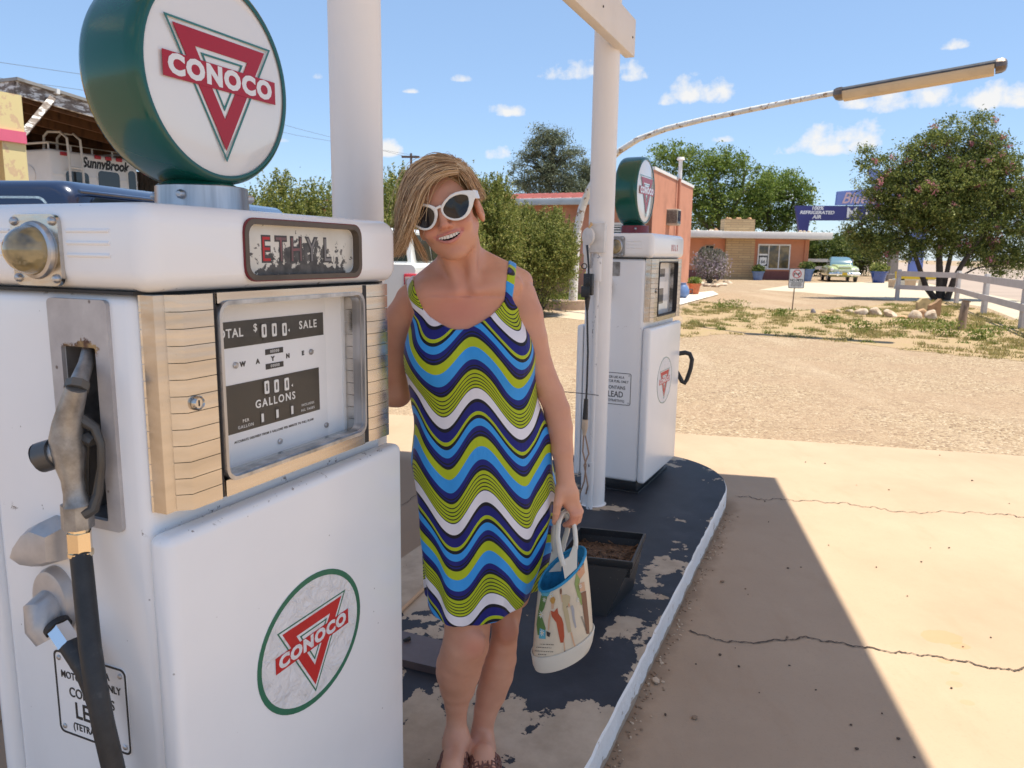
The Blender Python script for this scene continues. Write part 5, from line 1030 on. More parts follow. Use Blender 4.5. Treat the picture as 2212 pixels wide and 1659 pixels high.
# ================================================================== right background: motel sign, car, fences, rocks, grass
nb_ = pm('sign_navy', (.030, .032, .165), .45, var=.06, scale=.5); lb_ = pm('sign_light_blue', (.165, .235, .56), .5, var=.06, scale=.5); pinkl = flat('sign_pink', (.60, .42, .46), .4); sw_ = flat('sign_lettering_white', (.70, .70, .72), .4)
SY = 64.0
so_ = aty(1720, 475, SY); sg = thing('motel_sign', 'blue neon motel sign on a pale blue column behind the flowering tree', 'sign', (so_[0], SY, 0), rad(-4))
def sx_(px): return (aty(px, 470, SY)[0]-so_[0])
def sz_(py, px=1850): return aty(px, py, SY)[2]
def pxpoly(P): return [(sx_(x), sz_(y, x)) for x, y in P]
b = MB(); P = pxpoly([(1718, 444), (2030, 447), (2030, 477), (1749, 476), (1747, 500), (1729, 500)]); b.prism(P[::-1], -.5, 0, 0, FRONT(0)); b.build('navy_panel', nb_, sg)
b = MB(); P = pxpoly([(1802, 443), (1803, 414), (1880, 408), (1870, 385), (1862, 362), (1930, 380), (1960, 372), (1985, 404), (2020, 404), (2020, 446)]); b.prism(P[::-1], -.35, -.03, 0, FRONT(0)); b.build('light_panel', lb_, sg)
b = MB(); b.box((sx_(1968), .1, 0), (sx_(1996), .45, sz_(476))); b.build('column', lb_, sg)
b = MB()
for t_, x, y, s_ in (('100%', 1763, 450, .40), ('REFRIGERATED', 1763, 459.5, .36), ('AIR', 1763, 469, .40)): b.text(t_, s_, FRONT(-.006) @ T(sx_(x), sz_(y, x), 0), 0, depth=.02, bold=.012, shear=.15, sx=1.12)
for ch, x in zip('MOTEL', (1836, 1876, 1912, 1952, 1990)): b.text(ch, 1.15, FRONT(-.006) @ T(sx_(x), sz_(461, x), 0), 0, depth=.02, bold=.02)
b.build('panel_lettering', [sw_], sg)
b = MB(); b.text('Blue Swallow', 1.25, FRONT(.02) @ T(sx_(1812), sz_(429, 1812), 0), 0, depth=.03, bold=.012, shear=.35, align='LEFT', sx=.9); b.build('script_lettering', [pinkl], sg)
# vintage car
cp_ = aty(1823, 606, 53)*np.array([1, 1, 0]); car = thing('vintage_car', 'pale green fifties sedan with blue roof parked facing the camera by the motel sign', 'car', tuple(cp_), rad(-15)); K = 1.08
grn = NT('car_pale_green'); grn.set(color=(.40, .46, .22), rough=.22, coat=.7, coatr=.05); teal = NT('car_blue_roof'); teal.set(color=(.10, .19, .25), rough=.2, coat=.7)
def rows(R):   # rows (y, half width, z0, z1, corner)
    return [[(x*K, y*K, z*K) for x, z in rpoly(-w, z0, w, z1, c_, 4)] for y, w, z0, z1, c_ in R]
b = MB(); b.loops(rows([(0, .62, .42, .80, .16), (.08, .78, .36, .88, .18), (.35, .90, .32, .97, .2), (1.1, .94, .30, 1.02, .22), (1.9, .96, .30, 1.03, .22), (3.4, .96, .30, 1.02, .24), (4.4, .92, .32, .98, .24), (5.0, .80, .40, .84, .2), (5.12, .66, .45, .75, .14)]))
b.loops(rows([(.02, .40, .70, .94, .11), (.25, .50, .70, 1.06, .14), (.9, .60, .72, 1.12, .14), (1.75, .66, .75, 1.12, .1)])); bd = b.build('body', grn.m, car, angle=50)
b = MB(); b.loops(rows([(1.55, .70, .98, 1.04, .02), (1.95, .68, .98, 1.42, .14), (2.25, .66, .98, 1.56, .2), (2.9, .65, .98, 1.60, .22), (3.5, .64, .98, 1.50, .2), (4.15, .62, .95, 1.02, .02)])); b.build('cabin', teal.m, car, angle=50)
b = MB(); b.add([(x*K, y*K, z*K) for x, y, z in ((-.58, 1.64, 1.10), (.58, 1.64, 1.10), (.50, 1.98, 1.42), (-.50, 1.98, 1.42))], [(0, 1, 2, 3)]); b.build('windshield', pm('glass_teal', (.05, .10, .12), .08, spec=.7), car)
b = MB(); [b.box((.655*K, a*K, 1.08*K), (.70*K, c_*K, 1.44*K), r=.02) for a, c_ in ((2.05, 2.75), (2.82, 3.5))]; b.build('side_windows', pm('glass_side', (.05, .10, .12), .08, spec=.7), car)
b = MB(); b.box((-.95*K, -.12*K, .42*K), (.95*K, .04*K, .60*K), r=.06, seg=3); [b.box((x*K-.07, -.17*K, .38*K), (x*K+.07, 0, .66*K), r=.03) for x in (-.42, .42)]; b.build('bumper', chrome, car)
b = MB(); [b.box((-.62*K, -.03, z*K), (.62*K, .05, (z+.035)*K), r=.01) for z in (.62, .69, .76)]; b.box((-.34*K, .02, .94*K), (.34*K, .10, .99*K), r=.02); b.build('grille', chrome, car)
for x in (-.74, .74): b = MB(); b.lathe([(.125, 0), (.12, .05), (.09, .08), (0, .1)], 18, M=T(x*K, .10*K, .78*K) @ RX(90)); b.build('headlight', pm('lamp_glass', (.62, .62, .58), .1, coat=1.0), car)
b = MB(); b.box((-.16, -.145*K, .44*K), (.16, -.125*K, .60*K)); b.build('number_plate', flat('plate_yellow', (.60, .40, .02), .4), car)
for y in (.95, 4.1):
    for x in (-.80, .80): b = MB(); b.tube([(x*K-.09, y*K, .34*K), (x*K+.09, y*K, .34*K)], .345*K, 20); w_ = b.build('wheel', rubber.m, car); b = MB(); b.tube([(x*K-.10, y*K, .34*K), (x*K+.10, y*K, .34*K)], .19*K, 16); b.build('rim', flat('rim_white', (.62, .62, .6), .3), w_)
# white rail fences
fw = pm('fence_white', (.52, .49, .48), .7, var=.08, scale=3)
def rail_fence(name, label, px, hgt, group=None):
    P = [on_ground(x, y) for x, y in px]; t = thing(name, label, 'fence', tuple(P[0]), group=group); o_ = P[0]
    for p in P:
        b = MB(); q = p-o_; b.box((q[0]-.065, q[1]-.065, 0), (q[0]+.065, q[1]+.065, hgt), r=.01); b.build('post', fw, t)
    for a, c_ in zip(P[:-1], P[1:]):
        d = c_-a; L_ = np.linalg.norm(d); ang = math.atan2(d[1], d[0])
        for z0_, z1_ in ((hgt-.26, hgt-.06), (hgt*.36, hgt*.36+.17)): b = MB(); b.box((-.05, -.095, z0_), (L_+.05, -.066, z1_), M=T(*(a-o_)) @ Matrix.Rotation(ang, 4, 'Z')); b.build('rail', fw, t)
    return t
rail_fence('rail_fence', 'white two rail fence running past the flowering tree towards the right edge', [(1937, 648), (2065, 656), (2124, 679.5), (2207, 711), (2330, 762)], 1.20)
P0 = aty(1741, 603, 60)*np.array([1, 1, 0]); ft = thing('rail_fence', 'short white rail fence between the office and the parked car', 'fence', tuple(P0))
for i in range(3): b = MB(); b.box((i*1.6-.06, -.06, 0), (i*1.6+.06, .06, 1.55)); b.build('post', fw, ft)
for z in (.75, 1.32): b = MB(); b.box((-.6, -.10, z), (3.5, -.065, z+.24)); b.build('rail', fw, ft)
# yellow bench, planter block and lamp stub behind the fence
by = aty(1978, 612, 42)*np.array([1, 1, 0]); bn = thing('yellow_bench', 'yellow bench panel with pale concrete legs beyond the fence', 'bench', tuple(by))
b = MB(); b.prism([(-1.1, .55), (1.1, .55), (1.15, .95), (-1.15, .95)], -.08, 0, 0, FRONT(0)); b.build('backrest', pm('bench_yellow', (.52, .36, .01), .5), bn)
for x in (-.72, .55): b = MB(); b.prism([(x-.2, 0), (x+.2, 0), (x+.12, .55), (x-.12, .55)], -.5, -.05, 0, FRONT(0)); b.build('leg', pm('bench_concrete', (.58, .54, .47), .8), bn)
b = MB(); b.box((-1.05, .05, .48), (1.05, .5, .56)); b.build('seat', pm('bench_concrete2', (.58, .54, .47), .8), bn)
tb = aty(1948, 616, 44)*np.array([1, 1, 0]); b = MB(); b.loops([[(x*k, y*k, z) for x, y in ((-.62, -.3), (.62, -.3), (.62, .3), (-.62, .3))] for z, k in ((0, 1), (.44, 1.04), (.46, .95), (.40, .9))]); o = b.build('planter_trough', pm('trough_tan', (.50, .36, .24), .8)); o.location = tuple(tb); tag(o, 'tan planter trough at the end of the white fence', 'planter')
lb2 = aty(1925, 602, 58)*np.array([1, 1, 0]); b = MB(); b.loops([[(x*k, y*k, z) for x, y in ((-.5, -.5), (.5, -.5), (.5, .5), (-.5, .5))] for z, k in ((0, 1.0), (.5, .98), (.52, .62), (3.2, .5), (3.3, .3))]); o = b.build('stone_obelisk', pm('obelisk_grey', (.24, .21, .19), .8)); o.location = tuple(lb2); tag(o, 'grey stone pillar on a block between the blue pot and the sign column', 'pillar')
# rocks bordering the tree bed
def zp5(x, y): return ((1900+x*.27125)*.8848, (420+y*.27125)*.8848)
RB = 'rocks bordering the tree bed'
for i, (x, y, w, h, lb, m_) in enumerate(((312, 1268, 42, 30, 'small grey rock, left end of the border row', 'g'), (440, 1270, 90, 20, 'flat pink stone near the left end of the rock row', 'o'), (540, 1266, 40, 24, 'small pale stone third in the rock row', 'p'), (632, 1270, 75, 34, 'pale wedge shaped rock in the border row', 'p'),
      (755, 1284, 110, 50, 'low tan and white rock left of the white pointed one', 'p'), (868, 1290, 105, 64, 'white pointed rock in the border row', 'p'), (998, 1306, 115, 60, 'brownish rock with a rounded top in the border row', 'p'), (1110, 1318, 95, 26, 'flat tan slab lying in the border row', 'o'),
      (1220, 1322, 110, 62, 'smooth white oval rock before the upright slabs', 'p'), (1285, 1306, 80, 62, 'reddish rock wedged between the oval rock and the speckled rock', 'o'), (1365, 1332, 115, 84, 'pink speckled boulder at the foot of the upright slabs', 'p'))):
    px, py = zp5(x, y); p = on_ground(px, py); s = p[1]/FPX*.8848*.27125*1.02
    rock('border_rock', p, w*s*.62, w*s*.5, h*s*.95, {'p': rockm.m, 'o': rock_o, 'g': pm('grey_rock', (.20, .18, .19), .9)}[m_], 100+i, lb, RB)
for i, (x, y, w, h, lb, cr_) in enumerate(((1300, 1262, 105, 118, 'upright yellowish flagstone with a rounded pale top', 0), (1398, 1310, 95, 158, 'upright brown flagstone with a slanted top right of the yellowish one', 1))):
    px, py = zp5(x, y); p = on_ground(px, py-2); s = p[1]/FPX*.8848*.27125*1.02; W_, H_ = w*s/2, h*s
    pol = [(-W_, 0), (W_, 0), (W_*1.02, H_*.95), (W_*.8, H_), (W_*.1, H_*.80), (-W_*.95, H_*.62)] if cr_ else [(-W_, 0), (W_*.9, 0), (W_*.95, H_*.55), (W_, H_*.8), (W_*.5, H_), (-W_*.4, H_*.96), (-W_, H_*.66)]
    b = MB(); b.prism(pol, -.10, .06, 0, FRONT(0)); o = b.build('flagstone', pm('flag_%d' % i, (.56, .42, .22) if not i else (.36, .215, .115), .9, var=.3, scale=3, bump=.6, bscale=9)); o.location = tuple(p); tag(o, lb, 'flagstone', 'upright flagstones')
p = on_ground(2077, 713); b = MB(); b.tube([(0, 0, -.05), (.0, 0, .3), (.02, 0, .62), (.03, .0, .66)], [.085, .09, .085, .07], 12); b.tube([(.03, 0, .655), (.035, 0, .685)], .10, 12); o = b.build('wooden_stub', pm('stub_wood', (.34, .24, .17), .9, var=.4, scale=9, bump=.6, bscale=14, stretch=(1, 1, .3))); o.location = tuple(p); tag(o, 'short weathered wooden post stub standing in the dry grass', 'post')
# dry grass
def in_poly(x, y, P):
    c = np.zeros(len(x), bool); n = len(P)
    for i in range(n):
        (x1, y1), (x2, y2) = P[i][:2], P[(i+1) % n][:2]
        if y1 == y2: continue
        k = ((y1 > y) != (y2 > y)) & (x < (x2-x1)*(y-y1)/(y2-y1)+x1); c ^= k
    return c
def grass(name, label, poly, n, h, mat, seed, patch=1.3, thr=.1):
    rng = np.random.default_rng(seed); A = np.array([p[:2] for p in poly]); lo, hi = A.min(0), A.max(0)
    C = rng.uniform(lo, hi, (n//55, 2)); C = C[in_poly(C[:, 0], C[:, 1], poly)]
    f = np.sin(C[:, 0]*patch+1.3)*np.cos(C[:, 1]*patch*1.3+.4)+.5*np.sin(C[:, 0]*3.1*patch-C[:, 1]*2.3*patch)
    C = C[f+rng.normal(size=len(C))*.5 > thr]; m = 40; hs = h*rng.uniform(.35, 1.5, len(C))**1.3
    P = np.repeat(C, m, 0)+rng.normal(size=(len(C)*m, 2))*.07; H = np.repeat(hs, m)*rng.uniform(.5, 1.2, len(P)); a = rng.uniform(0, 6.28, len(P)); w = .006+.006*rng.uniform(size=len(P))
    dx = np.stack([np.cos(a)*w, np.sin(a)*w], 1); ln = rng.normal(size=(len(P), 2))*H[:, None]*.45; z = np.zeros(len(P))
    V = np.stack([np.column_stack([P-dx, z]), np.column_stack([P+dx, z]), np.column_stack([P+ln, H])], 1).reshape(-1, 3)
    o = np_mesh(name, V, np.arange(len(V)).reshape(-1, 3), mat, smooth=False); tag(o, label, 'grass', kind='stuff')
G_dry = leaf_mat('grass_dry', [(.20, .19, .06), (.34, .28, .11), (.45, .36, .17), (.30, .30, .09)], .35); G_grn = leaf_mat('grass_green', [(.09, .13, .025), (.17, .21, .04), (.29, .30, .08)], .35)
grass('dry_grass', 'dry yellow grass thinly covering the sandy strip by the driveway', LAWN, 300000, .060, G_dry, 3)
grass('green_grass', 'green grass patches among the dry grass', LAWN, 120000, .075, G_grn, 4, .9, .75)
grass('shade_grass', 'bright green grass at the foot of the shrubs and light pole', [gz(*p) for p in ((1000, 664), (1160, 664), (1235, 660), (1300, 652), (1300, 640), (1200, 634), (1000, 640))], 160000, .16, G_grn, 5, .7, -1)
WG = 'weed tufts in the dry grass'
for i, (x, y, r, h) in enumerate(((1585, 666, .45, .28), (1560, 668, .4, .2), (2010, 718, .35, .3), (2050, 728, .3, .35), (2140, 728, .4, .25), (1860, 715, .3, .22), (1950, 708, .35, .24), (1790, 700, .3, .2), (1690, 682, .3, .2), (2115, 735, .25, .22))):
    rng = np.random.default_rng(200+i); t = thing('weed', 'green weed tuft growing in the dry grass strip', 'weed', tuple(on_ground(x, y)), group=WG)
    P = rng.normal(size=(260, 3))*np.array([r*.5, r*.4, 0])+np.array([0, 0, 1])*rng.uniform(0, h, (260, 1)); leaf_cloud('leaves', P, .075, G_grn, t, rng, .35, 1.0)
# ================================================================== the woman: signed-distance body meshed with surface nets
class Field:
    def __init__(s, lo, hi, h):
        s.h = h; s.lo = np.array(lo, float); s.n = np.ceil((np.array(hi)-s.lo)/h).astype(int)+1
        s.D = np.full(tuple(s.n), 1.0, np.float32)
    def sub(s, lo, hi):
        a = np.maximum(np.floor((np.array(lo)-s.lo)/s.h).astype(int), 0); b = np.minimum(np.ceil((np.array(hi)-s.lo)/s.h).astype(int)+1, s.n)
        ax = [(s.lo[i]+s.h*np.arange(a[i], b[i])).astype(np.float32) for i in range(3)]
        return (slice(a[0], b[0]), slice(a[1], b[1]), slice(a[2], b[2])), ax[0][:, None, None], ax[1][None, :, None], ax[2][None, None, :]
    def join(s, sl, d, k):
        D = s.D[sl]
        if k <= 0: s.D[sl] = np.minimum(D, d); return
        t = np.clip(.5+.5*(D-d)/k, 0, 1); s.D[sl] = D+(d-D)*t-k*t*(1-t)
    def carve(s, sl, d, k):
        D = s.D[sl]; d = -d
        t = np.clip(.5-.5*(D-d)/max(k, 1e-6), 0, 1); s.D[sl] = D+(d-D)*t+k*t*(1-t)
    def cone(s, a, b, ra, rb, k=.02, cut=False):
        a = np.array(a, np.float32); b = np.array(b, np.float32); m = max(ra, rb)+k+.012
        sl, x, y, z = s.sub(np.minimum(a, b)-m, np.maximum(a, b)+m); d = b-a; L2 = float(d @ d)+1e-12
        t = np.clip(((x-a[0])*d[0]+(y-a[1])*d[1]+(z-a[2])*d[2])/L2, 0, 1)
        dist = np.sqrt((x-a[0]-t*d[0])**2+(y-a[1]-t*d[1])**2+(z-a[2]-t*d[2])**2)-(ra+(rb-ra)*t)
        (s.carve if cut else s.join)(sl, dist.astype(np.float32), k)
    def ball(s, c, r, k=.02, R=None, cut=False):
        """ellipsoid with radii r, axes = columns of R"""
        c = np.array(c, np.float32); r = np.array(r if hasattr(r, '__len__') else (r, r, r), np.float32); m = float(r.max())+k+.012
        sl, x, y, z = s.sub(c-m, c+m); x, y, z = x-c[0], y-c[1], z-c[2]
        if R is not None: x, y, z = [R[0, i]*x+R[1, i]*y+R[2, i]*z for i in range(3)]
        k0 = np.sqrt((x/r[0])**2+(y/r[1])**2+(z/r[2])**2); k1 = np.sqrt((x/r[0]**2)**2+(y/r[1]**2)**2+(z/r[2]**2)**2)
        d = np.where(k1 > 1e-6, k0*(k0-1)/np.maximum(k1, 1e-6), -float(r.min()))
        (s.carve if cut else s.join)(sl, d.astype(np.float32), k)
    def mesh(s):
        D = s.D; S = D < 0; n = np.array(D.shape)-1
        cnt = np.zeros(tuple(n), np.int8); offs = [(i, j, k) for i in (0, 1) for j in (0, 1) for k in (0, 1)]
        for o in offs: cnt += S[o[0]:o[0]+n[0], o[1]:o[1]+n[1], o[2]:o[2]+n[2]]
        act = (cnt > 0) & (cnt < 8); I = np.argwhere(act); idx = np.full(tuple(n), -1, np.int32); idx[act] = np.arange(len(I))
        val = {o: D[I[:, 0]+o[0], I[:, 1]+o[1], I[:, 2]+o[2]] for o in offs}; P = np.zeros((len(I), 3)); c = np.zeros(len(I))
        for o in offs:
            for ax in range(3):
                if o[ax]: continue
                q = list(o); q[ax] = 1; v0, v1 = val[o], val[tuple(q)]; m = (v0 < 0) != (v1 < 0); t = np.where(m, v0/np.where(m, v0-v1, 1), 0)
                p = np.array(o, float)[None].repeat(len(I), 0); p[:, ax] += t; P += p*m[:, None]; c += m
        V = s.lo+(I+P/c[:, None])*s.h; F = []
        for ax in range(3):
            u, v = [(1, 2), (2, 0), (0, 1)][ax]; a = [slice(1, n[i]) for i in range(3)]; a[ax] = slice(0, n[ax]); b = list(a); b[ax] = slice(1, n[ax]+1)
            s0, s1 = S[tuple(a)], S[tuple(b)]; E = np.argwhere(s0 != s1); E0 = E.copy(); E0[:, [i for i in range(3) if i != ax]] += 1
            fl = S[E0[:, 0], E0[:, 1], E0[:, 2]]
            def g(du, dv): q = E0.copy(); q[:, u] += du; q[:, v] += dv; return idx[q[:, 0], q[:, 1], q[:, 2]]
            Q = np.stack([g(-1, -1), g(0, -1), g(0, 0), g(-1, 0)], 1); Q[~fl] = Q[~fl][:, ::-1]; F.append(Q)
        return V, np.concatenate(F)
def relax(V, F, it=2, w=.5):
    E = np.concatenate([F[:, [0, 1]], F[:, [1, 2]], F[:, [2, 3]], F[:, [3, 0]]]); E = np.concatenate([E, E[:, ::-1]])
    deg = np.bincount(E[:, 0], minlength=len(V))[:, None]
    for _ in range(it):
        A = np.stack([np.bincount(E[:, 0], V[E[:, 1], i], len(V)) for i in range(3)], 1)/np.maximum(deg, 1); V = V+(A-V)*w
    return V
def vattr(o, name, vals, dom='POINT'):
    a = o.data.attributes.new(name, 'FLOAT' if vals.ndim == 1 else 'FLOAT_VECTOR', dom); a.data.foreach_set('value' if vals.ndim == 1 else 'vector', vals.astype(np.float32).ravel())
sm = lambda x, a, b: (lambda t: t*t*(3-2*t))(np.clip((x-a)/(b-a), 0, 1))
YB = 2.0
A = lambda px, py, Y=YB: aty(px, py, Y)
ZM = lambda x, y: ((900+x/4.88)*.8848, (360+y/4.88)*.8848)          # survey crop of the face
# ---- head frame (x: her left, y: up the face, z: out of the face), centimetres
EYE = A(952, 457, 1.86); vz = CAM-EYE; vz /= np.linalg.norm(vz); th = rad(18.5)
hx = math.cos(th)*Rt+math.sin(th)*Up; hx -= vz*(hx @ vz); hx /= np.linalg.norm(hx); hy = np.cross(vz, hx)
hz = vz-.13*hx; hz /= np.linalg.norm(hz); hx = np.cross(hy, hz); hx /= np.linalg.norm(hx); hy = np.cross(hz, hx)
HR_ = np.stack([hx, hy, hz], 1); HO = EYE-hz*.085
def hp(x, y, z): return HO+HR_ @ (np.array([x, y, z])/100)
def hloc(V): return (V-HO) @ HR_*100
# ---- dress / torso sections from the survey: (row, left, right, half depth front, half depth back)
ROWS = [(640, 905, 1112, .070, .075), (680, 890, 1128, .085, .09), (720, 878, 1148, .098, .095), (755, 871, 1154, .108, .098), (800, 876, 1156, .110, .098), (850, 889, 1163, .104, .096), (900, 893, 1177, .104, .10), (950, 890, 1188, .108, .108),
        (1000, 890, 1194, .112, .118), (1050, 897, 1197, .114, .124), (1100, 905, 1197, .114, .122), (1150, 910, 1191, .112, .114), (1200, 915, 1178, .110, .108), (1250, 919, 1162, .108, .104), (1300, 924, 1147, .106, .10), (1345, 929, 1136, .105, .10), (1400, 935, 1128, .10, .10)]
SZ = np.array([A((l+r)/2, y)[2] for y, l, r, *_ in ROWS]); SL = np.array([A(l, y)[0] for y, l, *_ in ROWS]); SR = np.array([A(r, y)[0] for y, l, r, *_ in ROWS]); SF = np.array([q[3] for q in ROWS]); SB_ = np.array([q[4] for q in ROWS])
def sect(z):
    i = SZ[::-1]; f = lambda a: np.interp(z, i, a[::-1]); l, r = f(SL), f(SR); return (l+r)/2, (r-l)/2, f(SF), f(SB_)
def section_field(fl, inset, zlo, zhi, folds=0.0):
    sl, x, y, z = fl.sub((-.6, 1.7, zlo), (.4, 2.3, zhi)); c, a, bf, bb = [q.astype(np.float32) for q in sect(z.ravel())]
    c, a, bf, bb = [q[None, None, :] for q in (c, a-inset, bf-inset, bb-inset)]; dx, dy = x-c, y-YB; b = np.where(dy < 0, bf, bb)
    r = ((np.abs(dx)/a)**2.3+(np.abs(dy)/b)**2.3)**(1/2.3); d = (r-1)*np.minimum(a, b)
    if folds:
        t = np.arctan2(dx/a, -dy/b); w = sm(z, SZ[4], SZ[13]); d = d+folds*w*(np.sin(t*5+1.0+z*2)+.7*np.sin(t*9-.6-z*5)+.4*np.sin(t*15+z*9))+.0022*np.sin(z*34+t*3.0+np.sin(t*2)*2)*sm(np.abs(t), .6, 1.5)*(1-w*.5)
    return sl, d.astype(np.float32)
def upper(fl, infl=0.0):
    """neck base, shoulders, chest"""
    e = infl
    fl.cone(A(972, 580, 2.03), A(885, 642, 2.03), .043+e, .034+e, .03); fl.cone(A(1032, 572, 2.03), A(1122, 610, 2.03), .043+e, .036+e, .03)
    fl.ball(A(1008, 690, 2.02), (.135+e, .085+e, .115+e), .04); fl.cone(A(925, 640, 1.985), A(1085, 622, 1.985), .05+e, .05+e, .03)
def bust(fl, e=0.0):
    fl.ball(A(948, 775, 1.945), (.066+e, .050+e, .066+e), .05); fl.ball(A(1078, 768, 1.945), (.066+e, .050+e, .066+e), .05)
B = Field((-.60, 1.62, .10), (.24, 2.24, 1.80), .003)
sl, d = section_field(B, .010, SZ[-3]+.01, SZ[0]); B.join(sl, d, .02)
upper(B); bust(B, -.008)
# clavicles and neck cords
B.cone(A(985, 632, 1.935), A(900, 640, 1.965), .008, .009, .022); B.cone(A(1030, 628, 1.935), A(1118, 612, 1.965), .008, .009, .022)
nb = A(1003, 612, 2.01); B.cone(hp(.6, -6, -3.0), nb+np.array([0, .012, 0]), .054, .058, .022); B.cone(hp(4.6, -5, -1.5), A(1022, 622, 1.945), .013, .010, .02); B.cone(hp(-3.8, -5, -1.0), A(992, 622, 1.945), .013, .010, .02)
# arms
def chain(fl, pts, k=.015):
    for (p, r), (q, s) in zip(pts[:-1], pts[1:]): fl.cone(p, q, r, s, k)
chain(B, [(A(1121, 638, 2.01), .045), (A(1136, 680, 2.005), .0445), (A(1148, 730, 2.0), .041), (A(1164, 790, 2.0), .0365), (A(1190, 850, 2.0), .0345), (A(1203, 885, 1.995), .0345), (A(1210, 925, 1.985), .0335), (A(1215, 975, 1.97), .0285), (A(1219, 1012, 1.96), .0235), (A(1221, 1036, 1.955), .0215)], .006)
chain(B, [(A(888, 655, 2.02), .044), (A(868, 690, 2.03), .046), (A(858, 740, 2.045), .042), (A(854, 800, 2.06), .038), (A(858, 845, 2.07), .035)], .008)
el = A(859, 851, 2.072); wr = np.array([-.500, 2.005, el[2]+.02]); B.cone(el, el*.5+wr*.5+np.array([0, 0, -.004]), .036, .033, .02); B.cone(el*.5+wr*.5+np.array([0, 0, -.004]), wr, .033, .022, .015)
hd = np.array([-.565, 1.985, wr[2]+.015]); B.ball((wr+hd)/2, (.045, .016, .034), .015)
for i in range(4): a = hd+np.array([.0, -.004, .028-.018*i]); B.cone(a, a+np.array([-.045, -.018, .002-.004*i]), .0085, .0075, .006); B.cone(a+np.array([-.045, -.018, .002-.004*i]), a+np.array([-.075, -.034, -.004*i]), .0075, .0065, .004)
B.cone(wr+np.array([-.02, -.01, .02]), wr+np.array([-.055, -.035, .045]), .011, .008, .008)
# left hand closed round the bag handles
B.cone(A(1221, 1034, 1.955), A(1224, 1062, 1.95), .0225, .026, .012); B.ball(A(1228, 1072, 1.952), (.029, .017, .034), .014)
B.cone(A(1221, 1050, 1.948), A(1246, 1092, 1.948), .012, .010, .012); B.cone(A(1214, 1056, 1.945), A(1231, 1094, 1.942), .013, .0115, .01)
FG = [((1231, 1094, 1.942), (1240, 1112, 1.934), (1235, 1128, 1.942), (1221, 1134, 1.957), .0100), ((1238, 1093, 1.945), (1246, 1111, 1.940), (1243, 1127, 1.948), (1231, 1135, 1.962), .0098),
      ((1244, 1092, 1.950), (1251, 1108, 1.948), (1249, 1124, 1.956), (1239, 1133, 1.968), .0092), ((1248, 1090, 1.957), (1254, 1104, 1.958), (1252, 1117, 1.965), (1245, 1126, 1.975), .0080)]
for p0, p1, p2, p3, r in FG:
    q = [A(*p) for p in (p0, p1, p2, p3)]; B.cone(q[0], q[1], r*1.05, r, .005); B.cone(q[1], q[2], r, r*.92, .002); B.cone(q[2], q[3], r*.92, r*.8, .002); B.ball(q[1], r*1.06, .003)
B.cone(A(1211, 1060, 1.94), A(1205, 1088, 1.928), .0145, .0115, .010); B.cone(A(1205, 1088, 1.928), A(1202, 1108, 1.930), .0115, .0100, .004); B.cone(A(1202, 1108, 1.930), A(1198, 1128, 1.938), .0100, .0078, .003)
# legs
zr6 = lambda zx, zy: ((900+zx/2.458)*.8848, (1250+zy/2.458)*.8848)
def leg(rows, Ys):
    P = []
    for (l, r, y), Y in zip(rows, Ys):
        x0, py = zr6(l, y); x1, _ = zr6(r, y); a, b = A(x0, py, Y), A(x1, py, Y); P.append(((a+b)/2, (b[0]-a[0])/2))
    return P
L1 = leg([(450, 742, 560), (452, 735, 640), (455, 730, 700), (443, 724, 790), (425, 700, 860), (405, 682, 920), (403, 672, 960), (425, 642, 1050), (452, 604, 1140), (466, 588, 1230), (462, 592, 1310), (462, 596, 1365)], [1.99, 1.985, 1.98, 1.975, 1.985, 1.995, 2.0, 2.01, 2.01, 2.01, 2.005, 2.0])
L2 = leg([(700, 915, 560), (730, 908, 640), (738, 900, 710), (725, 890, 800), (700, 888, 880), (672, 868, 980), (645, 825, 1090), (632, 775, 1190), (622, 752, 1280), (614, 745, 1360), (612, 745, 1400)], [2.06, 2.055, 2.05, 2.05, 2.06, 2.075, 2.08, 2.075, 2.07, 2.065, 2.06])
for Lg in (L1, L2): chain(B, [(p, r*.985) for p, r in Lg], .004)
hipL, hipR = A(985, 1200, 2.0), A(1075, 1200, 2.03); B.cone(hipL, L1[0][0], .075, L1[0][1], .02); B.cone(hipR, L2[0][0], .072, L2[0][1], .02)
kn = A(*zr6(635, 800), 1.915); B.ball(kn+np.array([0, .006, 0]), (.030, .014, .034), .022); kn2 = A(*zr6(840, 735), 1.99); B.ball(kn2+np.array([0, .022, 0]), (.026, .014, .030), .025)
def foot(Lg, toe, w):
    an = Lg[-1][0]; fx = an[0]; B.cone(an, (fx, an[1]+.035, IZ+.042), .036, .030, .02); hv = np.array([toe[0]-fx, toe[1]-an[1]]); hv /= np.linalg.norm(hv); sd_ = np.array([-hv[1], hv[0]])
    at = lambda f, s_, z: np.array([fx+hv[0]*f+sd_[0]*s_, an[1]+hv[1]*f+sd_[1]*s_, z])
    B.cone(an-np.array([0, .005, .02]), at(.10, 0, IZ+.055), .036, .028, .025); B.cone(at(.02, .0, IZ+.036), at(.14, .016, IZ+.030), .026, .020, .02); B.cone(at(.02, .0, IZ+.036), at(.135, -.018, IZ+.030), .026, .020, .02)
    for i, s_ in enumerate((.032, .014, -.001, -.015, -.028)):
        s_ = s_*w; L_ = (.175, .178, .172, .163, .152)[i]; B.cone(at(.13, s_*.9, IZ+.030), at(L_, s_, IZ+.022), .012, (.0115, .009, .0085, .008, .0075)[i], .006)
    return at
fa = foot(L1, (L1[-1][0][0]-.012, 1.80), 1); fb_ = foot(L2, (L2[-1][0][0]+.022, 1.86), -1)
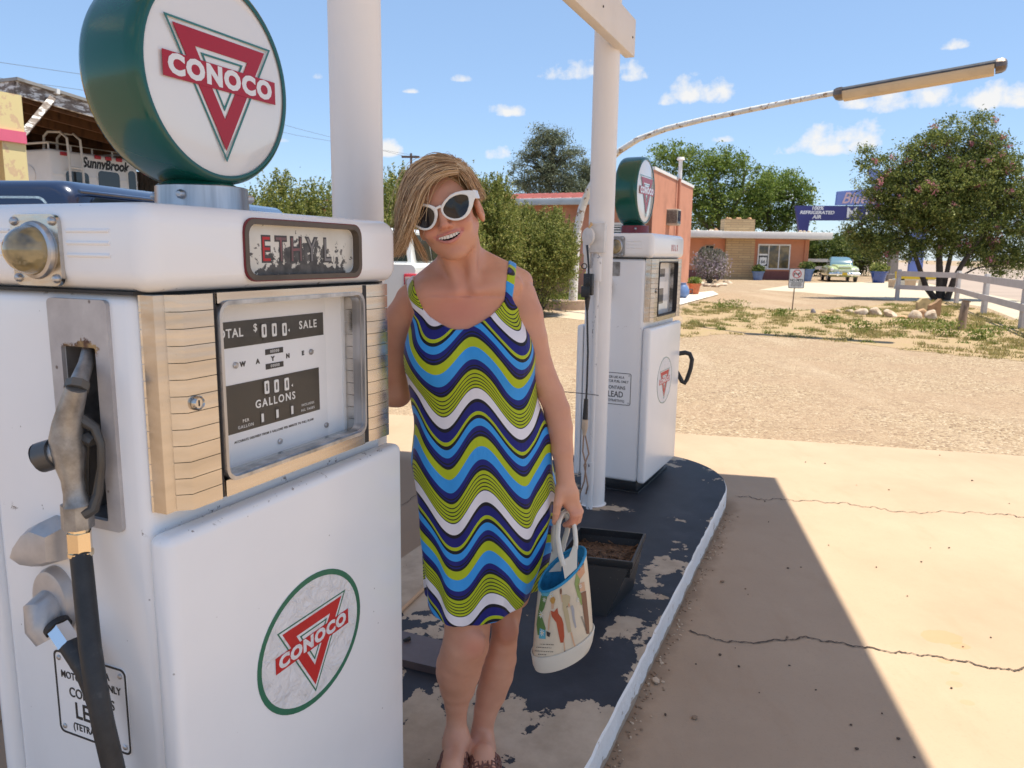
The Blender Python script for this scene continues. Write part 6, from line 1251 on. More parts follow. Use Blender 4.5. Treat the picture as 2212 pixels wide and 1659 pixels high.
# head
S_ = lambda x, y, z, r, k=1.2, cut=False: B.ball(hp(x, y, z), np.array(r if hasattr(r, '__len__') else (r, r, r))/100, k/100, HR_, cut)
C_ = lambda a, b, ra, rb, k=.8, cut=False: B.cone(hp(*a), hp(*b), ra/100, rb/100, k/100, cut)
S_(.5, 3.0, -1.5, (7.2, 8.0, 9.0)); S_(0, .2, 1.6, (6.5, 7.6, 6.7), 1.5); S_(.1, -4.6, 1.9, (6.35, 6.7, 6.1), 1.5); S_(.1, -7.6, 2.2, (5.3, 3.6, 4.9), 1.8)
for sx in (-1, 1):
    C_((sx*5.5, -5.4, .4), (sx*1.3, -10.2, 5.0), 1.5, 1.7, 1.4); S_(sx*3.9, -4.0, 5.8, (2.35, 1.9, 1.95), 1.3); S_(sx*1.15, -3.65, 8.3, (.85, .65, .85), .6)
    S_(sx*2.9, 1.9, 6.6, (2.6, .9, 1.3), 1.2)
S_(0, -10.5, 5.9, (1.9, 1.5, 1.5), 1.4); C_((0, 1.0, 7.7), (0, -3.1, 9.6), .72, .98, .6); S_(-.05, -3.3, 9.85, (1.12, .86, .85), .4)
for sx, dx in ((1, 1.3), (-1, .4)):
    S_(sx*(7.0+dx*.9), -2.6, -1.0, (1.0, 3.1, 1.9), .5); S_(sx*(7.7+dx*.9), -2.0, -.6, (.55, 1.9, 1.1), .3, True)
zs = lambda x: 8.15-.085*x*x
up_l = [(x, -5.42+.012*x*x, zs(x)+.08) for x in np.linspace(-3.35, 3.45, 11)]; lo_l = [(x, -7.36+.150*x*x, zs(x)+.0) for x in np.linspace(-3.2, 3.3, 11)]
for a, b_ in zip(up_l[:-1], up_l[1:]): C_(a, b_, max(.12, .34-.05*abs(a[0])), max(.12, .34-.05*abs(b_[0])), .4)
for a, b_ in zip(lo_l[:-1], lo_l[1:]): C_(a, b_, max(.14, .46-.08*abs(a[0])), max(.14, .46-.08*abs(b_[0])), .4)
for i in range(9):
    x = -3.05+6.2*i/8; yt, yb_ = -5.70+.008*x*x, -7.02+.125*x*x
    C_((x, yt-.1, zs(x)+.9), (x, min(yb_+.1, yt-.12), zs(x)-.9), .16, .16, .1, True); C_((x, (yt+yb_)/2, zs(x)+.9), (x, (yt+yb_)/2, zs(x)-1.3), max(.12, (yt-yb_)/2), max(.12, (yt-yb_)/2), .1, True)
for sx in (-1, 1): C_((sx*1.8, -3.7, 8.3), (sx*3.7, -5.9, 7.45), .17, .22, .5, True); C_((sx*1.9, -4.7, 8.9), (sx*.55, -4.75, 9.4), .12, .12, .3, True) if False else None
for sx in (-1, 1): S_(sx*.66, -4.25, 9.15, (.36, .26, .5), .2, True)
V, F = B.mesh(); V = relax(V, F, 2, .5)
skin = NT('skin'); lipw = skin.attr('lip'); fl_ = skin.attr('flush'); mo_ = skin.attr('mouth')
sb = skin.ramp(skin.noise(9, 5), [(.3, (.57, .265, .165)), (.55, (.64, .315, .20)), (.8, (.70, .37, .245))]); fre = skin.step(skin.vor(85), .10, .04)
sb = skin.mix(skin.math('MULTIPLY', fre, .25), sb, (.38, .165, .095)); sb = skin.mix(skin.math('MULTIPLY', fl_, .55), sb, (.63, .19, .135)); sb = skin.mix(skin.math('MULTIPLY', lipw, .8), sb, (.56, .20, .18)); sb = skin.mix(mo_, sb, (.035, .008, .008))
skin.set(color=sb, rough=.44, spec=.4, sss=.05); skin.b.inputs['Subsurface Radius'].default_value = (.012, .005, .003); skin.b.inputs['Subsurface Scale'].default_value = .6; skin.bump(skin.noise(190, 3), .06, .002)
per = thing('person', 'woman with blonde hair and white cat eye sunglasses in a wavy striped sleeveless dress', 'person')
bo_ = np_mesh('body', V, F, skin.m, per); hl = hloc(V)
dl = np.minimum.reduce([np.linalg.norm(hl-np.array(q), axis=1)-.02 for q in up_l+lo_l]); near = (hl[:, 2] > 5) & (hl[:, 1] > -9) & (hl[:, 1] < -5)
mid = lambda P: [(np.array(a)+np.array(b_))/2 for a, b_ in zip(P[:-1], P[1:])]
dl = np.minimum(dl, np.minimum.reduce([np.linalg.norm(hl-q, axis=1) for q in mid(up_l)+mid(lo_l)])); vattr(bo_, 'lip', sm(-dl, -.66, -.40)*near)
inm = near & (hl[:, 2] < zs(hl[:, 0])-.22) & (np.abs(hl[:, 0]) < 3.05) & (hl[:, 1] < -5.58) & (hl[:, 1] > -7.12+.125*hl[:, 0]**2); vattr(bo_, 'mouth', inm.astype(float))
g = lambda c, r: np.exp(-np.sum(((hl-np.array(c))/np.array(r))**2, 1))
flush = .9*g((3.8, -3.6, 6.8), (2, 1.6, 3))+.9*g((-3.8, -3.6, 6.8), (2, 1.6, 3))+.8*g((0, -3.6, 9.6), (1.6, 1.4, 2))+.35*g((0, -9.5, 6.5), (2.5, 1.5, 2))
ch = A(985, 665, 1.92); flush += .9*np.exp(-(((V[:, 0]-ch[0])/.09)**2+((V[:, 2]-ch[2])/.06)**2))*(V[:, 1] < 2.0)*(V[:, 2] < hp(0, -12, 0)[2]); kk = kn; flush += .8*np.exp(-np.sum(((V-kk)/.035)**2, 1))+.6*np.exp(-np.sum(((V-kn2)/.035)**2, 1))
flush += .7*np.exp(-np.sum(((V-A(1236, 1120, 1.945))/np.array([.03, .04, .03]))**2, 1))
vattr(bo_, 'flush', np.clip(flush, 0, 1))
# teeth
b = MB(); HM = Matrix(((HR_[0, 0], HR_[0, 1], HR_[0, 2], HO[0]), (HR_[1, 0], HR_[1, 1], HR_[1, 2], HO[1]), (HR_[2, 0], HR_[2, 1], HR_[2, 2], HO[2]), (0, 0, 0, 1))) @ Matrix.Scale(.01, 4)
xs = [-2.75, -2.15, -1.50, -.84, 0.0, .84, 1.50, 2.15, 2.75]
for i in range(8):
    x0, x1 = xs[i]+.03, xs[i+1]-.03; x = (x0+x1)/2; b.box((x0, -6.60+.075*x*x, zs(x)-.85), (x1, -5.5, zs(x)-.20), r=.10, M=HM)
teeth_m = NT('teeth'); teeth_m.set(color=(.82, .78, .70), rough=.2, coat=.4); b.build('teeth', teeth_m.m, per)
# ---- dress
Dr = Field((-.42, 1.76, SZ[-2]-.03), (.24, 2.22, 1.58), .003)
sl, d = section_field(Dr, 0, SZ[-1]+.001, SZ[0], .0062); Dr.join(sl, d, .02); upper(Dr, .0045); bust(Dr, .004)
outl = [(868, 790), (871, 748), (877, 724), (886, 695), (893, 677), (884, 654), (871, 622), (862, 600), (862, 560), (882, 560), (884, 600), (901, 641), (913, 667), (928, 684), (950, 697), (970, 707), (991, 711), (1012, 709), (1035, 698), (1061, 681), (1080, 663), (1090, 648), (1093, 610), (1097, 575), (1100, 530), (1120, 530), (1116, 575), (1112, 610), (1107, 645), (1114, 660), (1126, 676), (1144, 703), (1152, 733), (1157, 770), (1180, 800), (1400, 900), (1400, 1600), (700, 1600), (700, 900)]
PO = np.array([A(x, y, 1.93)[[0, 2]] for x, y in outl])
def poly_sd(X, Z, P):
    d = np.full(X.shape, 9., np.float32); ins = np.zeros(X.shape, bool); n = len(P)
    for i in range(n):
        a, b_ = P[i], P[(i+1) % n]; e = b_-a; t = np.clip(((X-a[0])*e[0]+(Z-a[1])*e[1])/(e @ e), 0, 1); d = np.minimum(d, np.hypot(X-a[0]-t*e[0], Z-a[1]-t*e[1]))
        if a[1] != b_[1]: ins ^= ((a[1] > Z) != (b_[1] > Z)) & (X < (b_[0]-a[0])*(Z-a[1])/(b_[1]-a[1])+a[0])
    return np.where(ins, -d, d)
sl, x, y, z = Dr.sub(Dr.lo, Dr.lo+Dr.n*Dr.h); pdm = poly_sd(x[:, 0, 0][:, None]+0*z[0, 0][None], z[0, 0][None]+0*x[:, 0, 0][:, None], PO)[:, None, :].astype(np.float32)
hem = [(900, 1326), (930, 1340), (960, 1351), (1000, 1357), (1040, 1351), (1080, 1338), (1110, 1326), (1150, 1312)]; HZ = np.array([A(px, py, 1.9)[[0, 2]] for px, py in hem])
zh = np.interp(x[:, 0, 0], HZ[:, 0], HZ[:, 1])[:, None, None]
Dr.D = np.maximum(np.maximum(Dr.D, pdm), (zh-z).astype(np.float32))
V, F = Dr.mesh(); V = relax(V, F, 2, .5)
cc, aa, bf, bb = sect(V[:, 2]); dx, dy = V[:, 0]-cc, V[:, 1]-YB; bq = np.where(dy < 0, bf, bb); t = np.arctan2(dx/aa, -dy/bq); tt = np.linspace(0, math.pi, 60)
rr_ = [np.concatenate([[0], np.cumsum(np.sqrt((a_*np.cos(tt[:-1]))**2+(b_*np.sin(tt[:-1]))**2)*(tt[1]-tt[0]))]) for a_, b_ in ((.17, .11),)][0]
uu = np.sign(t)*np.interp(np.abs(t), tt, rr_)*aa/.17
uu = np.where(np.abs(dx) < aa*.8, uu, uu); x0 = A(1033, 850, 1.9)[0]; zref = A(1033, 843, 1.9)[2]
u = (cc+uu)-x0+.085*(zref-V[:, 2])*-1.0
LAM, PER, AMP = .194, .265, .047
vv = (zref-V[:, 2])-.13*u+AMP*(np.cos(2*math.pi*u/LAM)-1)+.010*np.sin(u*9+V[:, 2]*7)
dm = NT('dress_fabric'); at_ = dm.attr('pattern'); f_ = dm.math('FRACT', dm.math('DIVIDE', at_, PER))
NV, BK, LM, BL, WH = (.007, .010, .165), (.006, .006, .012), (.42, .50, .010), (.035, .31, .75), (.78, .75, .80)
st_ = [(0, WH), (.108, BK), (.142, NV), (.232, LM), (.268, BK), (.302, BL), (.378, NV), (.425, BK), (.441, NV), (.455, BK), (.482, LM), (.578, BL), (.70, NV), (.755, BK), (.771, NV), (.783, BK), (.808, LM), (.842, BK), (.853, LM), (.880, BK), (.891, LM), (.917, BK), (.928, LM), (.953, BK), (.963, LM), (.986, BK)]
dm.set(color=dm.ramp(f_, st_, 'CONSTANT'), rough=.55, spec=.3, sheen=.15); dm.bump(dm.noise(6, 4, .55, stretch=(1.8, 1, .5), dist=.6), .30, .03); dm.bump(dm.noise(420, 2), .08, .001)
dro = np_mesh('dress', V, F, dm.m, per); vattr(dro, 'pattern', vv+10*PER)
# ---- sandals
sole_m = pm('sandal_sole', (.34, .16, .12), .6, var=.1); strap_m = pm('sandal_strap', (.17, .065, .045), .45, var=.12)
for at, f_off in ((fa, 0), (fb_, .06)):
    sd_ = MB(); oc = [(-.085, .0), (-.08, .022), (-.05, .033), (.0, .034), (.05, .036), (.10, .043), (.14, .043), (.175, .030), (.19, .005), (.185, -.018), (.16, -.036), (.11, -.042), (.05, -.034), (0, -.032), (-.05, -.031), (-.08, -.02)]
    sd_.loops([[tuple(at(f+.02, s_*1.03, z)) for f, s_ in oc] for z in (IZ+.001, IZ+.013)]); so_ = sd_.build('sandal', sole_m, per)
    b = MB()
    for f0, n_ in ((.055, 5), (.078, 5), (.10, 5), (.12, 4)):
        for j in range(n_):
            c = -1+2*(j+.5)/n_; ring = []
            for q in range(15):
                a_ = 2*math.pi*q/14; ff = f0+f_off+.017*math.cos(a_); w_ = (c+.30*math.sin(a_))*1.25; rr2 = .037+.004*(ff > .07); s_ = rr2*math.sin(w_*1.15); zz = IZ+.030+(.068-.30*ff*.98)*math.cos(w_*1.15)*.98
                ring.append(tuple(at(ff, s_*1.12, max(zz-.006, IZ+.012))))
            b.tube(ring, .0032, 6)
    b.build('strap', strap_m, so_)
# ---- hair
hair_m = NT('hair_blonde'); hi = hair_m.island(); hc = hair_m.ramp(hi, [(0, (.14, .07, .035)), (.25, (.34, .185, .085)), (.5, (.58, .36, .18)), (.78, (.76, .53, .31)), (1, (.86, .68, .46))]); hair_m.set(color=hc, rough=.38, spec=.4)
Hf = Field(HO-.17, HO+.17, .003)
SH = lambda x, y, z, r, k=1.0, cut=False: Hf.ball(hp(x, y, z), np.array(r)/100, k/100, HR_, cut)
SH(.6, 3.2, -1.9, (7.9, 8.7, 9.3)); SH(.8, -1.5, -4.6, (7.2, 6.5, 5.6), 2.0)
SH(.9, -1.6, 6.8, (6.9, 9.3, 8.0), .5, True); SH(6.0, -4.5, 1.6, (3.4, 6, 4.2), .5, True); SH(-6.6, -7, 2.0, (3, 6, 4.5), .5, True)
Vh, Fh = Hf.mesh(); Vh = relax(Vh, Fh, 3, .5); capm = NT('hair_undercoat'); cw = capm.noise(60, 4, .6, stretch=(1, 1, .12)); capm.set(color=capm.ramp(cw, [(.3, (.13, .065, .028)), (.6, (.30, .17, .075)), (.8, (.42, .26, .12))]), rough=.5); capm.bump(cw, .6, .006)
hair = np_mesh('hair', Vh, Fh, capm.m, per)
def gd(P, dY=0.0): return np.array([A(*ZM(x, y), Y+dY) for x, y, Y in P])
def resample(P, n=14):
    d = np.concatenate([[0], np.cumsum(np.linalg.norm(np.diff(P, axis=0), axis=1))]); d /= d[-1]; t = np.linspace(0, 1, n)
    Q = np.stack([np.interp(t, d, P[:, i]) for i in range(3)], 1)
    for _ in range(2): Q[1:-1] = Q[1:-1]*.5+(Q[:-2]+Q[2:])*.25
    return Q
GA = [[(1010, 160, 1.95), (850, 92, 1.955), (700, 105, 1.955), (555, 190, 1.955), (455, 310, 1.955), (410, 430, 1.955), (390, 600, 1.955), (378, 800, 1.955), (368, 950, 1.95), (340, 1100, 1.945), (295, 1230, 1.94), (258, 1350, 1.935)],
      [(1020, 180, 1.915), (880, 140, 1.905), (740, 175, 1.90), (610, 265, 1.895), (520, 400, 1.895), (470, 540, 1.895), (440, 680, 1.90), (415, 830, 1.905), (398, 960, 1.91), (365, 1100, 1.915), (312, 1230, 1.92), (262, 1345, 1.92)],
      [(1040, 230, 1.885), (920, 215, 1.872), (790, 265, 1.863), (670, 355, 1.856), (590, 470, 1.852), (540, 600, 1.850), (500, 720, 1.852), (465, 850, 1.862), (440, 980, 1.875), (405, 1110, 1.89), (345, 1230, 1.905), (272, 1340, 1.91)],
      [(1060, 300, 1.868), (960, 300, 1.858), (850, 330, 1.850), (745, 390, 1.845), (670, 460, 1.841), (625, 550, 1.838), (598, 660, 1.838), (560, 780, 1.842), (515, 900, 1.852), (475, 1040, 1.87), (415, 1190, 1.885), (315, 1320, 1.90)]]
GB = [[(1010, 150, 1.955), (1110, 185, 1.955), (1205, 275, 1.96), (1275, 390, 1.965), (1325, 500, 1.975), (1370, 580, 1.985), (1395, 650, 1.995)], [(1030, 185, 1.915), (1115, 235, 1.91), (1185, 325, 1.905), (1240, 430, 1.915), (1270, 520, 1.935), (1315, 580, 1.955), (1360, 640, 1.975)], [(1050, 250, 1.885), (1115, 300, 1.878), (1170, 375, 1.878), (1205, 450, 1.885), (1235, 515, 1.90), (1250, 560, 1.925), (1305, 600, 1.95)]]
GC = [[(455, 900, 1.94), (500, 1020, 1.94), (560, 1140, 1.945), (650, 1290, 1.95), (720, 1420, 1.955)], [(500, 930, 1.93), (555, 1060, 1.935), (610, 1180, 1.94), (670, 1300, 1.945), (715, 1400, 1.95)]]
GD = [[(1000, 150, 1.96), (840, 82, 1.99), (690, 110, 2.02), (560, 230, 2.04), (480, 420, 2.05), (450, 620, 2.05), (440, 800, 2.04), (430, 960, 2.02)], [(1010, 150, 1.96), (950, 95, 2.0), (900, 130, 2.04), (850, 300, 2.06), (800, 500, 2.06), (760, 700, 2.05), (740, 820, 2.04), (730, 900, 2.03)], [(1015, 150, 1.96), (1090, 165, 2.0), (1180, 260, 2.03), (1260, 420, 2.05), (1300, 560, 2.05), (1300, 700, 2.04), (1280, 800, 2.03), (1250, 900, 2.02)]]
rng = np.random.default_rng(77); HV = []; HF = []; nv = 0
def strands(G, n, jit, rad_, curl=.004, tip=.25):
    global nv
    R_ = np.array([resample(gd(g_)) for g_ in G]); m = len(R_)
    for i in range(n):
        s = rng.uniform(0, m-1.001); k = int(s); f = s-k; P = R_[k]*(1-f)+R_[k+1]*f; t = np.linspace(0, 1, len(P))[:, None]
        off = rng.normal(size=3)*jit; P = P+off*(.35+1.5*t-.95*t*t)+curl*np.sin(t*rng.uniform(3, 8)+rng.uniform(0, 6.28))*rng.normal(size=3)*t
        e = 1-.5*rng.uniform()**2.2; q = max(5, int(len(P)*e)); P = P[:q]; rr = rad_*rng.uniform(.6, 1.3)*(1-(1-tip)*np.linspace(0, 1, q)**2)
        d = np.gradient(P, axis=0); d /= np.linalg.norm(d, axis=1)[:, None]; a_ = np.cross(d, -vz); a_ /= np.linalg.norm(a_, axis=1)[:, None]; b_ = np.cross(d, a_)
        L = np.stack([P+a_*rr[:, None], P+b_*rr[:, None]*.8, P-a_*rr[:, None], P-b_*rr[:, None]*.8], 1).reshape(-1, 3)
        for j in range(q-1):
            for c in range(4): HF.append((nv+j*4+c, nv+j*4+(c+1) % 4, nv+j*4+4+(c+1) % 4, nv+j*4+4+c))
        HV.append(L); nv += len(L)
strands(GA, 2500, .0050, .00065, .008); strands(GB, 800, .0028, .0007); strands(GC, 70, .004, .0007, .004); strands(GD, 700, .004, .0012)
strands(GA, 130, .012, .0005, .024); strands(GB, 60, .008, .0005, .014); strands(GD, 60, .010, .0005, .02)
np_mesh('strands', np.concatenate(HV), np.array(HF), hair_m.m, hair)
# ---- sunglasses
sg_ = thing('sunglasses', 'white cat eye sunglasses with dark lenses worn by the woman', 'sunglasses')
gw = NT('glasses_white'); gw.set(color=(.78, .76, .72), rough=.22, coat=.4); lensm = NT('lens_dark'); lensm.set(color=(.016, .013, .014), rough=.04, spec=.42)
gp0 = HO+hz*.094
def gpl(zx, zy):      # survey crop -> head-local x, y on the glasses plane
    x, y = ZM(zx, zy); d = ray(x, y); P = CAM+d*((gp0-CAM) @ hz/(d @ hz)); q = hloc(P[None])[0]; return q[0], q[1]
def star(P, c, n=64):
    P = np.array(P); ang = np.unwrap(np.arctan2(P[:, 1]-c[1], P[:, 0]-c[0])); 
    if ang[-1] < ang[0]: P = P[::-1]; ang = np.unwrap(np.arctan2(P[:, 1]-c[1], P[:, 0]-c[0]))
    a0 = ang[0]; ang = np.concatenate([ang, [a0+2*math.pi]]); Q = np.concatenate([P, P[:1]]); r = np.hypot(Q[:, 0]-c[0], Q[:, 1]-c[1]); T_ = np.linspace(0, 2*math.pi, n, endpoint=False)
    rr = np.interp((T_-a0) % (2*math.pi)+a0, ang, r)
    rr = rr*.9+(np.roll(rr, 1)+np.roll(rr, -1))*.05
    return [(c[0]+k*math.cos(t_), c[1]+k*math.sin(t_)) for k, t_ in zip(rr, T_)]
zg = lambda x: 9.4-.020*x*x
RH = [(885, 740), (905, 690), (940, 640), (1000, 592), (1060, 568), (1130, 564), (1174, 578), (1187, 640), (1178, 725), (1150, 788), (1105, 828), (1045, 846), (985, 840), (930, 815), (900, 785)]
RO = [(858, 705), (885, 660), (930, 605), (1000, 550), (1070, 525), (1150, 514), (1230, 514), (1272, 548), (1244, 650), (1218, 740), (1180, 810), (1120, 855), (1050, 872), (980, 865), (920, 838), (878, 795), (860, 750)]
LH = [(520, 880), (522, 800), (548, 735), (600, 706), (670, 706), (730, 724), (772, 760), (784, 805), (778, 860), (750, 920), (710, 955), (660, 962), (605, 945), (555, 920)]
LO = [(497, 895), (482, 830), (478, 750), (520, 690), (600, 672), (680, 676), (750, 690), (808, 720), (822, 770), (815, 850), (785, 925), (735, 975), (670, 990), (600, 975), (545, 945), (515, 920)]
for nm, O_, H_ in (('l', RO, RH), ('r', LO, LH)):
    o2 = [gpl(*p) for p in O_]; h2 = [gpl(*p) for p in H_]; c = np.mean(h2, 0); o2 = star(o2, c); h2 = star(h2, c); b = MB()
    lp = lambda P, dz, k=1.0: [(c[0]+(x-c[0])*k, c[1]+(y-c[1])*k, zg(x)+dz) for x, y in P]
    b.loops([lp(h2, -.25), lp(o2, -.25), lp(o2, .05, 1.0), lp(o2, .15, .97), lp(h2, .15, 1.04), lp(h2, .05), lp(h2, -.25)], M=HM, cap0=False, cap1=False); b.build('rim', gw.m, sg_, angle=50)
    b = MB(); b.loops([lp(h2, -.05, 1.02), lp(h2, -.05, .5)], M=HM, cap0=False); b.build('lens', lensm.m, sg_, angle=80)
b = MB(); p = [gpl(*q) for q in ((790, 735), (825, 715), (862, 700))]; b.tube([(x, y, zg(x)-.03) for x, y in p], [.36, .30, .36], 10, M=HM, flat=.7); b.build('bridge', gw.m, sg_)
b = MB(); x0_, y0_ = gpl(1225, 560); L = []
for f, (x, y, z, hgt) in enumerate(((x0_-.3, y0_-.05, 7.9, .8), (x0_+.5, y0_-.15, 6.9, 1.05), (x0_+1.15, y0_-.5, 4.9, .95), (x0_+.9, y0_-.6, 2.0, .45), (x0_+.8, y0_-.9, -.6, .3))): L.append([(x-.12, y-hgt, z), (x+.14, y-hgt, z), (x+.14, y+hgt, z), (x-.12, y+hgt, z)])
b.loops(L, M=HM); b.build('temple', gw.m, sg_, angle=50)
b = MB(); x0_, y0_ = gpl(520, 770); x1_, y1_ = gpl(440, 760); L = []
for x, y, z, hgt in ((x0_, y0_, 7.6, .75), ((x0_+x1_)/2, (y0_+y1_)/2+.1, 7.2, .8), (x1_, y1_, 5.6, .7), (x1_+.15, y1_-.3, 2, .45), (x1_+.2, y1_-.6, -.5, .3)): L.append([(x-.12, y-hgt, z), (x+.14, y-hgt, z), (x+.14, y+hgt, z), (x-.12, y+hgt, z)])
b.loops(L, M=HM); b.build('temple', gw.m, sg_, angle=50)
# ================================================================== the handbag
from mathutils.bvhtree import BVHTree
bag = thing('handbag', 'cream bucket handbag printed with fashion sketches, blue lining and white ring handles, in her hand', 'handbag')
YG = 1.915
def axis(p, q, Y): a, b = aty(*p, Y), aty(*q, Y); return (a+b)/2, (b-a)/2
c0_, e0_ = axis((1151, 1412), (1281, 1368), YG); c1_, e1_ = axis((1163, 1270), (1266, 1192), YG)
dep0, dep1 = np.array([.012, .062, .008]), np.array([.0, .054, .016])
NS = 56
def bloop(v, k=1.0, dz=0.0):
    c = c0_+(c1_-c0_)*v; e = e0_+(e1_-e0_)*v; d = dep0+(dep1-dep0)*v; bul = 1+.03*math.sin(math.pi*v)
    return [tuple(c+(e*math.cos(t)+d*math.sin(t))*k*bul+np.array([0, 0, dz])) for t in np.linspace(0, 2*math.pi, NS, endpoint=False)]
canv = pm('bag_print_cream', (.66, .56, .42), .45, var=.06, scale=12, coat=.2, bump=.1, bscale=30); lin_ = pm('bag_lining_blue', (.03, .28, .52), .8, var=.15, scale=60, bump=.3, bscale=220); creamb = pm('bag_base_cream', (.66, .61, .52), .5, var=.05, bump=.15, bscale=18)
b = MB(); b.loops([bloop(v) for v in np.linspace(0, 1, 12)]+[bloop(1.015, .985), bloop(1.005, .955)], cap0=False, cap1=False); body = b.build('bag_body', canv, bag, angle=50)
b = MB(); b.loops([bloop(1.0, .965), bloop(.97, .945), bloop(.6, .94), bloop(.12, .93)], cap0=False); b.tube([tuple(p) for p in bloop(1.012, .975)]+[tuple(bloop(1.012, .975)[0])], .0038, 8); b.build('lining', lin_, bag, angle=50)
b = MB(); rng = np.random.default_rng(5)
b.loops([bloop(.055, 1.035), bloop(.03, 1.045), bloop(.0, 1.03), bloop(0, .99, -.022), bloop(0, .92, -.038), bloop(0, .6, -.043), bloop(0, .05, -.044)], cap0=False); b.build('bag_base', creamb, bag, angle=50)
b = MB(); b.tube([tuple(p) for p in bloop(.058, 1.035)]+[tuple(bloop(.058, 1.035)[0])], .0024, 6); b.build('piping', creamb, bag)
hm_ = NT('handle_pearl'); hm_.set(color=(.70, .655, .56), rough=.16, coat=.6)
def hloop(P, w): b = MB(); b.tube([tuple(aty(*p)) for p in P], w, 10, flat=1.35); return b
h1 = hloop([(1217, 1222, 1.868), (1209, 1192, 1.880), (1204, 1160, 1.90), (1206, 1132, 1.925), (1213, 1112, 1.945), (1222, 1104, 1.955), (1231, 1108, 1.955), (1238, 1122, 1.95), (1242, 1145, 1.935), (1244, 1170, 1.915), (1243, 1186, 1.90)], .0062); h1.build('handle', hm_.m, bag)
h2 = hloop([(1213, 1196, 1.975), (1218, 1172, 1.975), (1225, 1148, 1.97), (1228, 1128, 1.965), (1224, 1112, 1.965), (1214, 1110, 1.967), (1204, 1122, 1.97), (1197, 1142, 1.975), (1196, 1170, 1.98), (1200, 1192, 1.985)], .0060); h2.build('handle', hm_.m, bag)
tabm = pm('tab_cream', (.64, .60, .51), .55, var=.05)
def sheetpx(P, th=.003):
    W_ = [aty(*p) for p in P]; n_ = np.cross(W_[1]-W_[0], W_[2]-W_[0]); n_ /= np.linalg.norm(n_); b = MB(); b.loops([[tuple(p) for p in W_], [tuple(p+n_*th) for p in W_]]); return b
sheetpx([(1213, 1212, 1.868), (1220, 1250, 1.862), (1246, 1226, 1.868), (1247, 1180, 1.89), (1238, 1178, 1.895), (1229, 1202, 1.875)]).build('handle_tab', tabm, bag)
sheetpx([(1191, 1192, 1.985), (1183, 1236, 1.96), (1212, 1234, 1.96), (1218, 1182, 1.975)]).build('handle_tab', tabm, bag)
# printed sketches: shapes laid on the bag's own surface
bm = bmesh.new(); bm.from_mesh(body.data); bv = BVHTree.FromBMesh(bm)
ZB = lambda x, y: ((1280+x/3.605)*.8848, (1220+y/3.606)*.8848)
def onbag(x, y, h=.0012):
    d = ray(*ZB(x, y)); d = d/np.linalg.norm(d); hit, nn, *_ = bv.ray_cast(Vector(CAM), Vector(d))
    if hit is None: return None
    if nn.dot(Vector(d)) > 0: nn = -nn
    return hit+nn*h
def decal(b, P, mat, h):
    c = (sum(p[0] for p in P)/len(P), sum(p[1] for p in P)/len(P)); Q = []
    for a, q in zip(P, P[1:]+P[:1]):
        for t in (0, .33, .66): Q.append((a[0]+(q[0]-a[0])*t, a[1]+(q[1]-a[1])*t))
    v = [onbag(*p, h) for p in Q]; m = [onbag((p[0]+c[0])/2, (p[1]+c[1])/2, h) for p in Q]; cc = onbag(*c, h); n = len(Q)
    if cc is None or any(p is None for p in v+m): return
    b.add([tuple(p) for p in v+m+[cc]], [(i, (i+1) % n, n+(i+1) % n, n+i) for i in range(n)]+[(n+i, n+(i+1) % n, 2*n) for i in range(n)], mat)
cm = [flat('ink_red', (.42, .07, .025), .5), flat('ink_skin', (.60, .36, .22), .5), flat('ink_blonde', (.50, .26, .05), .5), flat('ink_black', (.03, .025, .025), .5), flat('ink_green', (.10, .20, .05), .5), flat('ink_leaf', (.25, .32, .10), .5), flat('ink_aqua', (.10, .38, .48), .5), flat('ink_white', (.76, .76, .72), .5), flat('ink_yellow', (.62, .45, .05), .5), flat('ink_tan', (.47, .38, .22), .5), flat('ink_brown', (.20, .09, .05), .5), flat('ink_grey', (.36, .35, .36), .5), flat('ink_peach', (.60, .30, .16), .5)]
b = MB()
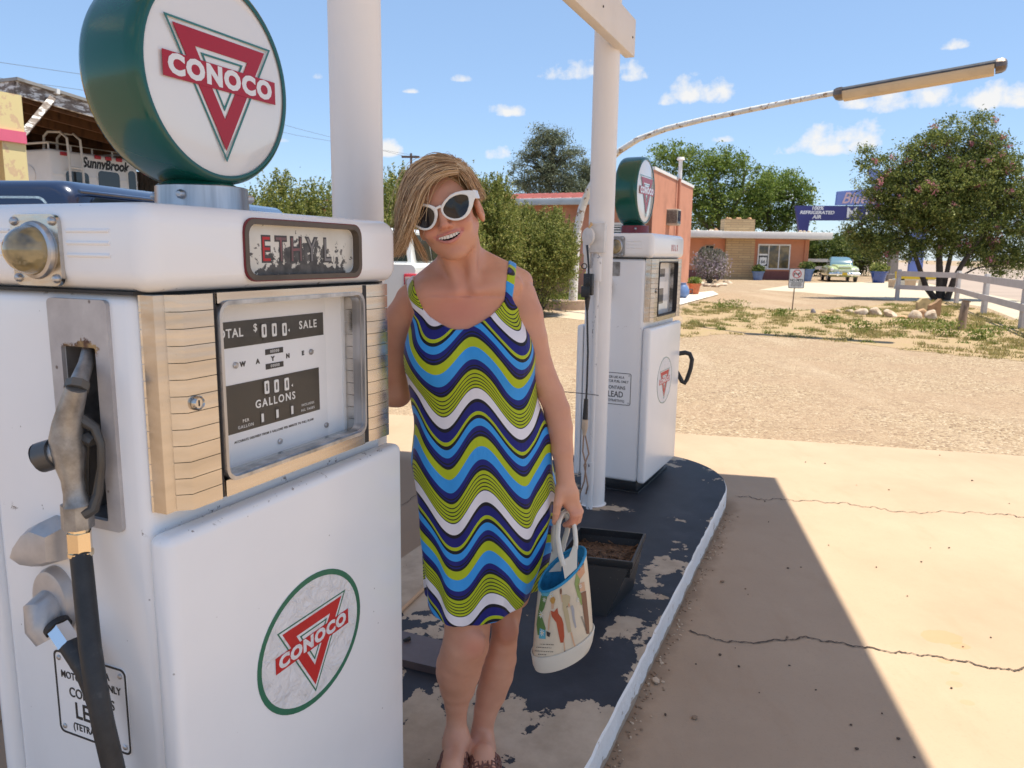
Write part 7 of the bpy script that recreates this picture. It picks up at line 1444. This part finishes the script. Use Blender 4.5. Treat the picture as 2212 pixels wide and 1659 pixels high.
for P, m, h in (([(150, 840), (205, 850), (175, 960), (150, 1000), (130, 960)], 4, .0010), ([(128, 960), (150, 1010), (190, 1130), (180, 1200), (120, 1190), (110, 1100)], 4, .0010), ([(140, 800), (240, 800), (210, 850), (160, 850)], 6, .0010), ([(140, 1130), (190, 1150), (188, 1225), (130, 1220)], 6, .0012), ([(455, 650), (480, 600), (490, 680), (475, 760), (490, 860), (520, 900), (500, 930), (465, 840), (440, 740)], 5, .0010), ([(330, 610), (400, 560), (450, 560), (430, 620), (345, 650)], 5, .0010),
                ([(480, 540), (515, 500), (530, 640), (490, 700), (460, 650)], 12, .0011), ([(475, 740), (525, 720), (535, 800), (490, 810)], 1, .0011), ([(495, 820), (540, 800), (565, 1050), (572, 1180), (545, 1180), (520, 1000)], 10, .0011), ([(460, 580), (490, 570), (488, 620), (455, 630)], 0, .0014),
                ([(115, 1390), (250, 1395), (260, 1440), (190, 1450)], 4, .0010), ([(300, 1440), (420, 1380), (440, 1400), (330, 1455)], 5, .0010), ([(420, 1370), (530, 1260), (545, 1280), (450, 1380)], 5, .0010),
                # seated row of figures: red dress
                ([(232, 975), (262, 985), (292, 950), (300, 1000), (330, 1040), (345, 1090), (352, 1200), (345, 1255), (318, 1258), (300, 1170), (282, 1080), (245, 1030)], 0, .0014), ([(236, 860), (262, 852), (275, 875), (265, 910), (245, 915), (228, 890)], 2, .0018), ([(240, 890), (268, 890), (262, 925), (258, 960), (240, 960), (238, 925)], 1, .0016), ([(228, 985), (240, 990), (228, 1060), (218, 1150), (208, 1150), (212, 1060)], 1, .0014), ([(196, 1155), (232, 1170), (222, 1208), (200, 1195)], 3, .0016), ([(322, 1255), (335, 1255), (318, 1380), (308, 1410), (300, 1405), (312, 1340)], 1, .0014), ([(345, 1250), (352, 1250), (360, 1325), (350, 1330)], 1, .0014), ([(295, 1405), (310, 1408), (304, 1432)], 3, .0016), ([(345, 1325), (388, 1335), (360, 1345)], 3, .0016),
                # second figure, tan dress
                ([(312, 790), (326, 775), (332, 800), (328, 830), (314, 830)], 10, .0016), ([(328, 840), (370, 830), (405, 850), (400, 890), (375, 870), (372, 930), (392, 1010), (412, 1160), (385, 1170), (360, 1060), (340, 960), (336, 900)], 9, .0014), ([(318, 830), (330, 830), (340, 900), (330, 900)], 1, .0013), ([(404, 1165), (418, 1165), (440, 1260), (455, 1300), (444, 1305), (425, 1250)], 1, .0014), ([(436, 1290), (458, 1300), (450, 1312)], 10, .0016),
                # small pale figure
                ([(405, 940), (425, 925), (438, 960), (440, 1020), (458, 1120), (446, 1130), (425, 1050), (415, 980)], 11, .0013), ([(385, 915), (395, 905), (400, 930), (392, 950)], 12, .0014)):
    decal(b, P, m, h)
for cx, cy, r in ((150, 1010, 22), (160, 1170, 20), (235, 1420, 26), (165, 1420, 18), (240, 845, 20), (470, 880, 15), (490, 760, 14), (530, 1250, 12), (180, 880, 16)):
    for k in range(7):
        a = k*.9; decal(b, [(cx+r*.25*math.cos(a-.5), cy+r*.4*math.sin(a-.5)), (cx+r*.9*math.cos(a-.12), cy+r*1.5*math.sin(a-.12)), (cx+r*.9*math.cos(a+.12), cy+r*1.5*math.sin(a+.12)), (cx+r*.25*math.cos(a+.5), cy+r*.4*math.sin(a+.5))], 7, .0017)
    decal(b, [(cx+r*.25*math.cos(a), cy+r*.4*math.sin(a)) for a in np.linspace(0, 5.5, 7)], 8, .002)
rnd = random.Random(3)
for row, (x0_, x1_, y_) in enumerate(((140, 262, 1272), (110, 235, 1300), (95, 258, 1332), (125, 200, 1362))):
    x = x0_
    while x < x1_:
        w_ = rnd.uniform(5, 12); yy = y_+(x-x0_)*.05; decal(b, [(x, yy-4), (x+w_, yy-6), (x+w_, yy-1), (x, yy+2)], 3, .0014); x += w_+rnd.uniform(3, 8)
for i in range(14): decal(b, [(495+i*3.2, 1030+i*9), (510+i*3, 1026+i*9), (510+i*3, 1030+i*9), (495+i*3.2, 1034+i*9)], 3, .0013)
b.build('printed_sketch', cm, body, angle=180)
p0, p1, p2 = onbag(385, 650, .0018), onbag(425, 780, .0018), onbag(425, 640, .0018)
if p0 and p1 and p2:
    X_ = (p1-p0).normalized(); N_ = X_.cross((p2-p0)).normalized(); N_ = -N_ if N_.dot(Vector(CAM)-p0) < 0 else N_; Y_ = N_.cross(X_)
    b = MB(); c = (p0+p1)/2; b.text("McCall's", .0135, Matrix(((X_.x, Y_.x, N_.x, c.x), (X_.y, Y_.y, N_.y, c.y), (X_.z, Y_.z, N_.z, c.z), (0, 0, 0, 1))), 0, depth=.0003); b.build('printed_lettering', [cm[3]], body)
bm.free()
